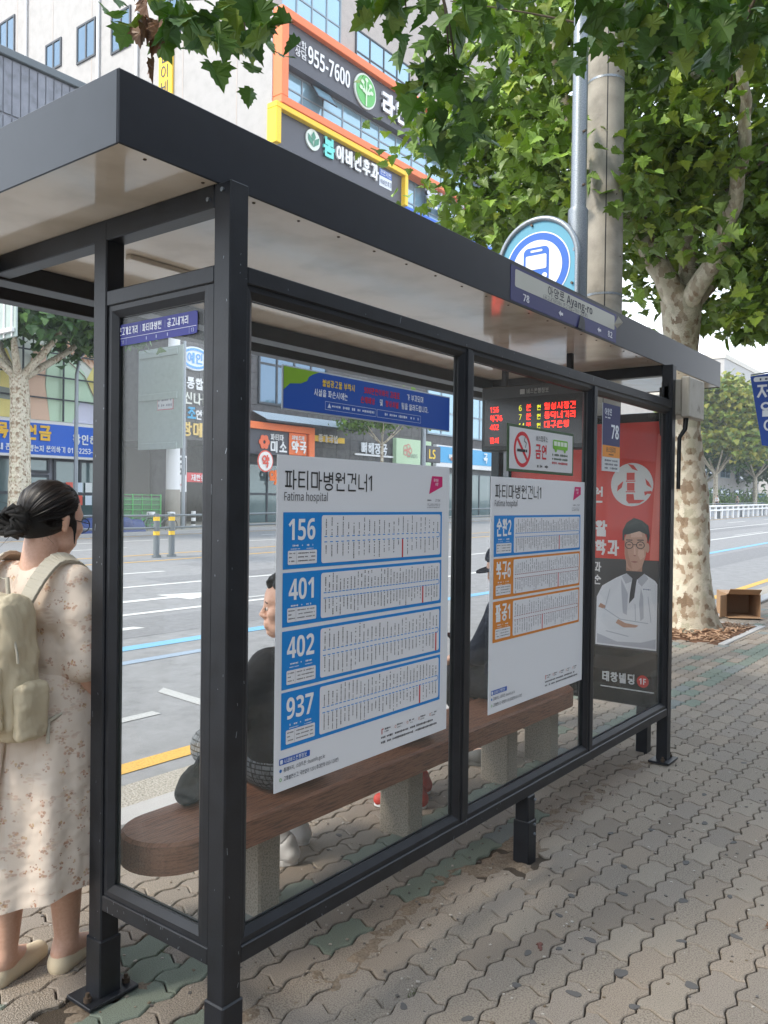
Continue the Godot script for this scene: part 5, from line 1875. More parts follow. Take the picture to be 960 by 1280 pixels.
func face_basis(dir: Vector3, nod := 0.0) -> Basis:
	return Basis.looking_at(dir.normalized(), Vector3.UP) * Basis(Vector3.RIGHT, nod)

func build_people() -> void:
	standing_woman()
	seated("black curls, dark top and white trainers, seated nearest the end wall", Vector3(0.86, 0, -0.595), Vector3(-0.74, 0.0, -0.67), "curly", M.black_cloth, M.block_print, M.shoe_white, M.sock_white, 0.0, 0.26, -0.20)
	seated("dark top and trousers with red trainers, seated behind the first route map", Vector3(1.62, 0, -0.60), Vector3(0.1, -0.3, -1.0), "short", M.navy_cloth, M.black_cloth, M.shoe_red, M.sock_yellow, 0.12, 0.36, -0.14)
	seated("navy cap and dark jacket with grey shoes, seated at the bench middle", Vector3(2.62, 0, -0.60), Vector3(-0.80, -0.15, -0.55), "cap", M.navy_cloth, M.black_cloth, M.shoe_grey, M.sock_white, 0.06, 0.20, -0.16)
	# black bag on the bench end
	var o := thing("shoulder_bag", "slouched black bag on the bench end beside the corner post", "bag", Vector3(0.535, 0.427, -0.72), 0.2)
	o.scale = Vector3.ONE * 0.82
	part(o, "body", body_mesh([[Vector3(-0.10, 0.05, 0), Vector3(0.10, 0.05, 0), 0.052, 0.052], [Vector3(-0.085, 0.10, 0), Vector3(0.09, 0.09, 0.01), 0.04, 0.038], [Vector3(-0.05, 0.13, 0), Vector3(0.07, 0.13, 0), 0.028, 0.026]], 0.009, 0.03), M.black_cloth)
	var st := MB.new()
	st.tube([Vector3(-0.09, 0.12, 0.01), Vector3(-0.04, 0.19, 0.02), Vector3(0.05, 0.2, 0.015), Vector3(0.10, 0.11, 0.01)], [0.009, 0.009, 0.009, 0.009], 8)
	part(o, "strap", st.mesh(), M.black_cloth)

# a stuffed cloth box: rounded edges, soft dents and creases
func puffy(size: Vector3, round_: float, dent: float, seed_: int) -> ArrayMesh:
	var nz := FastNoiseLite.new()
	nz.seed = seed_
	nz.frequency = 9.0
	nz.fractal_octaves = 3
	var b := MB.new()
	var h := size * 0.5
	var n := 22
	var f := func(ax: int, s: float, u: float, v: float) -> Vector3:
		var p := Vector3.ZERO
		p[ax] = s * h[ax]
		p[(ax + 1) % 3] = u * h[(ax + 1) % 3]
		p[(ax + 2) % 3] = v * h[(ax + 2) % 3]
		var core := p.clamp(-h + Vector3.ONE * minf(round_, minf(h.x, minf(h.y, h.z)) * 0.98), h - Vector3.ONE * minf(round_, minf(h.x, minf(h.y, h.z)) * 0.98))
		var d := (p - core).normalized()
		var q := core + d * minf(round_, minf(h.x, minf(h.y, h.z)) * 0.98)
		var w := nz.get_noise_3d(q.x * 1.4, q.y, q.z * 1.4)
		return q + d * (w * dent * 2.0 - absf(nz.get_noise_3d(q.x * 0.8 + 5.0, q.y * 2.2, q.z)) * dent)
	for ax in 3:
		for s in [-1.0, 1.0]:
			for i in n:
				for j in n:
					var q := []
					var nn := []
					for k in [[i, j], [i + 1, j], [i + 1, j + 1], [i, j + 1]]:
						var u: float = -1.0 + 2.0 * k[0] / n
						var v: float = -1.0 + 2.0 * k[1] / n
						q.append(f.call(ax, s, u, v))
						var e := 0.04
						var du: Vector3 = f.call(ax, s, minf(u + e, 1), v) - f.call(ax, s, maxf(u - e, -1), v)
						var dv: Vector3 = f.call(ax, s, u, minf(v + e, 1)) - f.call(ax, s, u, maxf(v - e, -1))
						nn.append(du.cross(dv).normalized() * s)
					b.tri(q[0], q[1], q[2], nn[0], nn[1], nn[2])
					b.tri(q[0], q[2], q[3], nn[0], nn[2], nn[3])
	return b.mesh()

func standing_woman() -> void:
	# she looks along the street; local frame: -z is the way she faces, x her right
	var fdir := Vector3(0.95, 0, -0.31).normalized()
	var o := thing("person", "standing person in cream floral dress with dark hair in a bun", "person", Vector3(-0.02, 0, -0.845), atan2(-fdir.x, -fdir.z))
	var hc := Vector3(0.005, 1.425, -0.035)
	var HB := Basis(Vector3.UP, -0.16) * Basis(Vector3.RIGHT, -0.12)
	var fr := Vector3(0.062, 0.055, -0.06)
	var fl := Vector3(-0.060, 0.055, 0.075)
	var b := head_bones(hc, HB, 1.0)
	b.append_array([[Vector3(0, 1.36, 0.0), Vector3(0, 1.27, 0.015), 0.050, 0.055], [Vector3(-0.10, 1.235, 0.015), Vector3(0.10, 1.235, 0.015), 0.055, 0.055], [Vector3(-0.075, 1.17, 0.0), Vector3(0.075, 1.17, 0.0), 0.09, 0.09], [Vector3(-0.06, 1.0, 0.0), Vector3(0.06, 1.0, 0.0), 0.085, 0.085], [Vector3(-0.08, 0.82, 0.0), Vector3(0.08, 0.82, 0.0), 0.09, 0.09]])
	for q in [[1.0, fr], [-1.0, fl]]:
		var s: float = q[0]
		var an: Vector3 = q[1]
		var kn := Vector3(s * 0.075, 0.44, an.z * 0.5 - 0.02)
		b.append_array([[Vector3(s * 0.085, 0.80, 0), kn, 0.085, 0.057], [kn, kn.lerp(an, 0.35) + Vector3(0, 0, 0.012), 0.052, 0.055], [kn.lerp(an, 0.35) + Vector3(0, 0, 0.012), an + Vector3(0, 0.02, 0), 0.054, 0.036], [an + Vector3(0, 0.01, 0.012), an + Vector3(s * 0.01, -0.025, -0.10), 0.036, 0.026], [an + Vector3(0, -0.01, 0.03), an + Vector3(0, -0.02, 0.0), 0.030, 0.03]])
	var el := {}
	var wr := {}
	for s in [1.0, -1.0]:
		el[s] = Vector3(s * 0.195, 0.99, 0.02)
		wr[s] = Vector3(s * 0.165, 0.80, -0.10)
		b.append_array([[Vector3(s * 0.15, 1.225, 0.012), el[s], 0.050, 0.042], [el[s], wr[s], 0.041, 0.027]])
		b.append_array(hand_bones(wr[s], Vector3(-s * 0.15, -0.8, -0.5), Vector3(s, 0.1, 0), Vector3(0, 0.2, -1), 0.6, 0.95))
	part(o, "body", body_mesh(b, 0.008, 0.016), M.skin)
	face_parts(o, hc, HB, 1.0, true)
	# hair drawn back into a bun
	var h := func(x: float, y: float, z: float) -> Vector3: return hc + HB * Vector3(x, y, z)
	part(o, "hair", body_mesh([[h.call(0, 0.048, 0.022), h.call(0, 0.060, -0.018), 0.077, 0.071], [h.call(0, 0.01, 0.035), h.call(0, -0.015, 0.045), 0.070, 0.056], [h.call(-0.050, 0.03, 0.0), h.call(-0.053, -0.005, 0.012), 0.033, 0.022], [h.call(0.050, 0.03, 0.0), h.call(0.053, -0.005, 0.012), 0.033, 0.022], [h.call(0.078, 0.0, -0.030), h.call(0.074, -0.075, -0.045), 0.007, 0.003]], 0.007, 0.03), M.black_hair)
	# combed hair: a grooved sheet drawn from the hair line back to the tie
	var strands := MB.new()
	var nh := FastNoiseLite.new()
	nh.seed = 14
	nh.frequency = 1.0
	nh.fractal_octaves = 3
	var comb := func(u: float, t: float) -> Vector3:
		var a := lerpf(-2.75, 2.75, u)
		var back := maxf(absf(a) - 1.5, 0.0)
		var p0 := Vector3(sin(a) * 0.088, 0.050 + cos(a) * (0.072 if back == 0.0 else 0.105), -0.058 - maxf(cos(a), 0.0) * 0.018 + back * 0.10)
		var ctr := Vector3(0, 0.040, 0.012)
		var q: Vector3 = p0.lerp(Vector3(0, -0.014, 0.112), t)
		var dv := q - ctr
		var groove := nh.get_noise_2d(a * 12.0, t * 0.8) * 0.0060 + nh.get_noise_2d(a * 40.0, t * 1.5 + 9.0) * 0.0036
		var want := 0.0945 - 0.004 * absf(sin(a)) + groove * smoothstep(0.0, 0.15, t) + 0.012 * smoothstep(0.72, 1.0, t) - 0.006 * (1.0 - smoothstep(0.0, 0.12, t))
		return hc + HB * (ctr + dv.normalized() * want)
	var nu := 300
	var nt := 26
	for i in nu:
		for j in nt:
			var q := []
			var nn := []
			for w in [[i, j], [i + 1, j], [i + 1, j + 1], [i, j + 1]]:
				var u: float = float(w[0]) / nu
				var t: float = float(w[1]) / nt
				var at: Vector3 = comb.call(u, t)
				q.append(at)
				var du: Vector3 = comb.call(minf(u + 0.0015, 1.0), t) - comb.call(maxf(u - 0.0015, 0.0), t)
				var dt: Vector3 = comb.call(u, minf(t + 0.01, 0.995)) - comb.call(u, maxf(t - 0.01, 0.0))
				var k3 := du.cross(dt).normalized()
				nn.append(k3 if k3.dot(at - hc) > 0 else -k3)
			strands.tri(q[0], q[1], q[2], nn[0], nn[1], nn[2])
			strands.tri(q[0], q[2], q[3], nn[0], nn[2], nn[3])
	for k in 14:
		var a := rng.randf_range(-1.9, 1.9)
		var q: Vector3 = h.call(sin(a) * 0.082, -0.055 + rng.randf() * 0.03, 0.06 + rng.randf() * 0.03)
		strands.tube([q, q + Vector3(rng.randfn() * 0.008, -0.012, rng.randfn() * 0.008), q + Vector3(rng.randfn() * 0.014, -0.03, rng.randfn() * 0.014)], [0.0005, 0.0004, 0.0002], 4, false)
	part(o, "hair_strands", strands.mesh(), M.hair_strand)
	var bun := MB.new()
	var bc: Vector3 = h.call(-0.004, -0.015, 0.135)
	var ring := []
	var rr := []
	for k in 60:
		var an := k * 0.62
		var rad := 0.034 + 0.012 * sin(k * 1.7)
		ring.append(bc + HB * Vector3(cos(an) * rad, sin(an) * rad, -0.03 + 0.06 * fmod(k * 0.37, 1.0)))
		rr.append(0.011 + 0.006 * sin(k * 2.3))
	bun.tube(ring, rr, 7)
	for k in 16:
		var d := Vector3(rng.randfn(), rng.randfn() + 0.3, rng.randfn() + 0.6).normalized()
		var e: Vector3 = bc + HB * d * 0.035
		bun.tube([e, e + HB * (d * 0.026 + Vector3(rng.randfn(), rng.randfn(), rng.randfn()) * 0.008), e + HB * (d * 0.034 + Vector3(rng.randfn(), rng.randfn() - 0.8, rng.randfn()) * 0.018)], [0.0009, 0.0007, 0.0003], 4, false)
	part(o, "hair_bun", bun.mesh(), M.black_hair)
	# dress: bodice with puffed sleeves, gathered skirt with folds
	var d := [[Vector3(-0.085, 1.238, 0.018), Vector3(0.085, 1.238, 0.018), 0.064, 0.064], [Vector3(-0.078, 1.16, 0.004), Vector3(0.078, 1.16, 0.004), 0.103, 0.103], [Vector3(-0.068, 1.02, 0.0), Vector3(0.068, 1.02, 0.0), 0.100, 0.100], [Vector3(-0.065, 0.94, 0.0), Vector3(0.065, 0.94, 0.0), 0.098, 0.098]]
	for s in [1.0, -1.0]:
		d.append_array([[Vector3(s * 0.145, 1.235, 0.012), Vector3(s * 0.168, 1.15, 0.01), 0.062, 0.070], [Vector3(s * 0.168, 1.15, 0.01), Vector3(s * 0.188, 1.00, 0.018), 0.070, 0.064]])
	d.append([Vector3(0, 1.33, 0.0), Vector3(0, 1.29, 0.0), 0.066, 0.058, true])
	part(o, "bodice", body_mesh(d, 0.011, 0.03), M.floral)
	var sk := MB.new()
	var rows := 34
	var cols := 96
	var at := func(i: int, k: int) -> Vector3:
		var t := float(i) / rows
		var an := TAU * k / cols
		var y := lerpf(0.98, 0.315 + 0.018 * sin(an * 3.0 + 0.6), t)
		var rx := lerpf(0.165, 0.245, pow(t, 0.85)) + 0.030 * sin(minf(t * 3.0, 1.0) * PI * 0.5) * (1.0 - t)
		var rz := lerpf(0.108, 0.205, pow(t, 0.8)) + 0.030 * sin(minf(t * 3.0, 1.0) * PI * 0.5)
		var fold := (sin(an * 9.0 + 1.3 * sin(an * 2.0 + 0.5) + t * 0.7) * 0.6 + sin(an * 15.0 + 2.0 + sin(an * 3.0)) * 0.3) * 0.021 * smoothstep(0.05, 0.9, t)
		return Vector3(cos(an) * (rx + fold), y, sin(an) * (rz + fold) + 0.012 * t)
	for i in rows:
		for k in cols:
			var q := [at.call(i, k), at.call(i, k + 1), at.call(i + 1, k + 1), at.call(i + 1, k)]
			var nn := []
			for w in [[i, k], [i, k + 1], [i + 1, k + 1], [i + 1, k]]:
				var du: Vector3 = at.call(w[0], w[1] + 1) - at.call(w[0], w[1] - 1)
				var dv: Vector3 = at.call(mini(w[0] + 1, rows), w[1]) - at.call(maxi(w[0] - 1, 0), w[1])
				nn.append(du.cross(dv).normalized() * 1.0)
			var out := Vector3(q[0].x, 0, q[0].z)
			if nn[0].dot(out) < 0:
				for j in 4:
					nn[j] = -nn[j]
			sk.tri(q[0], q[1], q[2], nn[0], nn[1], nn[2])
			sk.tri(q[0], q[2], q[3], nn[0], nn[2], nn[3])
	part(o, "skirt", sk.mesh(), M.floral)
	# sash hanging at the back
	var sa := MB.new()
	for x in [-0.03, 0.02]:
		sa.tube([Vector3(x * 0.4, 0.97, 0.118), Vector3(x, 0.85, 0.165), Vector3(x * 1.6, 0.62, 0.225), Vector3(x * 2.0, 0.46, 0.245)], [0.010, 0.013, 0.015, 0.012], 6)
	part(o, "sash", sa.mesh(), M.floral)
	for q in [fr, fl]:
		var s := MB.new()
		var a: Vector3 = q
		var shoe := body_mesh([[a + Vector3(0, -0.028, 0.026), a + Vector3(0.0, -0.034, -0.085), 0.039, 0.033], [a + Vector3(0.0, -0.034, -0.085), a + Vector3(0.0, -0.036, -0.145), 0.036, 0.028], [a + Vector3(0, -0.045, 0.03), a + Vector3(0, -0.046, -0.14), 0.034, 0.027], [a + Vector3(0, 0.035, -0.03), a + Vector3(0, 0.02, -0.055), 0.034, 0.03, true]], 0.006, 0.02)
		part(o, "shoe", shoe, M.shoe_cream)
	# backpack worn on her back
	var bp := thing("backpack", "cream canvas backpack with side pockets worn over the floral dress", "backpack", o.position, o.rotation.y)
	part(bp, "sack", puffy(Vector3(0.27, 0.43, 0.15), 0.055, 0.006, 3), M.canvas, Vector3(0, 1.005, 0.195), Basis(Vector3.RIGHT, 0.07))
	part(bp, "front_pocket", puffy(Vector3(0.215, 0.20, 0.06), 0.028, 0.005, 5), M.canvas, Vector3(0, 0.93, 0.28), Basis(Vector3.RIGHT, 0.05))
	part(bp, "pocket_flap", puffy(Vector3(0.20, 0.10, 0.026), 0.012, 0.003, 7), M.canvas_strap, Vector3(0.0, 1.11, 0.268), Basis(Vector3.RIGHT, 0.09))
	for s in [1.0, -1.0]:
		part(bp, "side_pocket", puffy(Vector3(0.045, 0.17, 0.115), 0.02, 0.004, 11), M.canvas, Vector3(s * 0.142, 0.885, 0.195))
		var stp := MB.new()
		var path := [Vector3(s * 0.085, 1.20, 0.150), Vector3(s * 0.105, 1.27, 0.115), Vector3(s * 0.112, 1.315, 0.05), Vector3(s * 0.118, 1.30, -0.03), Vector3(s * 0.13, 1.21, -0.10), Vector3(s * 0.15, 1.08, -0.112), Vector3(s * 0.178, 0.95, -0.06)]
		var cv := Curve3D.new()
		for i in path.size():
			var tg: Vector3 = (path[mini(i + 1, path.size() - 1)] - path[maxi(i - 1, 0)]) * 0.18
			cv.add_point(path[i], -tg, tg)
		var smooth := []
		for i in 29:
			smooth.append(cv.sample_baked(cv.get_baked_length() * i / 28.0, true))
		path = smooth
		for i in path.size() - 1:
			var dirv: Vector3 = (path[i + 1] - path[i]).normalized()
			var mid: Vector3 = (path[i] + path[i + 1]) * 0.5
			var yv := (mid - Vector3(s * 0.09, mid.y - 0.05, 0.0)).normalized()
			yv = (yv - dirv * yv.dot(dirv)).normalized()
			var T := Transform3D(Basis(dirv.cross(yv), yv, dirv), mid)
			var hl: float = (path[i + 1] - path[i]).length() * 0.5 + 0.008
			stp.box(Vector3(-0.026, -0.006, -hl), Vector3(0.026, 0.006, hl), 0.0015, T)
		part(bp, "shoulder_strap", stp.mesh(), M.canvas_strap)
		var tail := MB.new()
		tail.tube([Vector3(s * 0.176, 0.95, -0.06), Vector3(s * 0.182, 0.88, 0.02), Vector3(s * 0.15, 0.84, 0.13), Vector3(s * 0.165, 0.78, 0.15)], [0.008, 0.007, 0.007, 0.006], 6)
		part(bp, "strap_tail", tail.mesh(), M.canvas_strap)
	var zp := MB.new()
	var zr := []
	var zrad := []
	for k in 21:
		var an := PI * k / 20
		zr.append(Vector3(cos(an) * 0.140, 1.03 + sin(an) * 0.175, 0.243 + 0.012 * sin(an)))
		zrad.append(0.004)
	zp.tube(zr, zrad, 6)
	part(bp, "zip", zp.mesh(), M.canvas_strap)
	var lp := MB.new()
	lp.tube([Vector3(-0.03, 1.21, 0.165), Vector3(-0.02, 1.26, 0.16), Vector3(0.02, 1.26, 0.16), Vector3(0.03, 1.21, 0.165)], [0.007, 0.007, 0.007, 0.007], 6)
	part(bp, "carry_loop", lp.mesh(), M.canvas_strap)
	# small black embroidered birds
	var birds := Print.new()
	for q in [[0.06, 1.12], [-0.05, 0.98], [0.02, 0.89], [0.075, 0.95], [-0.06, 0.87]]:
		birds.ink(Color(0.10, 0.09, 0.09))
		birds.pts([q[0] - 0.016, q[1], q[0] - 0.004, q[1] + 0.007, q[0] + 0.008, q[1] + 0.004, q[0] + 0.02, q[1] + 0.009, q[0] + 0.010, q[1] - 0.004, q[0] + 0.004, q[1] - 0.016, q[0] - 0.002, q[1] - 0.004])
	for i in birds.mb.v.size():
		var v := birds.mb.v[i]
		var zz := 0.3175 if v.y < 1.04 else 0.284
		birds.mb.v[i] = Vector3(v.x, v.y, zz)
	part(bp, "embroidery", birds.mb.mesh(), M.ink_matt)

func seated(look: String, at: Vector3, gaze: Vector3, hair: String, top: Material, trousers: Material, shoe: Material, sock: Material, lean: float, shift: float, footz: float) -> void:
	var o := thing("person", "person with " + look, "person", at, 0.0)
	var sy := 0.435
	var sh := Vector3(0, 0.885 if hair == "curly" else 0.93, 0.015 - lean * 0.28)
	var hc := Vector3(0.012, 1.088, -0.02) if hair == "curly" else Vector3(0, 1.135, -0.02 - lean * 0.45)
	var HB := face_basis(gaze)
	var b := head_bones(hc, HB)
	b.append_array([[hc + Vector3(0, -0.06, 0.02), sh + Vector3(0, 0.04, 0), 0.050, 0.055], [sh + Vector3(-0.12, 0, 0), sh + Vector3(0.12, 0, 0), 0.062, 0.062], [Vector3(-0.08, 0.74, 0.02 - lean * 0.1), Vector3(0.08, 0.74, 0.02 - lean * 0.1), 0.105, 0.105], [Vector3(-0.085, sy + 0.115, 0.02), Vector3(0.085, sy + 0.115, 0.02), 0.110, 0.110]])
	var t := [[Vector3(-0.085, sy + 0.112, 0.02), Vector3(0.085, sy + 0.112, 0.02), 0.116, 0.116]]
	var c := [[sh + Vector3(-0.12, 0, 0), sh + Vector3(0.12, 0, 0), 0.073, 0.073], [Vector3(-0.08, 0.76, 0.02 - lean * 0.1), Vector3(0.08, 0.76, 0.02 - lean * 0.1), 0.120, 0.120], [Vector3(-0.085, 0.60, 0.02), Vector3(0.085, 0.60, 0.02), 0.124, 0.124]]
	for s in [1.0, -1.0]:
		var hip := Vector3(s * 0.09, sy + 0.09, -0.02)
		var kn := Vector3(s * 0.105, sy + 0.055, -0.42)
		var an := Vector3(s * 0.105, 0.09, -0.25 if s < 0 else -0.33)
		an = Vector3(s * 0.09 + shift, 0.09, footz - (0.0 if s < 0 else 0.10))
		kn.x += shift * 0.3
		b.append_array([[hip, kn, 0.083, 0.058], [kn, kn.lerp(an, 0.4) + Vector3(0, 0, 0.02), 0.054, 0.055], [kn.lerp(an, 0.4) + Vector3(0, 0, 0.02), an, 0.054, 0.035], [an + Vector3(0, -0.02, 0.01), an + Vector3(0, -0.045, -0.12), 0.036, 0.028]])
		t.append_array([[hip, kn, 0.098, 0.076], [kn, kn.lerp(an, 0.72), 0.076, 0.066]])
		var el := Vector3(s * 0.25, 0.70, -0.06 - lean * 0.2)
		var wr := Vector3(s * 0.10, 0.62 + lean * 0.3, -0.27 - lean * 0.2)
		b.append_array([[sh + Vector3(s * 0.15, -0.01, 0), el, 0.050, 0.042], [el, wr, 0.040, 0.028]])
		b.append_array(hand_bones(wr, Vector3(-s * 0.5, -0.15, -0.8), Vector3(s * 0.5, 0.8, 0), Vector3(-s, 0.2, -0.3), 0.6))
		c.append_array([[sh + Vector3(s * 0.145, -0.01, 0), el, 0.068, 0.058], [el, el.lerp(wr, 0.75), 0.057, 0.044]])
		var fs := body_mesh([[an + Vector3(0, -0.045, 0.035), an + Vector3(0, -0.050, -0.09), 0.043, 0.041], [an + Vector3(0, -0.05, -0.09), an + Vector3(0, -0.058, -0.165), 0.043, 0.031], [an + Vector3(0, 0.0, 0.018), an + Vector3(0, -0.03, -0.03), 0.042, 0.044], [an + Vector3(0, 0.05, 0.0), an + Vector3(0, 0.04, 0.0), 0.036, 0.034, true]], 0.007, 0.02)
		var turnf := Basis(Vector3.UP, 0.55)
		var sho := part(o, "shoe", fs, shoe, an - turnf * an, turnf)
		var sole := MB.new()
		var ol := PackedVector2Array()
		for k in 20:
			var a := TAU * k / 20
			var zz := sin(a) * 0.130 - 0.062
			ol.append(Vector2(cos(a) * (0.044 - 0.010 * sin(a * 2.0) * 0.3), zz))
		sole.prism(ol, -0.088, -0.064, 0.004, true)
		part(sho, "sole", sole.mesh(), shoe if hair == "cap" else M.shoe_white, an)
		var sm := MB.new()
		sm.tube([an + Vector3(0, 0.015, 0), an.lerp(kn, 0.3)], [0.044, 0.050], 16)
		part(o, "sock", sm.mesh(), sock)
	part(o, "body", body_mesh(b, 0.0075 if hair == "curly" else 0.012, 0.014 if hair == "curly" else 0.024), M.skin)
	part(o, "trousers", body_mesh(t, 0.014, 0.03), trousers)
	c.append([sh + Vector3(0, 0.12, -0.01), sh + Vector3(0, 0.09, -0.01), 0.062, 0.055, true])
	part(o, "top", body_mesh(c, 0.014, 0.035), top)
	face_parts(o, hc, HB)
	var h := func(x: float, y: float, z: float) -> Vector3: return hc + HB * Vector3(x, y, z)
	if hair == "cap":
		part(o, "hair", body_mesh([[h.call(0, 0.02, 0.04), h.call(0, -0.03, 0.05), 0.078, 0.058], [h.call(-0.05, 0.01, 0.01), h.call(0.05, 0.01, 0.01), 0.045, 0.045]], 0.009, 0.03), M.black_hair)
		var cap := part(o, "cap", body_mesh([[h.call(0, 0.062, 0.022), h.call(0, 0.066, -0.025), 0.090, 0.083], [h.call(0, 0.0, 0.0), h.call(0, -0.11, 0.0), 0.12, 0.13, true]], 0.008, 0.02), M.navy_cloth)
		var br := MB.new()
		var pl := PackedVector2Array()
		for k in 13:
			var a := PI * k / 12
			pl.append(Vector2(cos(a) * 0.075, -0.085 - sin(a) * 0.085))
		pl.append(Vector2(-0.06, -0.06))
		pl.append(Vector2(0.06, -0.06))
		br.prism(pl, 0.030, 0.036, 0.0, true)
		part(cap, "brim", br.mesh(Transform3D(HB * Basis(Vector3.RIGHT, -0.12), hc)), M.navy_cloth)
	else:
		var list := [[h.call(0, 0.050, 0.022), h.call(0, 0.062, -0.024), 0.090, 0.080], [h.call(0, 0.02, 0.04), h.call(0, -0.035, 0.05), 0.080, 0.060]]
		if hair == "curly":
			list = [[h.call(0, 0.055, 0.030), h.call(0, 0.072, 0.000), 0.084, 0.070], [h.call(0, 0.02, 0.045), h.call(0, -0.03, 0.055), 0.074, 0.055]]
			var r := RandomNumberGenerator.new()
			r.seed = 9
			for k in 170:
				var dd := Vector3(r.randfn(), absf(r.randfn()) * 1.1 + 0.1, r.randfn() + 0.1).normalized()
				if dd.z < -0.2 and dd.y < 0.40:
					continue
				var m: Vector3 = h.call(dd.x * 0.090, 0.050 + dd.y * 0.090, 0.010 + dd.z * 0.094)
				list.append([m, m + Vector3(r.randfn(), r.randfn(), r.randfn()) * 0.008, r.randf_range(0.013, 0.022), 0.011])
		part(o, "hair", body_mesh(list, 0.006, 0.007 if hair == "curly" else 0.03), M.black_hair)
	if hair != "curly":
		var ph := thing("phone", "dark mobile phone held low by the person in " + ("navy cap" if hair == "cap" else "red trainers"), "phone", at + Vector3(0, 0.70, -0.345 - lean * 0.2))
		var k := bar(ph, "case", Vector3(-0.037, -0.004, -0.075), Vector3(0.037, 0.004, 0.075), M.dark_plastic, 0.003)
		ph.rotation.x = 0.7

# ---------------------------------------------------------------- trees
func leaf_mesh(size: float, fold := 0.18, teeth := true) -> ArrayMesh:
	# lobed plane-tree leaf; the stalk end at the origin, the tip towards -z
	var half := [Vector2(0.0, 0.0), Vector2(0.16, 0.10), Vector2(0.46, 0.04), Vector2(0.42, -0.10), Vector2(0.80, -0.16), Vector2(0.66, -0.28), Vector2(0.92, -0.52), Vector2(0.66, -0.50), Vector2(0.58, -0.60), Vector2(0.50, -0.62), Vector2(0.52, -0.84), Vector2(0.36, -0.86), Vector2(0.30, -1.08), Vector2(0.16, -1.10), Vector2(0.0, -1.42)]
	if not teeth:
		half = [Vector2(0.0, 0.0), Vector2(0.5, 0.02), Vector2(0.88, -0.35), Vector2(0.55, -0.60), Vector2(0.36, -1.0), Vector2(0.0, -1.4)]
	var b := MB.new()
	if teeth and size < 0.5:
		b.col = Color(0.74, 0.76, 0.70)
	var c := Vector2(0, -0.5)
	for s in [-1.0, 1.0]:
		for k in half.size() - 1:
			var p := []
			for q in [c, half[k], half[k + 1]]:
				var u := Vector2(q.x * s, q.y)
				p.append(Vector3(u.x, absf(u.x) * fold * 2.2 - 0.16 * pow((u - c).length(), 2.0) + 0.05 * sin(u.x * 5.0 + u.y * 3.0), u.y) * size)
			b.flat(p[0], p[1], p[2], Vector3.UP)
	if teeth and size < 0.5:
		# raised pale veins from the stalk into each lobe, on both faces
		b.col = Color(1, 1, 0.92)
		for tip in [Vector2(0, -1.3), Vector2(0.8, -0.5), Vector2(-0.8, -0.5), Vector2(0.68, -0.17), Vector2(-0.68, -0.17), Vector2(0.40, -0.82), Vector2(-0.40, -0.82)]:
			var from := Vector2(0, -0.08) if absf(tip.x) > 0.5 or tip.x == 0.0 else Vector2(0, -0.5)
			var last := []
			for k in 5:
				var u: Vector2 = from.lerp(tip, k / 4.0)
				var w := 0.016 * (1.0 - 0.2 * k) + 0.004
				var y := absf(u.x) * fold * 2.2 - 0.16 * pow((u - c).length(), 2.0) + 0.05 * sin(u.x * 5.0 + u.y * 3.0)
				var sd: Vector2 = (tip - from).orthogonal().normalized() * w
				var now := [Vector3(u.x - sd.x, y, u.y - sd.y), Vector3(u.x + sd.x, y, u.y + sd.y)]
				if last:
					for up in [0.012, -0.012]:
						var o := Vector3(0, up, 0)
						b.quad((last[0] + o) * size, (last[1] + o) * size, (now[1] + o) * size, (now[0] + o) * size, Vector3(0, signf(up), 0))
				last = now
	return b.mesh()

func limb(parent: Node, called: String, pts: Array, r0: float, r1: float, m: Material, sides := 10, wob := 0.0) -> void:
	var b := MB.new()
	var path := []
	var rad := []
	var n := (pts.size() - 1) * 6
	var cv := Curve3D.new()
	for i in pts.size():
		var tan := Vector3.ZERO
		if i > 0 and i < pts.size() - 1:
			tan = (pts[i + 1] - pts[i - 1]) * 0.18
		cv.add_point(pts[i], -tan, tan)
	var ln := cv.get_baked_length()
	for i in n + 1:
		path.append(cv.sample_baked(ln * i / n, true) + Vector3(rng.randfn(), 0, rng.randfn()) * wob)
		rad.append(lerpf(r0, r1, float(i) / n) * (1.0 + rng.randfn() * 0.03))
	b.tube(path, rad, sides)
	part(parent, called, b.mesh(), m)

func leaf_cloud(parent: Node, called: String, pts: Array, size: float, mesh: Mesh, tones: Array, seed_: int, droop := 0.5) -> void:
	var r := RandomNumberGenerator.new()
	r.seed = seed_
	var mm := MultiMesh.new()
	mm.transform_format = MultiMesh.TRANSFORM_3D
	mm.use_colors = true
	mm.mesh = mesh
	mm.instance_count = pts.size()
	for i in pts.size():
		var yaw := Basis(Vector3.UP, r.randf() * TAU)
		var B := yaw * Basis(Vector3.RIGHT, -droop + r.randfn() * 0.55) * Basis(Vector3.BACK, r.randfn() * 0.5)
		mm.set_instance_transform(i, Transform3D(B.scaled(Vector3.ONE * size * r.randf_range(0.65, 1.2)), pts[i]))
		var c: Color = tones[r.randi_range(0, tones.size() - 1)]
		mm.set_instance_color(i, (c * r.randf_range(0.82, 1.15)).srgb_to_linear())
	var o := MultiMeshInstance3D.new()
	o.name = called
	o.multimesh = mm
	o.material_override = M.crown_leaf
	o.set_meta("kind", "stuff")
	parent.add_child(o, true)

func crown_points(r: RandomNumberGenerator, c: Vector3, rad: Vector3, clumps: int, per: int, spread: float, lowest := -1.0) -> Array:
	var out := []
	for k in clumps:
		var d := Vector3(r.randfn(), r.randfn(), r.randfn()).normalized()
		if d.y < lowest:
			d.y = -d.y
		var m := c + d * rad * pow(r.randf_range(0.12, 1.0), 0.42)
		var n := int(per * r.randf_range(0.6, 1.4))
		var sp := spread * r.randf_range(0.7, 1.3)
		for j in n:
			out.append(m + Vector3(r.randfn() * sp, r.randfn() * sp * 0.55, r.randfn() * sp))
	return out

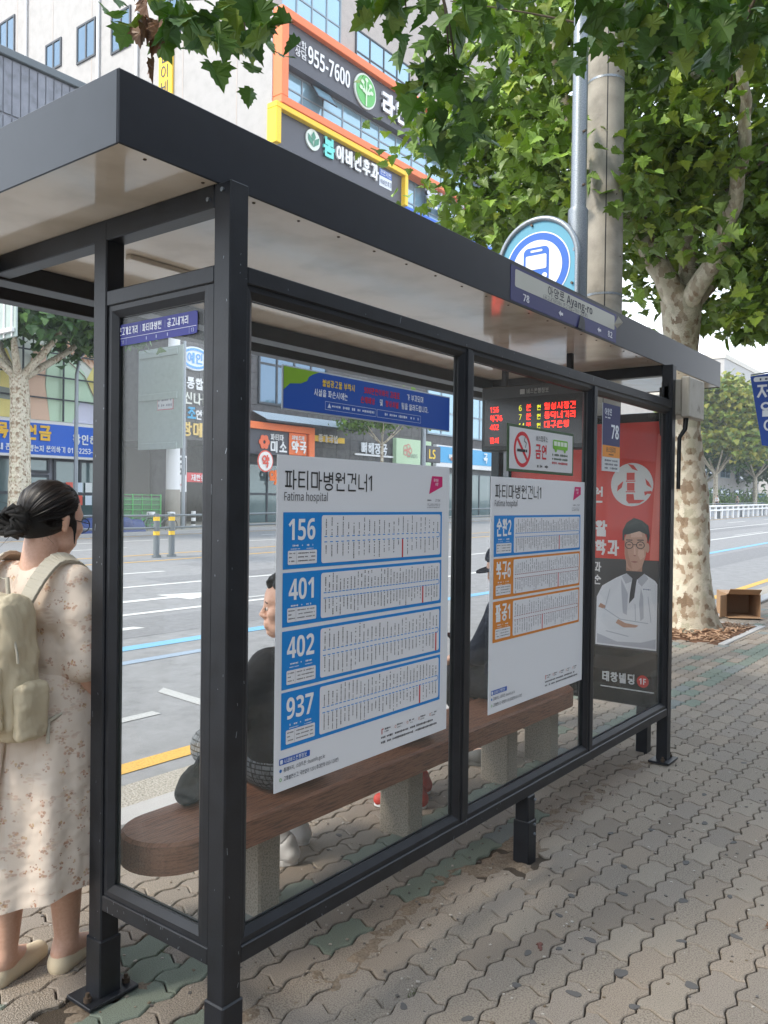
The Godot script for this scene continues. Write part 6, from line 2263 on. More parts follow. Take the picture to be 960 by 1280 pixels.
func build_trees() -> void:
	var r := RandomNumberGenerator.new()
	r.seed = 31
	var leaf := leaf_mesh(1.0)
	var small := leaf_mesh(1.0, 0.12, false)
	var tones := [Color(0.44, 0.55, 0.20), Color(0.49, 0.60, 0.22), Color(0.40, 0.51, 0.20), Color(0.57, 0.64, 0.23), Color(0.48, 0.57, 0.29)]
	# plane tree at the kerb beyond the shelter
	var t := thing("plane_tree", "large plane tree with pale flaking bark beside the cardboard box", "tree", Vector3(8.75, 0, -1.55))
	var b := MB.new()
	var path := []
	var rad := []
	var rows := 44
	for i in rows + 1:
		var y := -0.1 + 4.0 * i / rows
		path.append(Vector3(-0.06 * y - 0.012 * y * y + 0.02 * sin(y * 2.0), y, 0.03 * sin(y * 1.5)))
		var flare := 0.20 * exp(-maxf(y, 0) * 4.0)
		rad.append(0.225 + flare - 0.012 * y + 0.012 * sin(y * 5.0) + (0.05 * smoothstep(3.2, 3.9, y)))
	b.tube(path, rad, 28, false)
	var nz := FastNoiseLite.new()
	nz.seed = 6
	nz.frequency = 2.4
	for i in b.v.size():
		var p := b.v[i]
		var ax := Vector3(-0.06 * p.y - 0.012 * p.y * p.y, p.y, 0)
		var an := atan2(p.z, p.x - ax.x)
		var k := nz.get_noise_3d(p.x * 1.2, p.y * 0.7, p.z * 1.2) * 0.035 + (0.06 * sin(an * 5.0) * exp(-maxf(p.y, 0) * 4.5))
		b.v[i] = p + Vector3(p.x - ax.x, 0, p.z).normalized() * k
	part(t, "trunk", b.mesh(), M.plane_bark)
	var fork := Vector3(-0.43, 3.8, 0.02)
	var limbs := [[fork, Vector3(-0.1, 4.5, 0.45), Vector3(0.25, 5.6, 0.95), Vector3(0.2, 7.2, 1.3)], [fork, Vector3(-0.9, 4.5, -0.3), Vector3(-1.4, 5.6, -0.9), Vector3(-1.7, 7.3, -1.2)], [fork, Vector3(-0.4, 4.9, 0.1), Vector3(-0.3, 6.2, 0.1), Vector3(-0.5, 8.2, 0.0)], [fork, Vector3(0.3, 4.5, -0.5), Vector3(0.9, 5.6, -1.0), Vector3(1.2, 7.0, -1.4)], [fork, Vector3(-1.0, 4.3, 0.6), Vector3(-1.8, 5.0, 1.0), Vector3(-2.5, 5.8, 1.1)]]
	for k in limbs.size():
		limb(t, "limb", limbs[k], 0.15 if k < 2 else 0.12, 0.03, M.plane_bark, 12, 0.012)
	for k in 60:
		var lb: Array = limbs[k % limbs.size()]
		var s: Vector3 = lb[1].lerp(lb[3], r.randf())
		var e := s + Vector3(r.randfn() * 0.9, r.randf_range(-0.3, 0.9), r.randfn() * 0.9)
		limb(t, "twig", [s, s.lerp(e, 0.5) + Vector3(0, 0.12, 0), e], 0.018, 0.005, M.twig, 5)
	var pts := crown_points(r, Vector3(-0.6, 6.1, -0.3), Vector3(2.5, 2.1, 2.5), 175, 52, 0.30, -0.62)
	pts.append_array(crown_points(r, Vector3(-2.0, 4.7, -0.2), Vector3(1.0, 0.8, 1.3), 34, 44, 0.22))
	pts.append_array(crown_points(r, Vector3(0.6, 4.6, 0.2), Vector3(1.1, 0.9, 1.2), 34, 42, 0.22))
	pts.append_array(crown_points(r, Vector3(-1.3, 5.5, -1.9), Vector3(1.2, 1.1, 0.8), 28, 42, 0.24))
	pts.append_array(crown_points(r, Vector3(-0.35, 4.5, 0.95), Vector3(0.9, 1.1, 0.6), 40, 34, 0.2))
	pts.append_array(crown_points(r, Vector3(-0.75, 3.75, 0.85), Vector3(0.5, 0.45, 0.35), 10, 26, 0.15))
	leaf_cloud(t, "crown", pts, 0.108, leaf, tones, 41)
	# bark chips and roots round its foot, in a square pit
	var pit := MB.new()
	var n2 := FastNoiseLite.new()
	n2.frequency = 3.0
	for i in 34:
		for j in 14:
			var q := []
			for w in [[i, j], [i + 1, j], [i + 1, j + 1], [i, j + 1]]:
				var x: float = 7.95 + w[0] * 0.053
				var z: float = -1.62 + w[1] * 0.047
				var dd := Vector2(x - 8.75, z + 1.55).length()
				q.append(Vector3(x, -0.008 + 0.10 * exp(-dd * dd * 4.0) + n2.get_noise_2d(x * 3.0, z * 3.0) * 0.022, z))
			pit.quad(q[0], q[1], q[2], q[3], Vector3.UP)
	structure("tree_pit_soil", pit.mesh(), M.bark_chips)
	var chips := MB.new()
	for k in 420:
		var x := r.randf_range(8.0, 9.7)
		var z := r.randf_range(-1.6, -1.0)
		var dd := Vector2(x - 8.75, z + 1.55).length()
		chips.box(Vector3(-0.035, -0.002, -0.008), Vector3(0.035, 0.003, 0.008), 0.0, Transform3D(Basis.from_euler(Vector3(r.randfn() * 0.3, r.randf() * TAU, r.randfn() * 0.3)), Vector3(x, 0.015 + 0.10 * exp(-dd * dd * 4.0), z)))
	var ch := structure("bark_chip_litter", chips.mesh(), mat("chip", Color(0.62, 0.50, 0.40), 0.9))
	var edge := structure("tree_pit_edging", boxes([[Vector3(7.95, -0.05, -0.98), Vector3(9.75, 0.012, -0.90)]], 0.006), M.granite)
	part(edge, "edging_stone", boxes([[Vector3(9.66, -0.05, -1.62), Vector3(9.75, 0.012, -0.985)]], 0.006), M.granite)
	part(edge, "edging_stone", boxes([[Vector3(10.2, -0.05, -0.98), Vector3(12.4, 0.05, -0.88)]], 0.006), M.granite)
	# the plane tree whose branches hang into the picture from the left
	t = thing("plane_tree", "plane tree branches with big leaves overhanging the shelter roof", "tree", Vector3(-2.9, 0, -1.35))
	limb(t, "trunk", [Vector3(0, -0.1, 0), Vector3(0.03, 1.5, 0.02), Vector3(0, 3.2, 0.0)], 0.30, 0.22, M.plane_bark, 20, 0.01)
	var f2 := Vector3(0, 3.1, 0)
	limb(t, "limb", [f2, Vector3(1.4, 4.3, -0.1), Vector3(2.9, 4.75, 0.0), Vector3(4.3, 4.45, 0.35), Vector3(5.1, 4.2, 0.75)], 0.13, 0.012, M.plane_bark, 10, 0.006)
	limb(t, "limb", [f2, Vector3(1.2, 4.2, 1.0), Vector3(3.0, 4.9, 2.0), Vector3(4.7, 4.6, 2.2), Vector3(5.6, 4.3, 2.15)], 0.12, 0.012, M.plane_bark, 10, 0.006)
	limb(t, "limb", [f2, Vector3(-0.5, 4.8, -0.8), Vector3(-0.8, 6.8, -1.6)], 0.14, 0.05, M.plane_bark, 10, 0.01)
	limb(t, "limb", [f2, Vector3(-0.6, 4.8, 0.9), Vector3(-1.4, 6.6, 1.8)], 0.13, 0.05, M.plane_bark, 10, 0.01)
	# big leaves on drooping twigs, each a leaf of its own; centres are places in the world
	var big := [leaf_mesh(0.085, 0.10), leaf_mesh(0.085, 0.22), leaf_mesh(0.085, 0.32)]
	var bunches := [
		[Vector3(0.85, 3.66, -1.32), Vector3(0.22, 0.14, 0.22), 34], [Vector3(1.08, 3.56, -1.12), Vector3(0.18, 0.16, 0.16), 32],
		[Vector3(1.56, 3.70, -0.60), Vector3(0.12, 0.12, 0.12), 22], [Vector3(1.67, 3.48, -0.44), Vector3(0.15, 0.17, 0.15), 34], [Vector3(1.72, 3.28, -0.42), Vector3(0.12, 0.16, 0.12), 24], [Vector3(1.85, 3.74, -0.30), Vector3(0.18, 0.08, 0.16), 18],
		[Vector3(2.05, 3.62, 0.06), Vector3(0.14, 0.10, 0.14), 24], [Vector3(2.25, 3.60, 0.34), Vector3(0.15, 0.13, 0.16), 34], [Vector3(2.48, 3.70, 0.62), Vector3(0.18, 0.12, 0.18), 34], [Vector3(2.35, 3.78, 0.48), Vector3(0.3, 0.08, 0.3), 26]]
	var root := Vector3(-2.9, 0, -1.35)
	for q in bunches:
		var c: Vector3 = q[0] - root
		var top := c + Vector3(-0.25, 0.75, -0.05)
		limb(t, "twig", [top, c + Vector3(-0.08, 0.32, 0.0), c], 0.010, 0.003, M.twig, 6)
		for k in q[2]:
			var v := Vector3(r.randfn(), r.randfn() * 0.8, r.randfn())
			if v.length() > 2.0:
				v = v.normalized() * 2.0
			var at: Vector3 = c + v * q[1] * 0.72
			var yaw := r.randf() * TAU
			var B := Basis(Vector3.UP, yaw) * Basis(Vector3.RIGHT, -0.75 + r.randfn() * 0.4) * Basis(Vector3.BACK, r.randfn() * 0.45)
			var key := "leaf_%d" % [0, 0, 1, 2, 2, 1, 3][r.randi_range(0, 6)]
			var o := part(t, "leaf", big[r.randi_range(0, 2)], M[key], at, B.scaled(Vector3.ONE * r.randf_range(0.75, 1.2)))
	for k in 8:
		var at := Vector3(0.85, 3.64, -1.50) - root + Vector3(r.randfn() * 0.05, r.randfn() * 0.09, r.randfn() * 0.05)
		part(t, "leaf", big[2], M.leaf_dry, at, (Basis(Vector3.UP, r.randf() * TAU) * Basis(Vector3.RIGHT, -1.4 + r.randfn() * 0.3)).scaled(Vector3(0.55, 1.0, 0.8)))
	var up := crown_points(r, Vector3(2.6, 6.6, 2.2), Vector3(4.6, 1.3, 3.2), 100, 42, 0.34, -0.4)
	leaf_cloud(t, "crown", up, 0.11, small, tones, 43)
	# street trees on the far sidewalk
	far_tree("plane_tree", "stout pollarded plane tree in front of the mural building", Vector3(15.62, 0, -29.4), 6.3, 0.44, Vector3(4.2, 1.9, 3.0), Vector3(0.8, 8.6, 0), 4600, [Color(0.27, 0.40, 0.20), Color(0.24, 0.36, 0.20), Color(0.34, 0.47, 0.22)], 61, 0.27)
	far_tree("young_tree", "slim young tree with light crown before the dark stone building", Vector3(38.8, 0, -29.4), 5.2, 0.12, Vector3(3.1, 1.5, 2.4), Vector3(0.0, 6.7, 0), 1300, [Color(0.40, 0.52, 0.22), Color(0.46, 0.58, 0.24), Color(0.33, 0.45, 0.20)], 62, 0.20)
	var yel := [Color(0.52, 0.58, 0.23), Color(0.60, 0.61, 0.23), Color(0.44, 0.54, 0.23), Color(0.64, 0.62, 0.26)]
	var dk := [Color(0.30, 0.42, 0.24), Color(0.37, 0.49, 0.26), Color(0.27, 0.38, 0.22)]
	far_tree("street_tree", "yellowing broad tree beyond the railing right of the junction box", Vector3(111.5, rise(111.5), -30.2), 4.6, 0.34, Vector3(7.6, 6.8, 6.4), Vector3(0, 10.4, 0), 8500, yel, 63, 0.46)
	far_tree("street_tree", "dark green tree behind the yellowing tree beyond the railing", Vector3(119.8, rise(119.8), -34.0), 3.6, 0.36, Vector3(8.5, 6.4, 6.0), Vector3(0, 8.6, 0), 7500, dk, 64, 0.46)
	far_tree("street_tree", "green tree with forked trunk at the right edge beyond the railing", Vector3(131, rise(131), -30.0), 4.6, 0.36, Vector3(7.6, 6.0, 6.0), Vector3(1.0, 9.6, 0), 7500, dk + [yel[0]], 65, 0.46)
	far_tree("street_tree", "distant dark tree hidden low behind the two nearer crowns", Vector3(144.4, rise(144), -36.0), 3.0, 0.4, Vector3(10, 7.0, 7.0), Vector3(0, 8.0, 0), 6500, dk, 66, 0.55)
	# hedge under them
	var hp := []
	for k in 3600:
		hp.append(Vector3(r.randf_range(112, 175), rise(140) + absf(r.randfn()) * 1.1, -32.5 + r.randfn() * 1.0))
	var hd := thing("hedge", "long low green hedge along the distant far sidewalk", "hedge", Vector3.ZERO)
	leaf_cloud(hd, "foliage", hp, 0.22, small, [Color(0.38, 0.50, 0.24), Color(0.45, 0.56, 0.28)], 67)

func far_tree(called: String, label: String, at: Vector3, fork: float, girth: float, rad: Vector3, c: Vector3, leaves: int, tones: Array, seed_: int, size: float) -> void:
	var t := thing(called, label, "tree", at, 0.0, "trees along the far sidewalk")
	var r := RandomNumberGenerator.new()
	r.seed = seed_
	limb(t, "trunk", [Vector3(0, -0.1, 0), Vector3(girth * 0.2, fork * 0.5, 0), Vector3(0, fork, 0)], girth * 1.0, girth * 0.8, M.plane_bark, 14, girth * 0.02)
	for k in 6:
		var an := TAU * k / 6 + r.randf() * 0.5
		var e := c + Vector3(cos(an) * rad.x * 0.7, rad.y * r.randf_range(0.0, 0.6), sin(an) * rad.z * 0.7)
		var mid := Vector3(0, fork, 0).lerp(e, 0.45) + Vector3(cos(an), -0.1, sin(an)) * rad.x * 0.12
		limb(t, "limb", [Vector3(0, fork - 0.2, 0), mid, e], girth * 0.42, girth * 0.06, M.plane_bark, 8)
	leaf_cloud(t, "crown", crown_points(r, c, rad, int(leaves / 38.0), 38, rad.x * 0.13, -0.6), size, leaf_mesh(1.0, 0.12, false), tones, seed_)

# ---------------------------------------------------------------- far sidewalk furniture
func build_far_street() -> void:
	var o := thing("street_lamp", "slender grey street lamp before the mural building", "street lamp", Vector3(18.12, 0, -29.4))
	var m := MB.new()
	m.tube([Vector3(0, 0, 0), Vector3(0, 1.2, 0), Vector3(0, 1.25, 0), Vector3(0, 6.6, 0), Vector3(0.12, 7.3, 0), Vector3(0.55, 7.75, 0), Vector3(1.3, 7.9, 0)], [0.14, 0.13, 0.09, 0.075, 0.06, 0.05, 0.045], 14)
	part(o, "pole", m.mesh(), M.galvanised)
	bar(o, "lamp_head", Vector3(1.2, 7.82, -0.13), Vector3(1.95, 7.98, 0.13), M.steel_grey, 0.04)
	# large road sign seen from behind
	o = thing("road_sign", "tall pale green road sign seen from behind on grey pole", "road sign", Vector3(23.45, 0, -29.45))
	m = MB.new()
	m.tube([Vector3(0.22, 0, 0.05), Vector3(0.22, 8.9, 0.05)], [0.09, 0.08], 14)
	part(o, "pole", m.mesh(), M.galvanised)
	bar(o, "panel", Vector3(0.09, 3.9, -3.25), Vector3(0.13, 8.72, 0.12), M.road_sign_back, 0.015)
	for y in [8.45, 6.4, 4.05]:
		bar(o, "stiffener", Vector3(0.03, y - 0.16, -3.1), Vector3(0.0895, y + 0.16, -0.25), M.road_sign_back, 0.02)
	var p := Print.new()
	p.dz = 0.004
	p.ink(Color(0.75, 0.35, 0.38))
	p.rect(-1.75, 5.75, -0.55, 6.45)
	p.layer = 3
	p.ink(Color(0.80, 0.80, 0.81))
	p.rect(-1.71, 5.79, -0.59, 6.41)
	p.layer = 6
	p.ink(Color(0.5, 0.5, 0.55))
	p.scribble(rng, -1.65, 6.15, 1.0, 0.14)
	p.scribble(rng, -1.65, 5.9, 1.0, 0.14)
	part(o, "notice", p.mb.mesh(Transform3D(Basis(Vector3(0, 0, 1), Vector3(0, 1, 0), Vector3(-1, 0, 0)), Vector3(0.086, 0, 0))), M.ink)
	# another sign back at the left edge, its post out of the picture
	o = thing("road_sign", "ribbed white sign back with bolted rail at left edge", "road sign", Vector3(8.6, 0, -16.78))
	bar(o, "panel", Vector3(0, 5.21, -2.3), Vector3(0.05, 7.6, 0), M.road_sign_back, 0.015)
	for y in [5.32, 6.4, 7.3]:
		bar(o, "rail", Vector3(-0.09, y, -2.27), Vector3(-0.0005, y + 0.10, -0.04), M.sign_white, 0.012)
	for z in [-2.1, -1.7, -1.3, -0.9, -0.5, -0.15]:
		bar(o, "rib", Vector3(-0.03, 5.22, z - 0.025), Vector3(-0.0004, 7.58, z + 0.025), M.sign_white, 0.006)
	var sp := MB.new()
	sp.tube([Vector3(0.14, ROAD, -1.15), Vector3(0.14, 7.7, -1.15)], [0.09, 0.08], 12)
	part(o, "pole", sp.mesh(), M.galvanised)
	# concrete pole with a lighter sleeve
	o = thing("utility_pole", "stout pale concrete pole standing beside the tall road sign", "utility pole", Vector3(24.5, 0, -31.2))
	m = MB.new()
	m.tube([Vector3(0, 0, 0), Vector3(0, 2.0, 0)], [0.36, 0.35], 20)
	part(o, "wrapped_foot", m.mesh(), M.concrete)
	m = MB.new()
	m.tube([Vector3(0, 2.001, 0), Vector3(0, 6.0, 0), Vector3(0, 12, 0)], [0.34, 0.31, 0.26], 20)
	part(o, "shaft", m.mesh(), M.sign_white)
	o = thing("traffic_pole", "thin grey signal pole behind the young tree", "pole", Vector3(43.5, 0, -29.6))
	m = MB.new()
	m.tube([Vector3(0, 0, 0), Vector3(0, 7.5, 0)], [0.22, 0.16], 14)
	part(o, "pole", m.mesh(), M.galvanised)
	bar(o, "cabinet", Vector3(0.35, 4.2, -0.2), Vector3(2.0, 5.3, 0.05), M.sign_dark, 0.03)
	var lp := Print.new()
	lp.dz = 0.005
	lp.layer = 2
	lp.ink(Color(0.92, 0.78, 0.2))
	lp.latin("LS", 0.6, 4.45, 0.6, 1.0, true)
	part(o, "lettering", lp.mb.mesh(), M.ink, Vector3(0, 0, 0.055))
	# green site fence, board, tarpaulin heap, bicycles, striped bollard
	o = thing("site_fence", "bright green mesh site fence beside the dark pillar", "fence", Vector3(20.6, 0, -30.6))
	for k in 7:
		var x := -0.4 + k * 0.52
		m = MB.new()
		m.rod(Vector3(0, 0, 0), Vector3(0, 1.75, 0), 0.035 if k % 3 == 0 else 0.02, 6)
		part(o, "upright", m.mesh(), M.green_paint, Vector3(x, 0, 0))
	for k in 8:
		m = MB.new()
		m.rod(Vector3(-0.4, 0.1 + k * 0.23, 0.02), Vector3(2.72, 0.1 + k * 0.23, 0.02), 0.018, 6)
		part(o, "rail", m.mesh(), M.green_paint)
	bar(o, "netting", Vector3(-0.4, 0.05, -0.06), Vector3(2.7, 1.6, -0.04), mat("net_green", Color(0.30, 0.47, 0.33), 0.9), 0.0)
	o = thing("sandwich_board", "small orange and white sandwich board on the far sidewalk", "sandwich board", Vector3(19.9, 0, -29.9), 0.9)
	for s in [1.0, -1.0]:
		m = MB.new()
		m.box(Vector3(-0.35, 0, -0.02), Vector3(0.35, 1.0, 0.02), 0.005)
		var pn := part(o, "panel", m.mesh(), mat("board_orange", Color(0.80, 0.42, 0.25), 0.6), Vector3(0, 0, s * 0.28), Basis(Vector3.RIGHT, -s * 0.27))
		part(pn, "sheet", boxes([[Vector3(-0.28, 0.08, 0.021), Vector3(0.28, 0.92, 0.026)]]), M.sign_white, Vector3.ZERO, Basis.IDENTITY if s > 0 else Basis(Vector3.UP, PI))
	o = thing("tarpaulin_heap", "low heap under a blue tarpaulin behind the median fence", "tarpaulin", Vector3(19.4, 0, -28.7))
	part(o, "cover", body_mesh([[Vector3(-1.2, 0.25, 0), Vector3(1.25, 0.25, 0), 0.34, 0.34], [Vector3(-1.1, 0.45, 0), Vector3(0.6, 0.5, 0.1), 0.28, 0.25], [Vector3(0.6, 0.4, 0), Vector3(1.3, 0.42, 0), 0.25, 0.22], [Vector3(-1.3, 0.0, 0.2), Vector3(1.35, 0.0, 0.2), 0.2, 0.2]], 0.05, 0.12), M.tarp)
	for q in [[21.4, -29.3, 0.3, "parked bicycle with white basket beside the stout pole"], [22.3, -29.3, -0.2, "second parked bicycle close to the stout pole"]]:
		bicycle(Vector3(q[0], 0, q[1]), q[2], q[3])
	o = thing("bollard", "short black and white striped bollard on far sidewalk", "bollard", Vector3(25.2, 0, -30.5))
	for k in 6:
		m = MB.new()
		m.tube([Vector3(0, k * 0.16, 0), Vector3(0, k * 0.16 + 0.16, 0)], [0.11, 0.11], 14)
		part(o, "band", m.mesh(), M.sign_white if k % 2 else M.dark_plastic)
	# two people far off on the right
	for q in [["person", "distant person in white shirt and dark trousers near the right tree", Vector3(108, rise(108), -29.0), M.sign_white, M.black_cloth], ["person", "tiny distant person in pale clothes beyond the white railing", Vector3(119.5, rise(119.5), -29.5), M.cream_wall, M.grey_cloth]]:
		o = thing(q[0], q[1], "person", q[2], 1.2)
		var b := head_bones(Vector3(0, 1.58, -0.02), Basis.IDENTITY)
		b.append_array([[Vector3(0, 1.5, 0), Vector3(0, 1.4, 0), 0.055, 0.06], [Vector3(-0.12, 1.36, 0), Vector3(0.12, 1.36, 0), 0.07, 0.07], [Vector3(-0.08, 1.1, 0), Vector3(0.08, 1.1, 0), 0.11, 0.11], [Vector3(-0.09, 0.92, 0), Vector3(0.09, 0.92, 0), 0.1, 0.1]])
		for s in [1.0, -1.0]:
			b.append_array([[Vector3(s * 0.09, 0.9, 0), Vector3(s * 0.1, 0.48, -0.03), 0.09, 0.06], [Vector3(s * 0.1, 0.48, -0.03), Vector3(s * 0.1, 0.08, 0.03), 0.06, 0.045], [Vector3(s * 0.1, 0.05, 0.03), Vector3(s * 0.1, 0.04, -0.12), 0.045, 0.035], [Vector3(s * 0.17, 1.35, 0), Vector3(s * 0.24, 1.08, 0.02), 0.055, 0.045], [Vector3(s * 0.24, 1.08, 0.02), Vector3(s * 0.23, 0.85, -0.08), 0.042, 0.03]])
			b.append_array(hand_bones(Vector3(s * 0.23, 0.84, -0.08), Vector3(0, -1, -0.2), Vector3(s, 0, 0), Vector3(0, 0, -1), 0.4))
		part(o, "body", body_mesh(b, 0.018, 0.025), M.skin)
		part(o, "shirt", body_mesh([[Vector3(-0.13, 1.35, 0), Vector3(0.13, 1.35, 0), 0.085, 0.085], [Vector3(-0.09, 1.02, 0), Vector3(0.09, 1.02, 0), 0.135, 0.135], [Vector3(-0.17, 1.35, 0), Vector3(-0.24, 1.1, 0.02), 0.075, 0.065], [Vector3(0.17, 1.35, 0), Vector3(0.24, 1.1, 0.02), 0.075, 0.065]], 0.025, 0.03), q[3])
		part(o, "trousers", body_mesh([[Vector3(-0.09, 0.9, 0), Vector3(-0.1, 0.12, 0.02), 0.115, 0.075], [Vector3(0.09, 0.9, 0), Vector3(0.1, 0.12, 0.02), 0.115, 0.075]], 0.025, 0.02), q[4])
		part(o, "hair", body_mesh([[Vector3(0, 1.64, 0.01), Vector3(0, 1.63, -0.02), 0.095, 0.085], [Vector3(0, 1.6, 0.04), Vector3(0, 1.55, 0.04), 0.08, 0.06]], 0.02, 0.02), M.black_hair)

func bicycle(at: Vector3, turn: float, label: String) -> void:
	var o := thing("bicycle", label, "bicycle", at, turn, "bicycles on the far sidewalk")
	var hub := [Vector3(-0.52, 0.34, 0), Vector3(0.52, 0.34, 0)]
	for h in hub:
		var ring := []
		var rr := []
		for k in 25:
			ring.append(Vector3(cos(TAU * k / 24), sin(TAU * k / 24), 0) * 0.32)
			rr.append(0.018)
		var m := MB.new()
		m.tube(ring, rr, 6, false)
		var wh := part(o, "wheel", m.mesh(), M.dark_plastic, h)
		m = MB.new()
		for k in 10:
			m.rod(Vector3.ZERO, Vector3(cos(TAU * k / 10), sin(TAU * k / 10), 0) * 0.31, 0.004, 4)
		part(wh, "spokes", m.mesh(), M.galvanised)
	var f := MB.new()
	for q in [[hub[0], Vector3(-0.08, 0.30, 0)], [Vector3(-0.08, 0.30, 0), Vector3(-0.2, 0.78, 0)], [Vector3(-0.08, 0.30, 0), Vector3(0.36, 0.80, 0)], [Vector3(-0.17, 0.70, 0), Vector3(0.36, 0.80, 0)], [hub[1], Vector3(0.33, 0.92, 0)], [hub[0], Vector3(-0.17, 0.70, 0)]]:
		f.rod(q[0], q[1], 0.02, 6)
	part(o, "frame", f.mesh(), M.steel_grey)
	f = MB.new()
	f.tube([Vector3(0.28, 1.0, -0.27), Vector3(0.34, 0.98, 0), Vector3(0.28, 1.0, 0.27)], [0.015, 0.015, 0.015], 6)
	part(o, "handlebar", f.mesh(), M.dark_plastic)
	f = MB.new()
	f.ball(Vector3(-0.22, 0.82, 0), Vector3(0.14, 0.04, 0.07))
	part(o, "saddle", f.mesh(), M.dark_plastic)
	bar(o, "basket", Vector3(0.40, 0.72, -0.15), Vector3(0.68, 0.95, 0.15), M.sign_white, 0.03)

# ---------------------------------------------------------------- buildings
func window(b: Node, lo: Vector3, hi: Vector3, cols: int, rowsn: int, glass: Material, frame: Material, t := 0.08) -> void:
	# a window in a wall that faces +z (its width along x) or -x (its width along z)
	var side := absf(hi.x - lo.x) < 0.001
	var w := part(b, "window", null, frame, lo)
	var span := (hi.z - lo.z) if side else (hi.x - lo.x)
	var h := hi.y - lo.y
	var fr := MB.new()
	var put := func(m: MB, a0: float, y0: float, a1: float, y1: float, d0: float, d1: float) -> void:
		if side:
			m.box(Vector3(-d1, y0, a0), Vector3(-d0, y1, a1))
		else:
			m.box(Vector3(a0, y0, d0), Vector3(a1, y1, d1))
	put.call(fr, 0.0, 0.0, span, t, 0.0, 0.10)
	put.call(fr, 0.0, h - t, span, h, 0.0, 0.10)
	put.call(fr, 0.0, t, t, h - t, 0.0, 0.10)
	put.call(fr, span - t, t, span, h - t, 0.0, 0.10)
	for k in range(1, cols):
		put.call(fr, span * k / cols - t / 2, t, span * k / cols + t / 2, h - t, 0.0, 0.09)
	for k in range(1, rowsn):
		put.call(fr, t, h * k / rowsn - t / 2, span - t, h * k / rowsn + t / 2, 0.0, 0.08)
	w.mesh = fr.mesh()
	for i in cols:
		for j in rowsn:
			var g := MB.new()
			put.call(g, span * i / cols + t / 2 - 0.01, h * j / rowsn + t / 2 - 0.01, span * (i + 1) / cols - t / 2 + 0.01, h * (j + 1) / rowsn - t / 2 + 0.01, 0.02, 0.04 + 0.004 * rng.randf())
			part(w, "pane", g.mesh(), glass)

func sign_letters(parent: Node, called: String, s: String, at: Vector3, h: float, c: Color, weight := 0.14, ws := 0.92, deep := 0.06) -> void:
	var p := Print.new()
	p.dz = 0.02
	p.depth = deep
	p.ink(c)
	p.text(s, 0, 0, h, weight, ws)
	part(parent, called, p.mb.mesh(), M.ink_matt, at)

func panels(b: Node, lo: Vector3, hi: Vector3, nx: int, ny: int, ms: Array, called := "stone_panel", gap := 0.02) -> void:
	# facing of flat panels on a wall facing +z, with open joints
	var w := (hi.x - lo.x) / nx
	var h := (hi.y - lo.y) / ny
	var m := MB.new()
	m.box(Vector3(gap / 2, gap / 2, 0), Vector3(w - gap / 2, h - gap / 2, 0.04), 0.004)
	var sh := m.mesh()
	for i in nx:
		for j in ny:
			part(b, called, sh, ms[rng.randi_range(0, ms.size() - 1)], Vector3(lo.x + i * w, lo.y + j * h, lo.z + rng.randf_range(0, 0.006)))

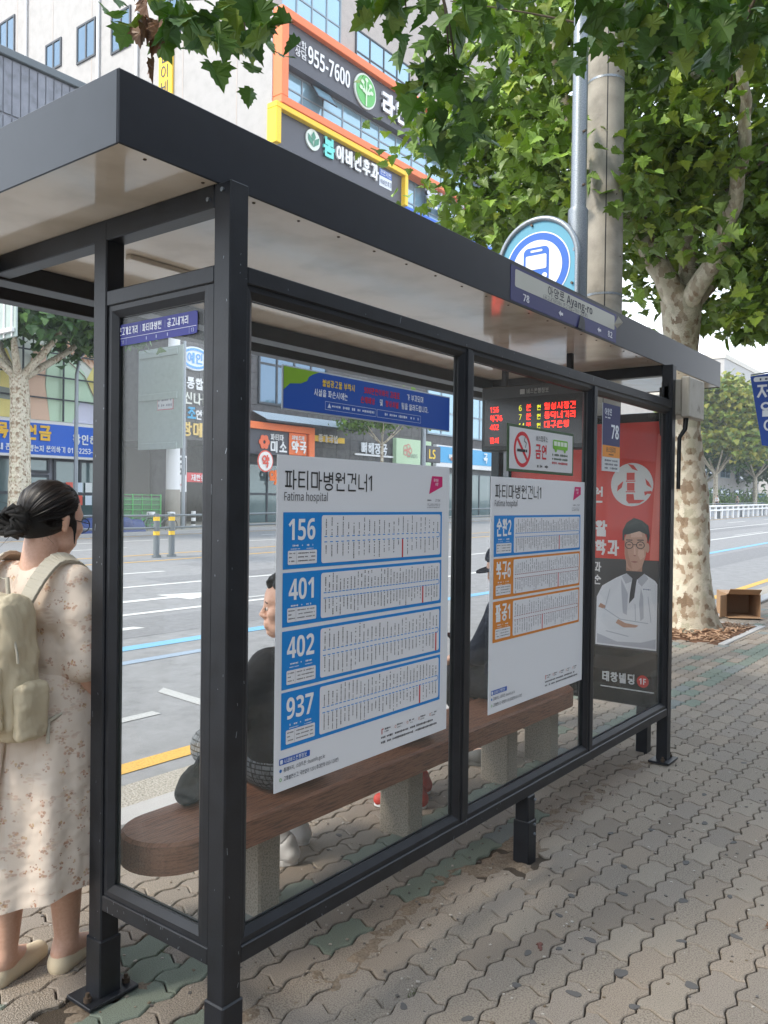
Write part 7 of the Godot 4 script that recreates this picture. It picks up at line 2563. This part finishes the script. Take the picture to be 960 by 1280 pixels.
func build_mural_building() -> void:
	var Z := FACADE
	var b := thing("shop_building", "grey clad building with bright mural windows and blue shop sign", "building", Vector3.ZERO)
	bar(b, "wall", Vector3(4.0, 0.0, Z - 16), Vector3(22.2, 20.4, Z - 0.3), M.grey_cladding, 0.0)
	# upright ribbed cladding sheets in two courses
	for k in 46:
		var x := 4.1 + k * 0.39
		bar(b, "cladding_sheet", Vector3(x, 18.0, Z - 0.2995), Vector3(x + 0.36, 20.35, Z - 0.24), M.grey_cladding, 0.02)
		bar(b, "cladding_sheet", Vector3(x, 12.0, Z - 0.2995), Vector3(x + 0.36, 17.9, Z - 0.24), M.grey_cladding, 0.02)
	bar(b, "coping", Vector3(3.8, 20.401, Z - 16.2), Vector3(22.35, 20.75, Z - 0.1), mat("coping", Color(0.33, 0.36, 0.38), 0.5), 0.03)
	# mural behind a grid of panes: broad shapes of colour
	bar(b, "mural_backing", Vector3(4.2, 4.95, Z - 0.2999), Vector3(22.0, 11.0, Z - 0.25), M.sign_white, 0.0)
	var p := Print.new()
	p.dz = 0.01
	p.layer = 0
	p.ink(Color(0.86, 0.88, 0.84))
	p.rect(4.3, 5.0, 21.9, 10.9)
	p.layer = 2
	p.ink(Color(0.90, 0.84, 0.52))
	p.pts([12, 5.0, 17.6, 5.0, 17.9, 6.2, 17.2, 7.9, 15.5, 9.4, 12, 9.8])
	p.pts([21.3, 5.0, 21.9, 5.0, 21.9, 8.6, 21.0, 7.0])
	p.layer = 4
	p.ink(Color(0.55, 0.58, 0.55))
	p.pts([12, 5.9, 17.5, 5.75, 17.3, 6.25, 12, 6.6])
	p.ink(Color(0.88, 0.74, 0.64))
	p.pts([18.3, 5.0, 19.2, 5.0, 18.95, 6.6, 19.0, 8.3, 18.5, 8.4, 18.1, 7.0])
	p.ink(Color(0.76, 0.86, 0.75))
	p.pts([19.2, 5.0, 21.2, 5.0, 21.5, 6.2, 20.9, 7.4, 19.9, 8.2, 19.1, 8.3, 18.98, 6.6])
	p.layer = 6
	p.ink(Color(0.82, 0.82, 0.89))
	p.pts([20.3, 5.0, 21.6, 5.0, 21.5, 5.9, 20.7, 6.0])
	p.ink(Color(0.90, 0.76, 0.65))
	p.pts([19.9, 8.3, 20.6, 8.1, 21.3, 7.6, 21.85, 8.6, 21.0, 9.6, 20.1, 9.4])
	p.layer = 8
	p.ink(Color(0.80, 0.58, 0.44))
	for k in 5:
		p.line(Vector2(19.9 + k * 0.25, 8.9 - k * 0.08), Vector2(20.3 + k * 0.28, 8.0 - k * 0.05), 0.07)
	p.ink(Color(0.5, 0.42, 0.36))
	p.line(Vector2(19.5, 8.2), Vector2(20.9, 7.2), 0.05)
	p.line(Vector2(20.9, 7.2), Vector2(21.4, 6.3), 0.05)
	part(b, "mural_print", p.mb.mesh(), M.ink, Vector3(0, 0, Z - 0.245))
	for k in 10:
		bar(b, "mullion", Vector3(4.3 + k * 1.93, 5.0, Z - 0.10), Vector3(4.36 + k * 1.93, 10.9, Z - 0.03), M.window_frame, 0.0)
	for y in [5.95, 6.95, 8.0, 9.0, 10.0]:
		bar(b, "transom", Vector3(4.3, y, Z - 0.10), Vector3(21.9, y + 0.06, Z - 0.029), M.window_frame, 0.0)
	# shop front
	window(b, Vector3(4.4, 0.15, Z - 0.29), Vector3(12.3, 3.3, Z), 5, 2, M.shop_glass, M.window_frame, 0.12)
	window(b, Vector3(12.5, 0.15, Z - 0.29), Vector3(17.6, 3.3, Z), 3, 2, M.shop_glass, M.window_frame, 0.12)
	window(b, Vector3(19.4, 0.15, Z - 0.29), Vector3(22.1, 3.3, Z), 2, 2, M.shop_glass, M.window_frame, 0.12)
	var dr := bar(b, "door", Vector3(17.8, 0.1, Z - 0.2995), Vector3(19.2, 2.55, Z - 0.20), M.window_frame, 0.02)
	part(dr, "pane", boxes([[Vector3(-0.55, -1.0, 0.051), Vector3(0.55, 1.1, 0.065)]]), M.shop_glass)
	var q := Print.new()
	q.dz = 0.01
	q.layer = 8
	q.ink(Color(0.80, 0.86, 0.86))
	q.rect(-0.42, 0.35, 0.45, 0.75)
	q.ink(Color(0.85, 0.2, 0.2))
	q.rect(-0.5, 0.85, -0.3, 1.0)
	part(dr, "notice", q.mb.mesh(), M.ink)
	window(b, Vector3(17.8, 2.65, Z - 0.29), Vector3(19.2, 3.3, Z), 1, 1, M.shop_glass, M.window_frame, 0.1)
	var n := Print.new()
	n.dz = 0.01
	for k in 7:
		n.layer = 0
		n.ink([Color(0.86, 0.88, 0.88), Color(0.85, 0.35, 0.28), Color(0.80, 0.85, 0.9)][k % 3])
		n.rect(20.0 + (k % 4) * 0.5, 1.2 + (k / 4) * 0.6, 20.35 + (k % 4) * 0.5, 1.65 + (k / 4) * 0.6)
	n.layer = 4
	n.ink(Color(0.25, 0.3, 0.35))
	n.text("8", 20.05, 1.85, 0.3)
	part(b, "window_notice", n.mb.mesh(), M.ink, Vector3(0, 0, Z - 0.18))
	# blue shop sign with white edge
	var s := thing("shop_sign", "long blue shop sign with yellow and white lettering under mural", "sign", Vector3(0, 0, Z - 0.3))
	bar(s, "board", Vector3(8.0, 3.30, 0.02), Vector3(22.1, 4.93, 0.5), M.sign_white, 0.02)
	bar(s, "face", Vector3(8.1, 3.42, 0.5005), Vector3(22.0, 4.80, 0.52), M.sign_blue, 0.0)
	sign_letters(s, "lettering", "폰 버팀목지원금", Vector3(14.2, 4.05, 0.53), 0.66, Color(0.93, 0.74, 0.25), 0.16, 0.98, 0.04)
	sign_letters(s, "lettering", "확인하기", Vector3(20.05, 3.98, 0.53), 0.46, Color(0.9, 0.92, 0.95), 0.12, 0.92, 0.04)
	sign_letters(s, "lettering", "문의 010-2253-4154 내 폰 시기당했는지 문의하기 010-2253-4154", Vector3(14.0, 3.55, 0.53), 0.28, Color(0.88, 0.91, 0.95), 0.11, 0.85, 0.02)

func build_clinic_building() -> void:
	var Z := FACADE
	var b := thing("clinic_building", "white and glass clinic tower on dark stone lower storeys", "building", Vector3.ZERO)
	# tower: front to the street, long white side wall to the side street
	bar(b, "side_wall", Vector3(32.7, 11.0, Z - 42), Vector3(33.4, 60.0, Z - 0.0), M.white_wall, 0.0)
	bar(b, "tower_core", Vector3(33.4005, 11.0, Z - 40), Vector3(70, 60, Z - 0.25), M.beige_wall, 0.0)
	var w := 2.25
	for q in [[-52.75, 32.6, 35.3, 2.3], [-56.85, 33.2, 35.3, 2.1], [-48.6, 32.0, 34.7, 2.2], [-63.6, 36.0, 39.2, 2.3], [-43.4, 31.0, 33.9, 2.2], [-60.5, 42.0, 45.0, 2.2], [-54.8, 39.2, 42.2, 2.2], [-68.0, 34.0, 37.0, 2.2], [-46.0, 25.0, 28.0, 2.2], [-40.5, 36.5, 39.5, 2.2]]:
		window(b, Vector3(32.7, q[1], q[0]), Vector3(32.7, q[2], q[0] + q[3]), 2, 1, M.window_glass, M.window_frame, 0.14)
	# pale joints of the side wall and down pipes
	for k in 8:
		bar(b, "wall_joint", Vector3(32.685, 11.0, Z - 3.0 - k * 5.0), Vector3(32.6995, 60.0, Z - 2.93 - k * 5.0), M.beige_wall, 0.0)
	for z in [-45.6, -50.0, -59.5]:
		var m := MB.new()
		m.rod(Vector3(32.55, 11, z), Vector3(32.55, 60, z), 0.11, 8)
		part(b, "down_pipe", m.mesh(), M.sign_white)
	# upright yellow side sign
	var ys := thing("blade_sign", "narrow upright yellow sign on white side wall behind shelter roof", "sign", Vector3(32.62, 0, -42.6))
	bar(ys, "board", Vector3(-0.10, 24.5, -0.6), Vector3(0.07, 31.0, 0.75), M.sign_yellow, 0.03)
	var yp := Print.new()
	yp.dz = 0.01
	yp.ink(Color(0.2, 0.2, 0.22))
	var ch := ["봄", "이", "비", "인", "후", "과"]
	for k in 6:
		yp.text(ch[k], -0.38, 29.6 - k * 1.02, 0.86, 0.11, 1.05)
	part(ys, "lettering", yp.mb.mesh(Transform3D(Basis(Vector3(0, 0, 1), Vector3(0, 1, 0), Vector3(-1, 0, 0)), Vector3(-0.12, 0, 0))), M.ink)
	# tower front: glazed bands
	window(b, Vector3(33.5, 29.9, Z - 0.25), Vector3(38.9, 36.6, Z), 4, 4, M.window_glass_pale, M.window_frame_light, 0.1)
	window(b, Vector3(40.4, 29.4, Z - 0.25), Vector3(46.4, 32.3, Z), 4, 2, M.window_glass_pale, M.window_frame, 0.1)
	window(b, Vector3(33.5, 24.9, Z - 0.25), Vector3(60.0, 26.9, Z), 14, 2, M.window_glass_pale, M.window_frame_light, 0.1)
	window(b, Vector3(45.3, 20.9, Z - 0.25), Vector3(62.0, 24.6, Z), 9, 2, M.window_glass_pale, M.window_frame_light, 0.1)
	window(b, Vector3(33.0, 18.0, Z - 0.25), Vector3(60.0, 21.9, Z), 14, 2, M.window_glass_pale, M.window_frame_light, 0.1)
	var hp := MB.new()
	hp.box(Vector3(0, -1.1, 0), Vector3(1.75, 0, 0.06))
	var ow := part(b, "open_sash", hp.mesh(), M.window_frame, Vector3(36.0, 26.8, Z - 0.05), Basis(Vector3.RIGHT, -0.6))
	part(ow, "pane", boxes([[Vector3(0.1, -1.0, 0.061), Vector3(1.65, -0.1, 0.075)]]), M.window_glass_pale)
	# orange framed sign
	var s := thing("framed_sign", "dark sign in orange frame with number 955-7600 on tower", "sign", Vector3(0, 0, Z))
	for q in [[Vector3(32.75, 29.35, -0.1), Vector3(60.0, 29.85, 0.75)], [Vector3(32.75, 24.3, -0.1), Vector3(60.0, 24.75, 0.75)], [Vector3(32.75, 24.7505, -0.1), Vector3(33.3, 29.3495, 0.75)]]:
		bar(s, "frame_bar", q[0], q[1], M.sign_orange, 0.03)
	bar(s, "board", Vector3(33.3005, 26.9, -0.15), Vector3(60.0, 29.3495, 0.4), M.sign_dark, 0.0)
	sign_letters(s, "lettering", "전화", Vector3(34.1, 28.2, 0.42), 0.5, Color(0.85, 0.85, 0.86), 0.1, 1.0, 0.03)
	sign_letters(s, "lettering", "상담", Vector3(34.1, 27.65, 0.42), 0.5, Color(0.85, 0.85, 0.86), 0.1, 1.0, 0.03)
	sign_letters(s, "lettering", "955-7600", Vector3(35.2, 27.55, 0.42), 1.2, Color(0.90, 0.90, 0.91), 0.1, 0.66, 0.05)
	sign_letters(s, "lettering", "라인", Vector3(42.3, 27.35, 0.42), 1.5, Color(0.90, 0.90, 0.91), 0.16, 1.0, 0.15)
	var em := Print.new()
	em.dz = 0.02
	em.depth = 0.1
	em.ink(Color(0.85, 0.88, 0.84))
	em.disc(40.6, 28.05, 1.1, 1.1, 32)
	em.depth = 0.0
	em.layer = 7
	em.ink(Color(0.36, 0.70, 0.35))
	em.disc(40.6, 28.05, 0.98, 0.98, 32)
	em.layer = 9
	em.ink(Color(0.80, 0.88, 0.75))
	em.line(Vector2(40.6, 27.15), Vector2(40.6, 28.2), 0.14)
	for q in [[40.2, 28.5], [41.0, 28.5], [40.6, 28.75], [40.05, 28.1], [41.15, 28.1], [40.35, 28.0], [40.85, 28.0]]:
		em.line(Vector2(40.6, 27.8), Vector2(q[0], q[1]), 0.08)
		em.disc(q[0], q[1], 0.17, 0.13, 10)
	part(s, "emblem", em.mb.mesh(), M.ink, Vector3(0, 0, 0.42))
	# yellow framed sign below it
	s = thing("framed_sign", "dark sign in yellow frame with leaf emblem below orange sign", "sign", Vector3(0, 0, Z))
	for q in [[Vector3(32.4, 23.95, -0.1), Vector3(45.2, 24.28, 0.7)], [Vector3(32.4, 21.95, -0.1), Vector3(32.8, 23.9495, 0.7)], [Vector3(44.85, 21.95, -0.1), Vector3(45.2, 23.9495, 0.7)]]:
		bar(s, "frame_bar", q[0], q[1], M.sign_yellow, 0.03)
	bar(s, "board", Vector3(32.8005, 21.95, -0.15), Vector3(44.8495, 23.9495, 0.35), M.sign_dark, 0.0)
	sign_letters(s, "lettering", "봄", Vector3(36.6, 22.65, 0.37), 1.2, Color(0.45, 0.85, 0.82), 0.16, 0.95, 0.12)
	sign_letters(s, "lettering", "이비인후과", Vector3(37.8, 22.75, 0.37), 1.0, Color(0.90, 0.90, 0.90), 0.15, 0.86, 0.12)
	em = Print.new()
	em.dz = 0.02
	em.depth = 0.08
	em.ink(Color(0.85, 0.88, 0.85))
	em.disc(35.75, 23.25, 0.62, 0.62, 28)
	em.depth = 0.0
	em.layer = 6
	em.ink(Color(0.25, 0.52, 0.42))
	em.pts([35.75, 22.8, 35.3, 23.1, 35.25, 23.5, 35.65, 23.25])
	em.pts([35.75, 22.8, 36.2, 23.1, 36.25, 23.5, 35.85, 23.25])
	em.pts([35.75, 23.15, 35.55, 23.45, 35.75, 23.75, 35.95, 23.45])
	part(s, "emblem", em.mb.mesh(), M.ink, Vector3(0, 0, 0.37))
	em = Print.new()
	em.dz = 0.02
	em.ink(Color(0.28, 0.42, 0.75))
	em.rect(42.35, 23.3, 43.7, 23.75)
	em.ink(Color(0.85, 0.87, 0.9))
	em.rect(42.35, 22.6, 43.7, 23.28)
	em.layer = 2
	em.text("전문의원", 42.4, 23.36, 0.32, 0.1, 0.9)
	em.ink(Color(0.3, 0.35, 0.45))
	em.text("이비인후과", 42.4, 22.75, 0.32, 0.1, 0.78)
	part(s, "small_plate", em.mb.mesh(), M.ink, Vector3(0, 0, 0.37))
	# blue sign band with white 3-D letters further right
	s = thing("shop_sign", "blue band with outlined white letters on tower behind tree", "sign", Vector3(0, 0, Z))
	bar(s, "board", Vector3(45.4, 20.5, 0.02), Vector3(60, 22.2, 0.25), M.sign_blue, 0.0)
	sign_letters(s, "lettering", "밀알안과의원", Vector3(47.8, 22.9, 0.2), 1.9, Color(0.86, 0.89, 0.94), 0.13, 0.9, 0.2)
	sign_letters(s, "lettering", "신경외과의원", Vector3(46.0, 21.0, 0.27), 0.9, Color(0.86, 0.89, 0.94), 0.13, 0.9, 0.04)
	# dark stone lower storeys
	bar(b, "podium", Vector3(31.0005, 0, Z - 20), Vector3(72, 17.9, Z - 0.3), M.dark_stone, 0.0)
	bar(b, "podium_wing", Vector3(26.4, 4.7005, Z - 20), Vector3(31.0, 17.9, Z - 0.3), M.dark_stone, 0.0)
	panels(b, Vector3(26.4, 7.0, Z - 0.299), Vector3(32.0, 12.4, 0), 4, 6, [M.dark_stone, M.dark_stone_2])
	panels(b, Vector3(36.3, 4.2, Z - 0.299), Vector3(48.6, 6.9, 0), 9, 4, [M.dark_stone, M.dark_stone_2])
	panels(b, Vector3(26.4, 4.9, Z - 0.299), Vector3(31.0, 6.95, 0), 4, 3, [M.dark_stone, M.dark_stone_2])
	window(b, Vector3(32.1, 7.1, Z - 0.29), Vector3(38.0, 11.8, Z), 4, 2, M.window_glass, M.window_frame, 0.12)
	panels(b, Vector3(38.1, 7.0, Z - 0.299), Vector3(49.0, 12.4, 0), 8, 6, [M.dark_stone, M.dark_stone_2])
	window(b, Vector3(49.2, 6.6, Z - 0.29), Vector3(66.0, 11.8, Z), 9, 3, M.window_glass_pale, M.window_frame_light, 0.12)
	# opening under the building: recessed grey back wall
	bar(b, "entrance_wall", Vector3(26.4, 0.0, Z - 9.0), Vector3(31.0, 4.7, Z - 8.7), M.concrete, 0.0)
	bar(b, "pillar", Vector3(24.4, 0.0, Z + 0.4), Vector3(25.6, 4.6, Z + 1.5), M.dark_stone, 0.02)
	# shop fronts
	window(b, Vector3(31.2, 0.1, Z - 0.29), Vector3(36.2, 3.7, Z), 3, 2, M.shop_glass, M.window_frame, 0.12)
	window(b, Vector3(36.5, 0.1, Z - 0.29), Vector3(49.0, 3.9, Z), 8, 1, M.shop_glass, M.window_frame, 0.12)
	window(b, Vector3(49.3, 0.1, Z - 0.29), Vector3(66.0, 3.9, Z), 9, 1, M.shop_glass, M.window_frame, 0.12)
	# sloping glass canopy of separate panes
	for k in 9:
		var cp := MB.new()
		cp.box(Vector3(0.03, 0, 0), Vector3(0.87, 0.03, 1.3), 0.005)
		part(b, "canopy_pane", cp.mesh(), mat("canopy_glass", Color(0.74, 0.80, 0.84), 0.1), Vector3(31.6 + k * 0.9, 6.62, Z - 0.2), Basis(Vector3.RIGHT, 0.42))
	bar(b, "canopy_rail", Vector3(31.5, 5.98, Z + 0.98), Vector3(39.8, 6.08, Z + 1.08), M.window_frame, 0.01)
	# pharmacy sign
	s = thing("pharmacy_sign", "orange framed pharmacy sign with white lettering over shop front", "sign", Vector3(0, 0, Z))
	bar(s, "frame_bar", Vector3(29.8, 5.55, -0.2), Vector3(36.05, 5.95, 0.6), M.sign_orange, 0.02)
	bar(s, "frame_bar", Vector3(35.55, 0.0, -0.2), Vector3(36.05, 5.5495, 0.6), M.sign_orange, 0.02)
	bar(s, "board", Vector3(30.5, 4.15, -0.2), Vector3(35.5495, 5.5495, 0.4), M.sign_dark, 0.0)
	sign_letters(s, "lettering", "파티마", Vector3(32.45, 5.0, 0.42), 0.36, Color(0.88, 0.88, 0.88), 0.13, 1.0, 0.03)
	sign_letters(s, "lettering", "미소", Vector3(32.4, 4.30, 0.42), 0.66, Color(0.90, 0.90, 0.90), 0.15, 1.05, 0.05)
	bar(s, "plaque", Vector3(33.95, 4.22, 0.4005), Vector3(35.45, 5.54, 0.5), M.sign_orange, 0.08)
	sign_letters(s, "lettering", "약국", Vector3(34.02, 4.36, 0.52), 0.70, Color(0.92, 0.91, 0.90), 0.14, 0.95, 0.05)
	sign_letters(s, "lettering", "처방조제", Vector3(34.1, 5.12, 0.52), 0.26, Color(0.92, 0.91, 0.90), 0.12, 1.0, 0.03)
	em = Print.new()
	em.dz = 0.02
	em.depth = 0.04
	em.ink(Color(0.90, 0.42, 0.26))
	for k in 6:
		em.disc(31.95 + cos(k * TAU / 6) * 0.26, 4.85 + sin(k * TAU / 6) * 0.26, 0.17, 0.17, 10)
	part(s, "emblem", em.mb.mesh(), M.ink, Vector3(0, 0, 0.42))
	em = Print.new()
	em.dz = 0.02
	em.ink(Color(0.85, 0.32, 0.25))
	em.disc(31.8, 3.75, 0.62, 0.62, 28)
	em.layer = 1
	em.ink(Color(0.9, 0.88, 0.86))
	em.disc(31.8, 3.75, 0.54, 0.54, 28)
	em.layer = 3
	em.ink(Color(0.85, 0.32, 0.25))
	em.text("약", 31.45, 3.38, 0.72, 0.14)
	part(s, "round_plate", em.mb.mesh(), M.ink, Vector3(0, 0, 0.7))
	sign_letters(s, "lettering", "약", Vector3(32.6, 2.45, 0.12), 0.85, Color(0.93, 0.45, 0.16), 0.17, 0.95, 0.05)
	# eatery sign in yellow, a white board, pale green and blue boards
	s = thing("shop_sign", "thin yellow eatery sign with dark lettering on dark stone", "sign", Vector3(0, 0, Z))
	bar(s, "board", Vector3(36.2, 5.25, -0.24), Vector3(39.6, 5.6, -0.05), M.sign_yellow, 0.0)
	sign_letters(s, "lettering", "종가국밥", Vector3(37.0, 5.2, -0.03), 0.5, Color(0.88, 0.85, 0.80), 0.14, 0.95, 0.03)
	s = thing("shop_sign", "small white lettered sign half hidden behind young tree", "sign", Vector3(0, 0, Z))
	sign_letters(s, "lettering", "뼈해장국", Vector3(41.4, 4.75, -0.2), 0.75, Color(0.86, 0.87, 0.88), 0.13, 0.95, 0.06)
	bar(s, "rail", Vector3(40.8, 4.6, -0.24), Vector3(45.0, 4.72, -0.15), M.sign_white, 0.0)
	s = thing("shop_sign", "pale green shop board with pink flower emblem", "sign", Vector3(0, 0, Z))
	bar(s, "board", Vector3(45.0, 4.2, -0.24), Vector3(49.3, 6.0, 0.1), mat("sign_mint", Color(0.70, 0.80, 0.66), 0.5), 0.02)
	em = Print.new()
	em.dz = 0.02
	em.ink(Color(0.80, 0.52, 0.48))
	for k in 5:
		em.ring(Vector2(46.3 + cos(k * 1.26) * 0.3, 5.2 + sin(k * 1.26) * 0.25), 0.22, 0.2, 0.07, 12)
	em.ink(Color(0.45, 0.5, 0.45))
	em.latin("HANDS", 46.3, 4.7, 0.28, 1.0, false)
	part(s, "emblem", em.mb.mesh(), M.ink, Vector3(0, 0, 0.12))
	s = thing("shop_sign", "long sky blue shop board with product picture right of green board", "sign", Vector3(0, 0, Z))
	bar(s, "board", Vector3(50.0, 4.2, -0.24), Vector3(59.0, 5.85, 0.1), M.sign_white, 0.02)
	em = Print.new()
	em.dz = 0.02
	em.ink(Color(0.27, 0.64, 0.83))
	em.rect(50.2, 4.55, 53.2, 5.75)
	em.rect(54.0, 4.55, 58.9, 5.75)
	em.layer = 2
	em.ink(Color(0.84, 0.86, 0.86))
	em.pts([51.6, 4.9, 53.0, 4.9, 53.0, 5.3, 52.5, 5.6, 52.0, 5.2, 51.6, 5.2])
	em.layer = 4
	em.ink(Color(0.7, 0.4, 0.3))
	em.rect(51.8, 4.75, 52.9, 5.0)
	em.ink(Color(0.88, 0.9, 0.9))
	em.text("곡", 56.6, 4.75, 0.8, 0.14)
	part(s, "print", em.mb.mesh(), M.ink, Vector3(0, 0, 0.12))
	# signs on the left part of the dark stone
	s = thing("shop_sign", "glowing white and blue oval sign high on dark stone wall", "sign", Vector3(0, 0, Z))
	em = Print.new()
	em.dz = 0.02
	em.depth = 0.15
	em.ink(Color(0.86, 0.90, 0.94))
	em.disc(27.35, 8.95, 1.05, 0.62, 30)
	em.depth = 0.0
	em.layer = 9
	em.ink(Color(0.35, 0.62, 0.86))
	em.ring(Vector2(27.35, 8.95), 0.85, 0.48, 0.12, 30)
	em.text("예인", 26.75, 8.68, 0.56, 0.14, 1.0)
	part(s, "oval_plate", em.mb.mesh(), M.ink, Vector3(0, 0, -0.2))
	for q in [["한별통합의학", 25.7, 7.35, 0.62, Color(0.88, 0.88, 0.88), "white lettering of the wellness clinic on dark stone wall"], ["신나는", 26.75, 6.55, 0.62, Color(0.84, 0.84, 0.80), "thin white lettering with yellow leaf on dark stone wall"], ["창메", 26.6, 4.85, 0.75, Color(0.88, 0.74, 0.40), "large gold lettering at the foot of the dark stone wall"]]:
		s = thing("wall_lettering", q[5], "lettering", Vector3(0, 0, Z))
		sign_letters(s, "letters", q[0], Vector3(q[1], q[2], -0.24), q[3], q[4], 0.13, 0.92, 0.08)
	s = thing("wall_lettering", "blue and white lettering of an office on dark stone wall", "lettering", Vector3(0, 0, Z))
	sign_letters(s, "letters", "&조", Vector3(26.35, 5.75, -0.24), 0.66, Color(0.10, 0.60, 0.78), 0.16, 0.95, 0.08)
	sign_letters(s, "letters", "연합", Vector3(27.5, 5.78, -0.24), 0.5, Color(0.88, 0.88, 0.88), 0.13, 0.9, 0.08)
	s = thing("banner", "narrow red banner with white writing inside the grey entrance", "banner", Vector3(0, 0, Z))
	bar(s, "cloth", Vector3(26.5, 2.45, -0.17), Vector3(30.9, 2.95, -0.15), mat("banner_red", Color(0.83, 0.24, 0.26), 0.8), 0.0)
	sign_letters(s, "lettering", "제한높이 2.2m", Vector3(27.2, 2.52, -0.14), 0.34, Color(0.9, 0.88, 0.88), 0.12, 0.95, 0.01)
	s = thing("notice_board", "white and black parking notice board on the dark pillar", "notice", Vector3(24.6, 0, Z + 1.5))
	bar(s, "board", Vector3(0.05, 1.9, 0.001), Vector3(0.95, 3.7, 0.04), M.sign_white, 0.01)
	em = Print.new()
	em.dz = 0.006
	em.layer = 1
	em.ink(Color(0.2, 0.2, 0.22))
	em.rect(0.1, 2.75, 0.9, 3.6)
	em.layer = 2
	em.ink(Color(0.86, 0.86, 0.86))
	for k in 3:
		em.scribble(rng, 0.2, 3.3 - k * 0.24, 0.6, 0.18)
	em.ink(Color(0.7, 0.3, 0.3))
	em.scribble(rng, 0.2, 2.5, 0.6, 0.1)
	em.scribble(rng, 0.2, 2.2, 0.6, 0.1)
	part(s, "print", em.mb.mesh(), M.ink, Vector3(0, 0, 0.042))

func build_other_buildings() -> void:
	# pale house up the side street, seen between the two buildings
	var b := thing("side_street_house", "pale house with balcony up the side street behind the road sign", "building", Vector3.ZERO)
	bar(b, "wall", Vector3(26.5, 0, -66), Vector3(34.0, 16.5, -56), M.cream_wall, 0.0)
	bar(b, "balcony_slab", Vector3(26.0, 9.0, -56), Vector3(33.0, 9.3, -54.6), M.concrete, 0.02)
	window(b, Vector3(27.5, 9.4, -56.0), Vector3(30.5, 12.0, -55.8), 2, 1, M.window_glass, M.window_frame, 0.12)
	window(b, Vector3(27.5, 13.0, -56.0), Vector3(30.5, 15.4, -55.8), 2, 1, M.window_glass, M.window_frame, 0.12)
	var m := MB.new()
	for k in 15:
		m.rod(Vector3(26.1 + k * 0.48, 9.3, -54.7), Vector3(26.1 + k * 0.48, 10.2, -54.7), 0.03, 5)
	m.rod(Vector3(26.0, 10.2, -54.7), Vector3(33.0, 10.2, -54.7), 0.04, 5)
	part(b, "balcony_railing", m.mesh(), M.sign_white)
	# distant blocks on the right
	for q in [[Vector3(118, 0, -52), Vector3(150, 17.5, -34), "white distant office block above the yellowing tree"], [Vector3(165, 0, -60), Vector3(195, 30, -44), "tall pale apartment block far down the street"], [Vector3(168, 0, -41), Vector3(182, 9, -34), "low white building behind the hedge at right edge"]]:
		b = thing("distant_building", q[2], "building", Vector3.ZERO, 0.0, "buildings far down the street")
		var lo: Vector3 = q[0]
		var hi: Vector3 = q[1]
		bar(b, "wall", lo, hi, M.white_wall, 0.0)
		bar(b, "parapet", Vector3(lo.x - 0.2, hi.y + 0.0005, lo.z - 0.2), Vector3(hi.x + 0.2, hi.y + 0.9, hi.z + 0.2), M.cream_wall, 0.0)
		var floors := int((hi.y - 2) / 3.6)
		for k in floors:
			for j in 3:
				var z0 := lo.z + (hi.z - lo.z) * (j + 0.15) / 3.0
				window(b, Vector3(lo.x, 2.2 + k * 3.6, z0), Vector3(lo.x, 4.2 + k * 3.6, z0 + (hi.z - lo.z) * 0.22), 2, 1, M.window_glass, M.window_frame_light, 0.12)
			for j in 4:
				var x0 := lo.x + (hi.x - lo.x) * (j + 0.15) / 4.0
				window(b, Vector3(x0, 2.2 + k * 3.6, hi.z), Vector3(x0 + (hi.x - lo.x) * 0.16, 4.2 + k * 3.6, hi.z), 2, 1, M.window_glass, M.window_frame_light, 0.12)
	# unseen shop row added behind the viewer to darken reflections in glass and paint
	b = thing("added_shop_row", "brown brick shop row added out of view behind the viewer", "building", Vector3.ZERO)
	bar(b, "wall", Vector3(-30, 0, 9.2), Vector3(40, 10.5, 18), mat("brick_brown", Color(0.33, 0.28, 0.26), 0.85), 0.0)
	for k in 14:
		var x := -28.0 + k * 4.8
		bar(b, "shop_window", Vector3(x, 0.4, 9.12), Vector3(x + 3.8, 2.9, 9.1995), M.shop_glass, 0.0)
		bar(b, "sign_board", Vector3(x - 0.2, 3.1, 9.0), Vector3(x + 4.0, 4.1, 9.1995), M.sign_dark, 0.0)
		bar(b, "upper_window", Vector3(x + 0.4, 5.2, 9.12), Vector3(x + 3.2, 6.9, 9.1995), M.window_glass, 0.0)
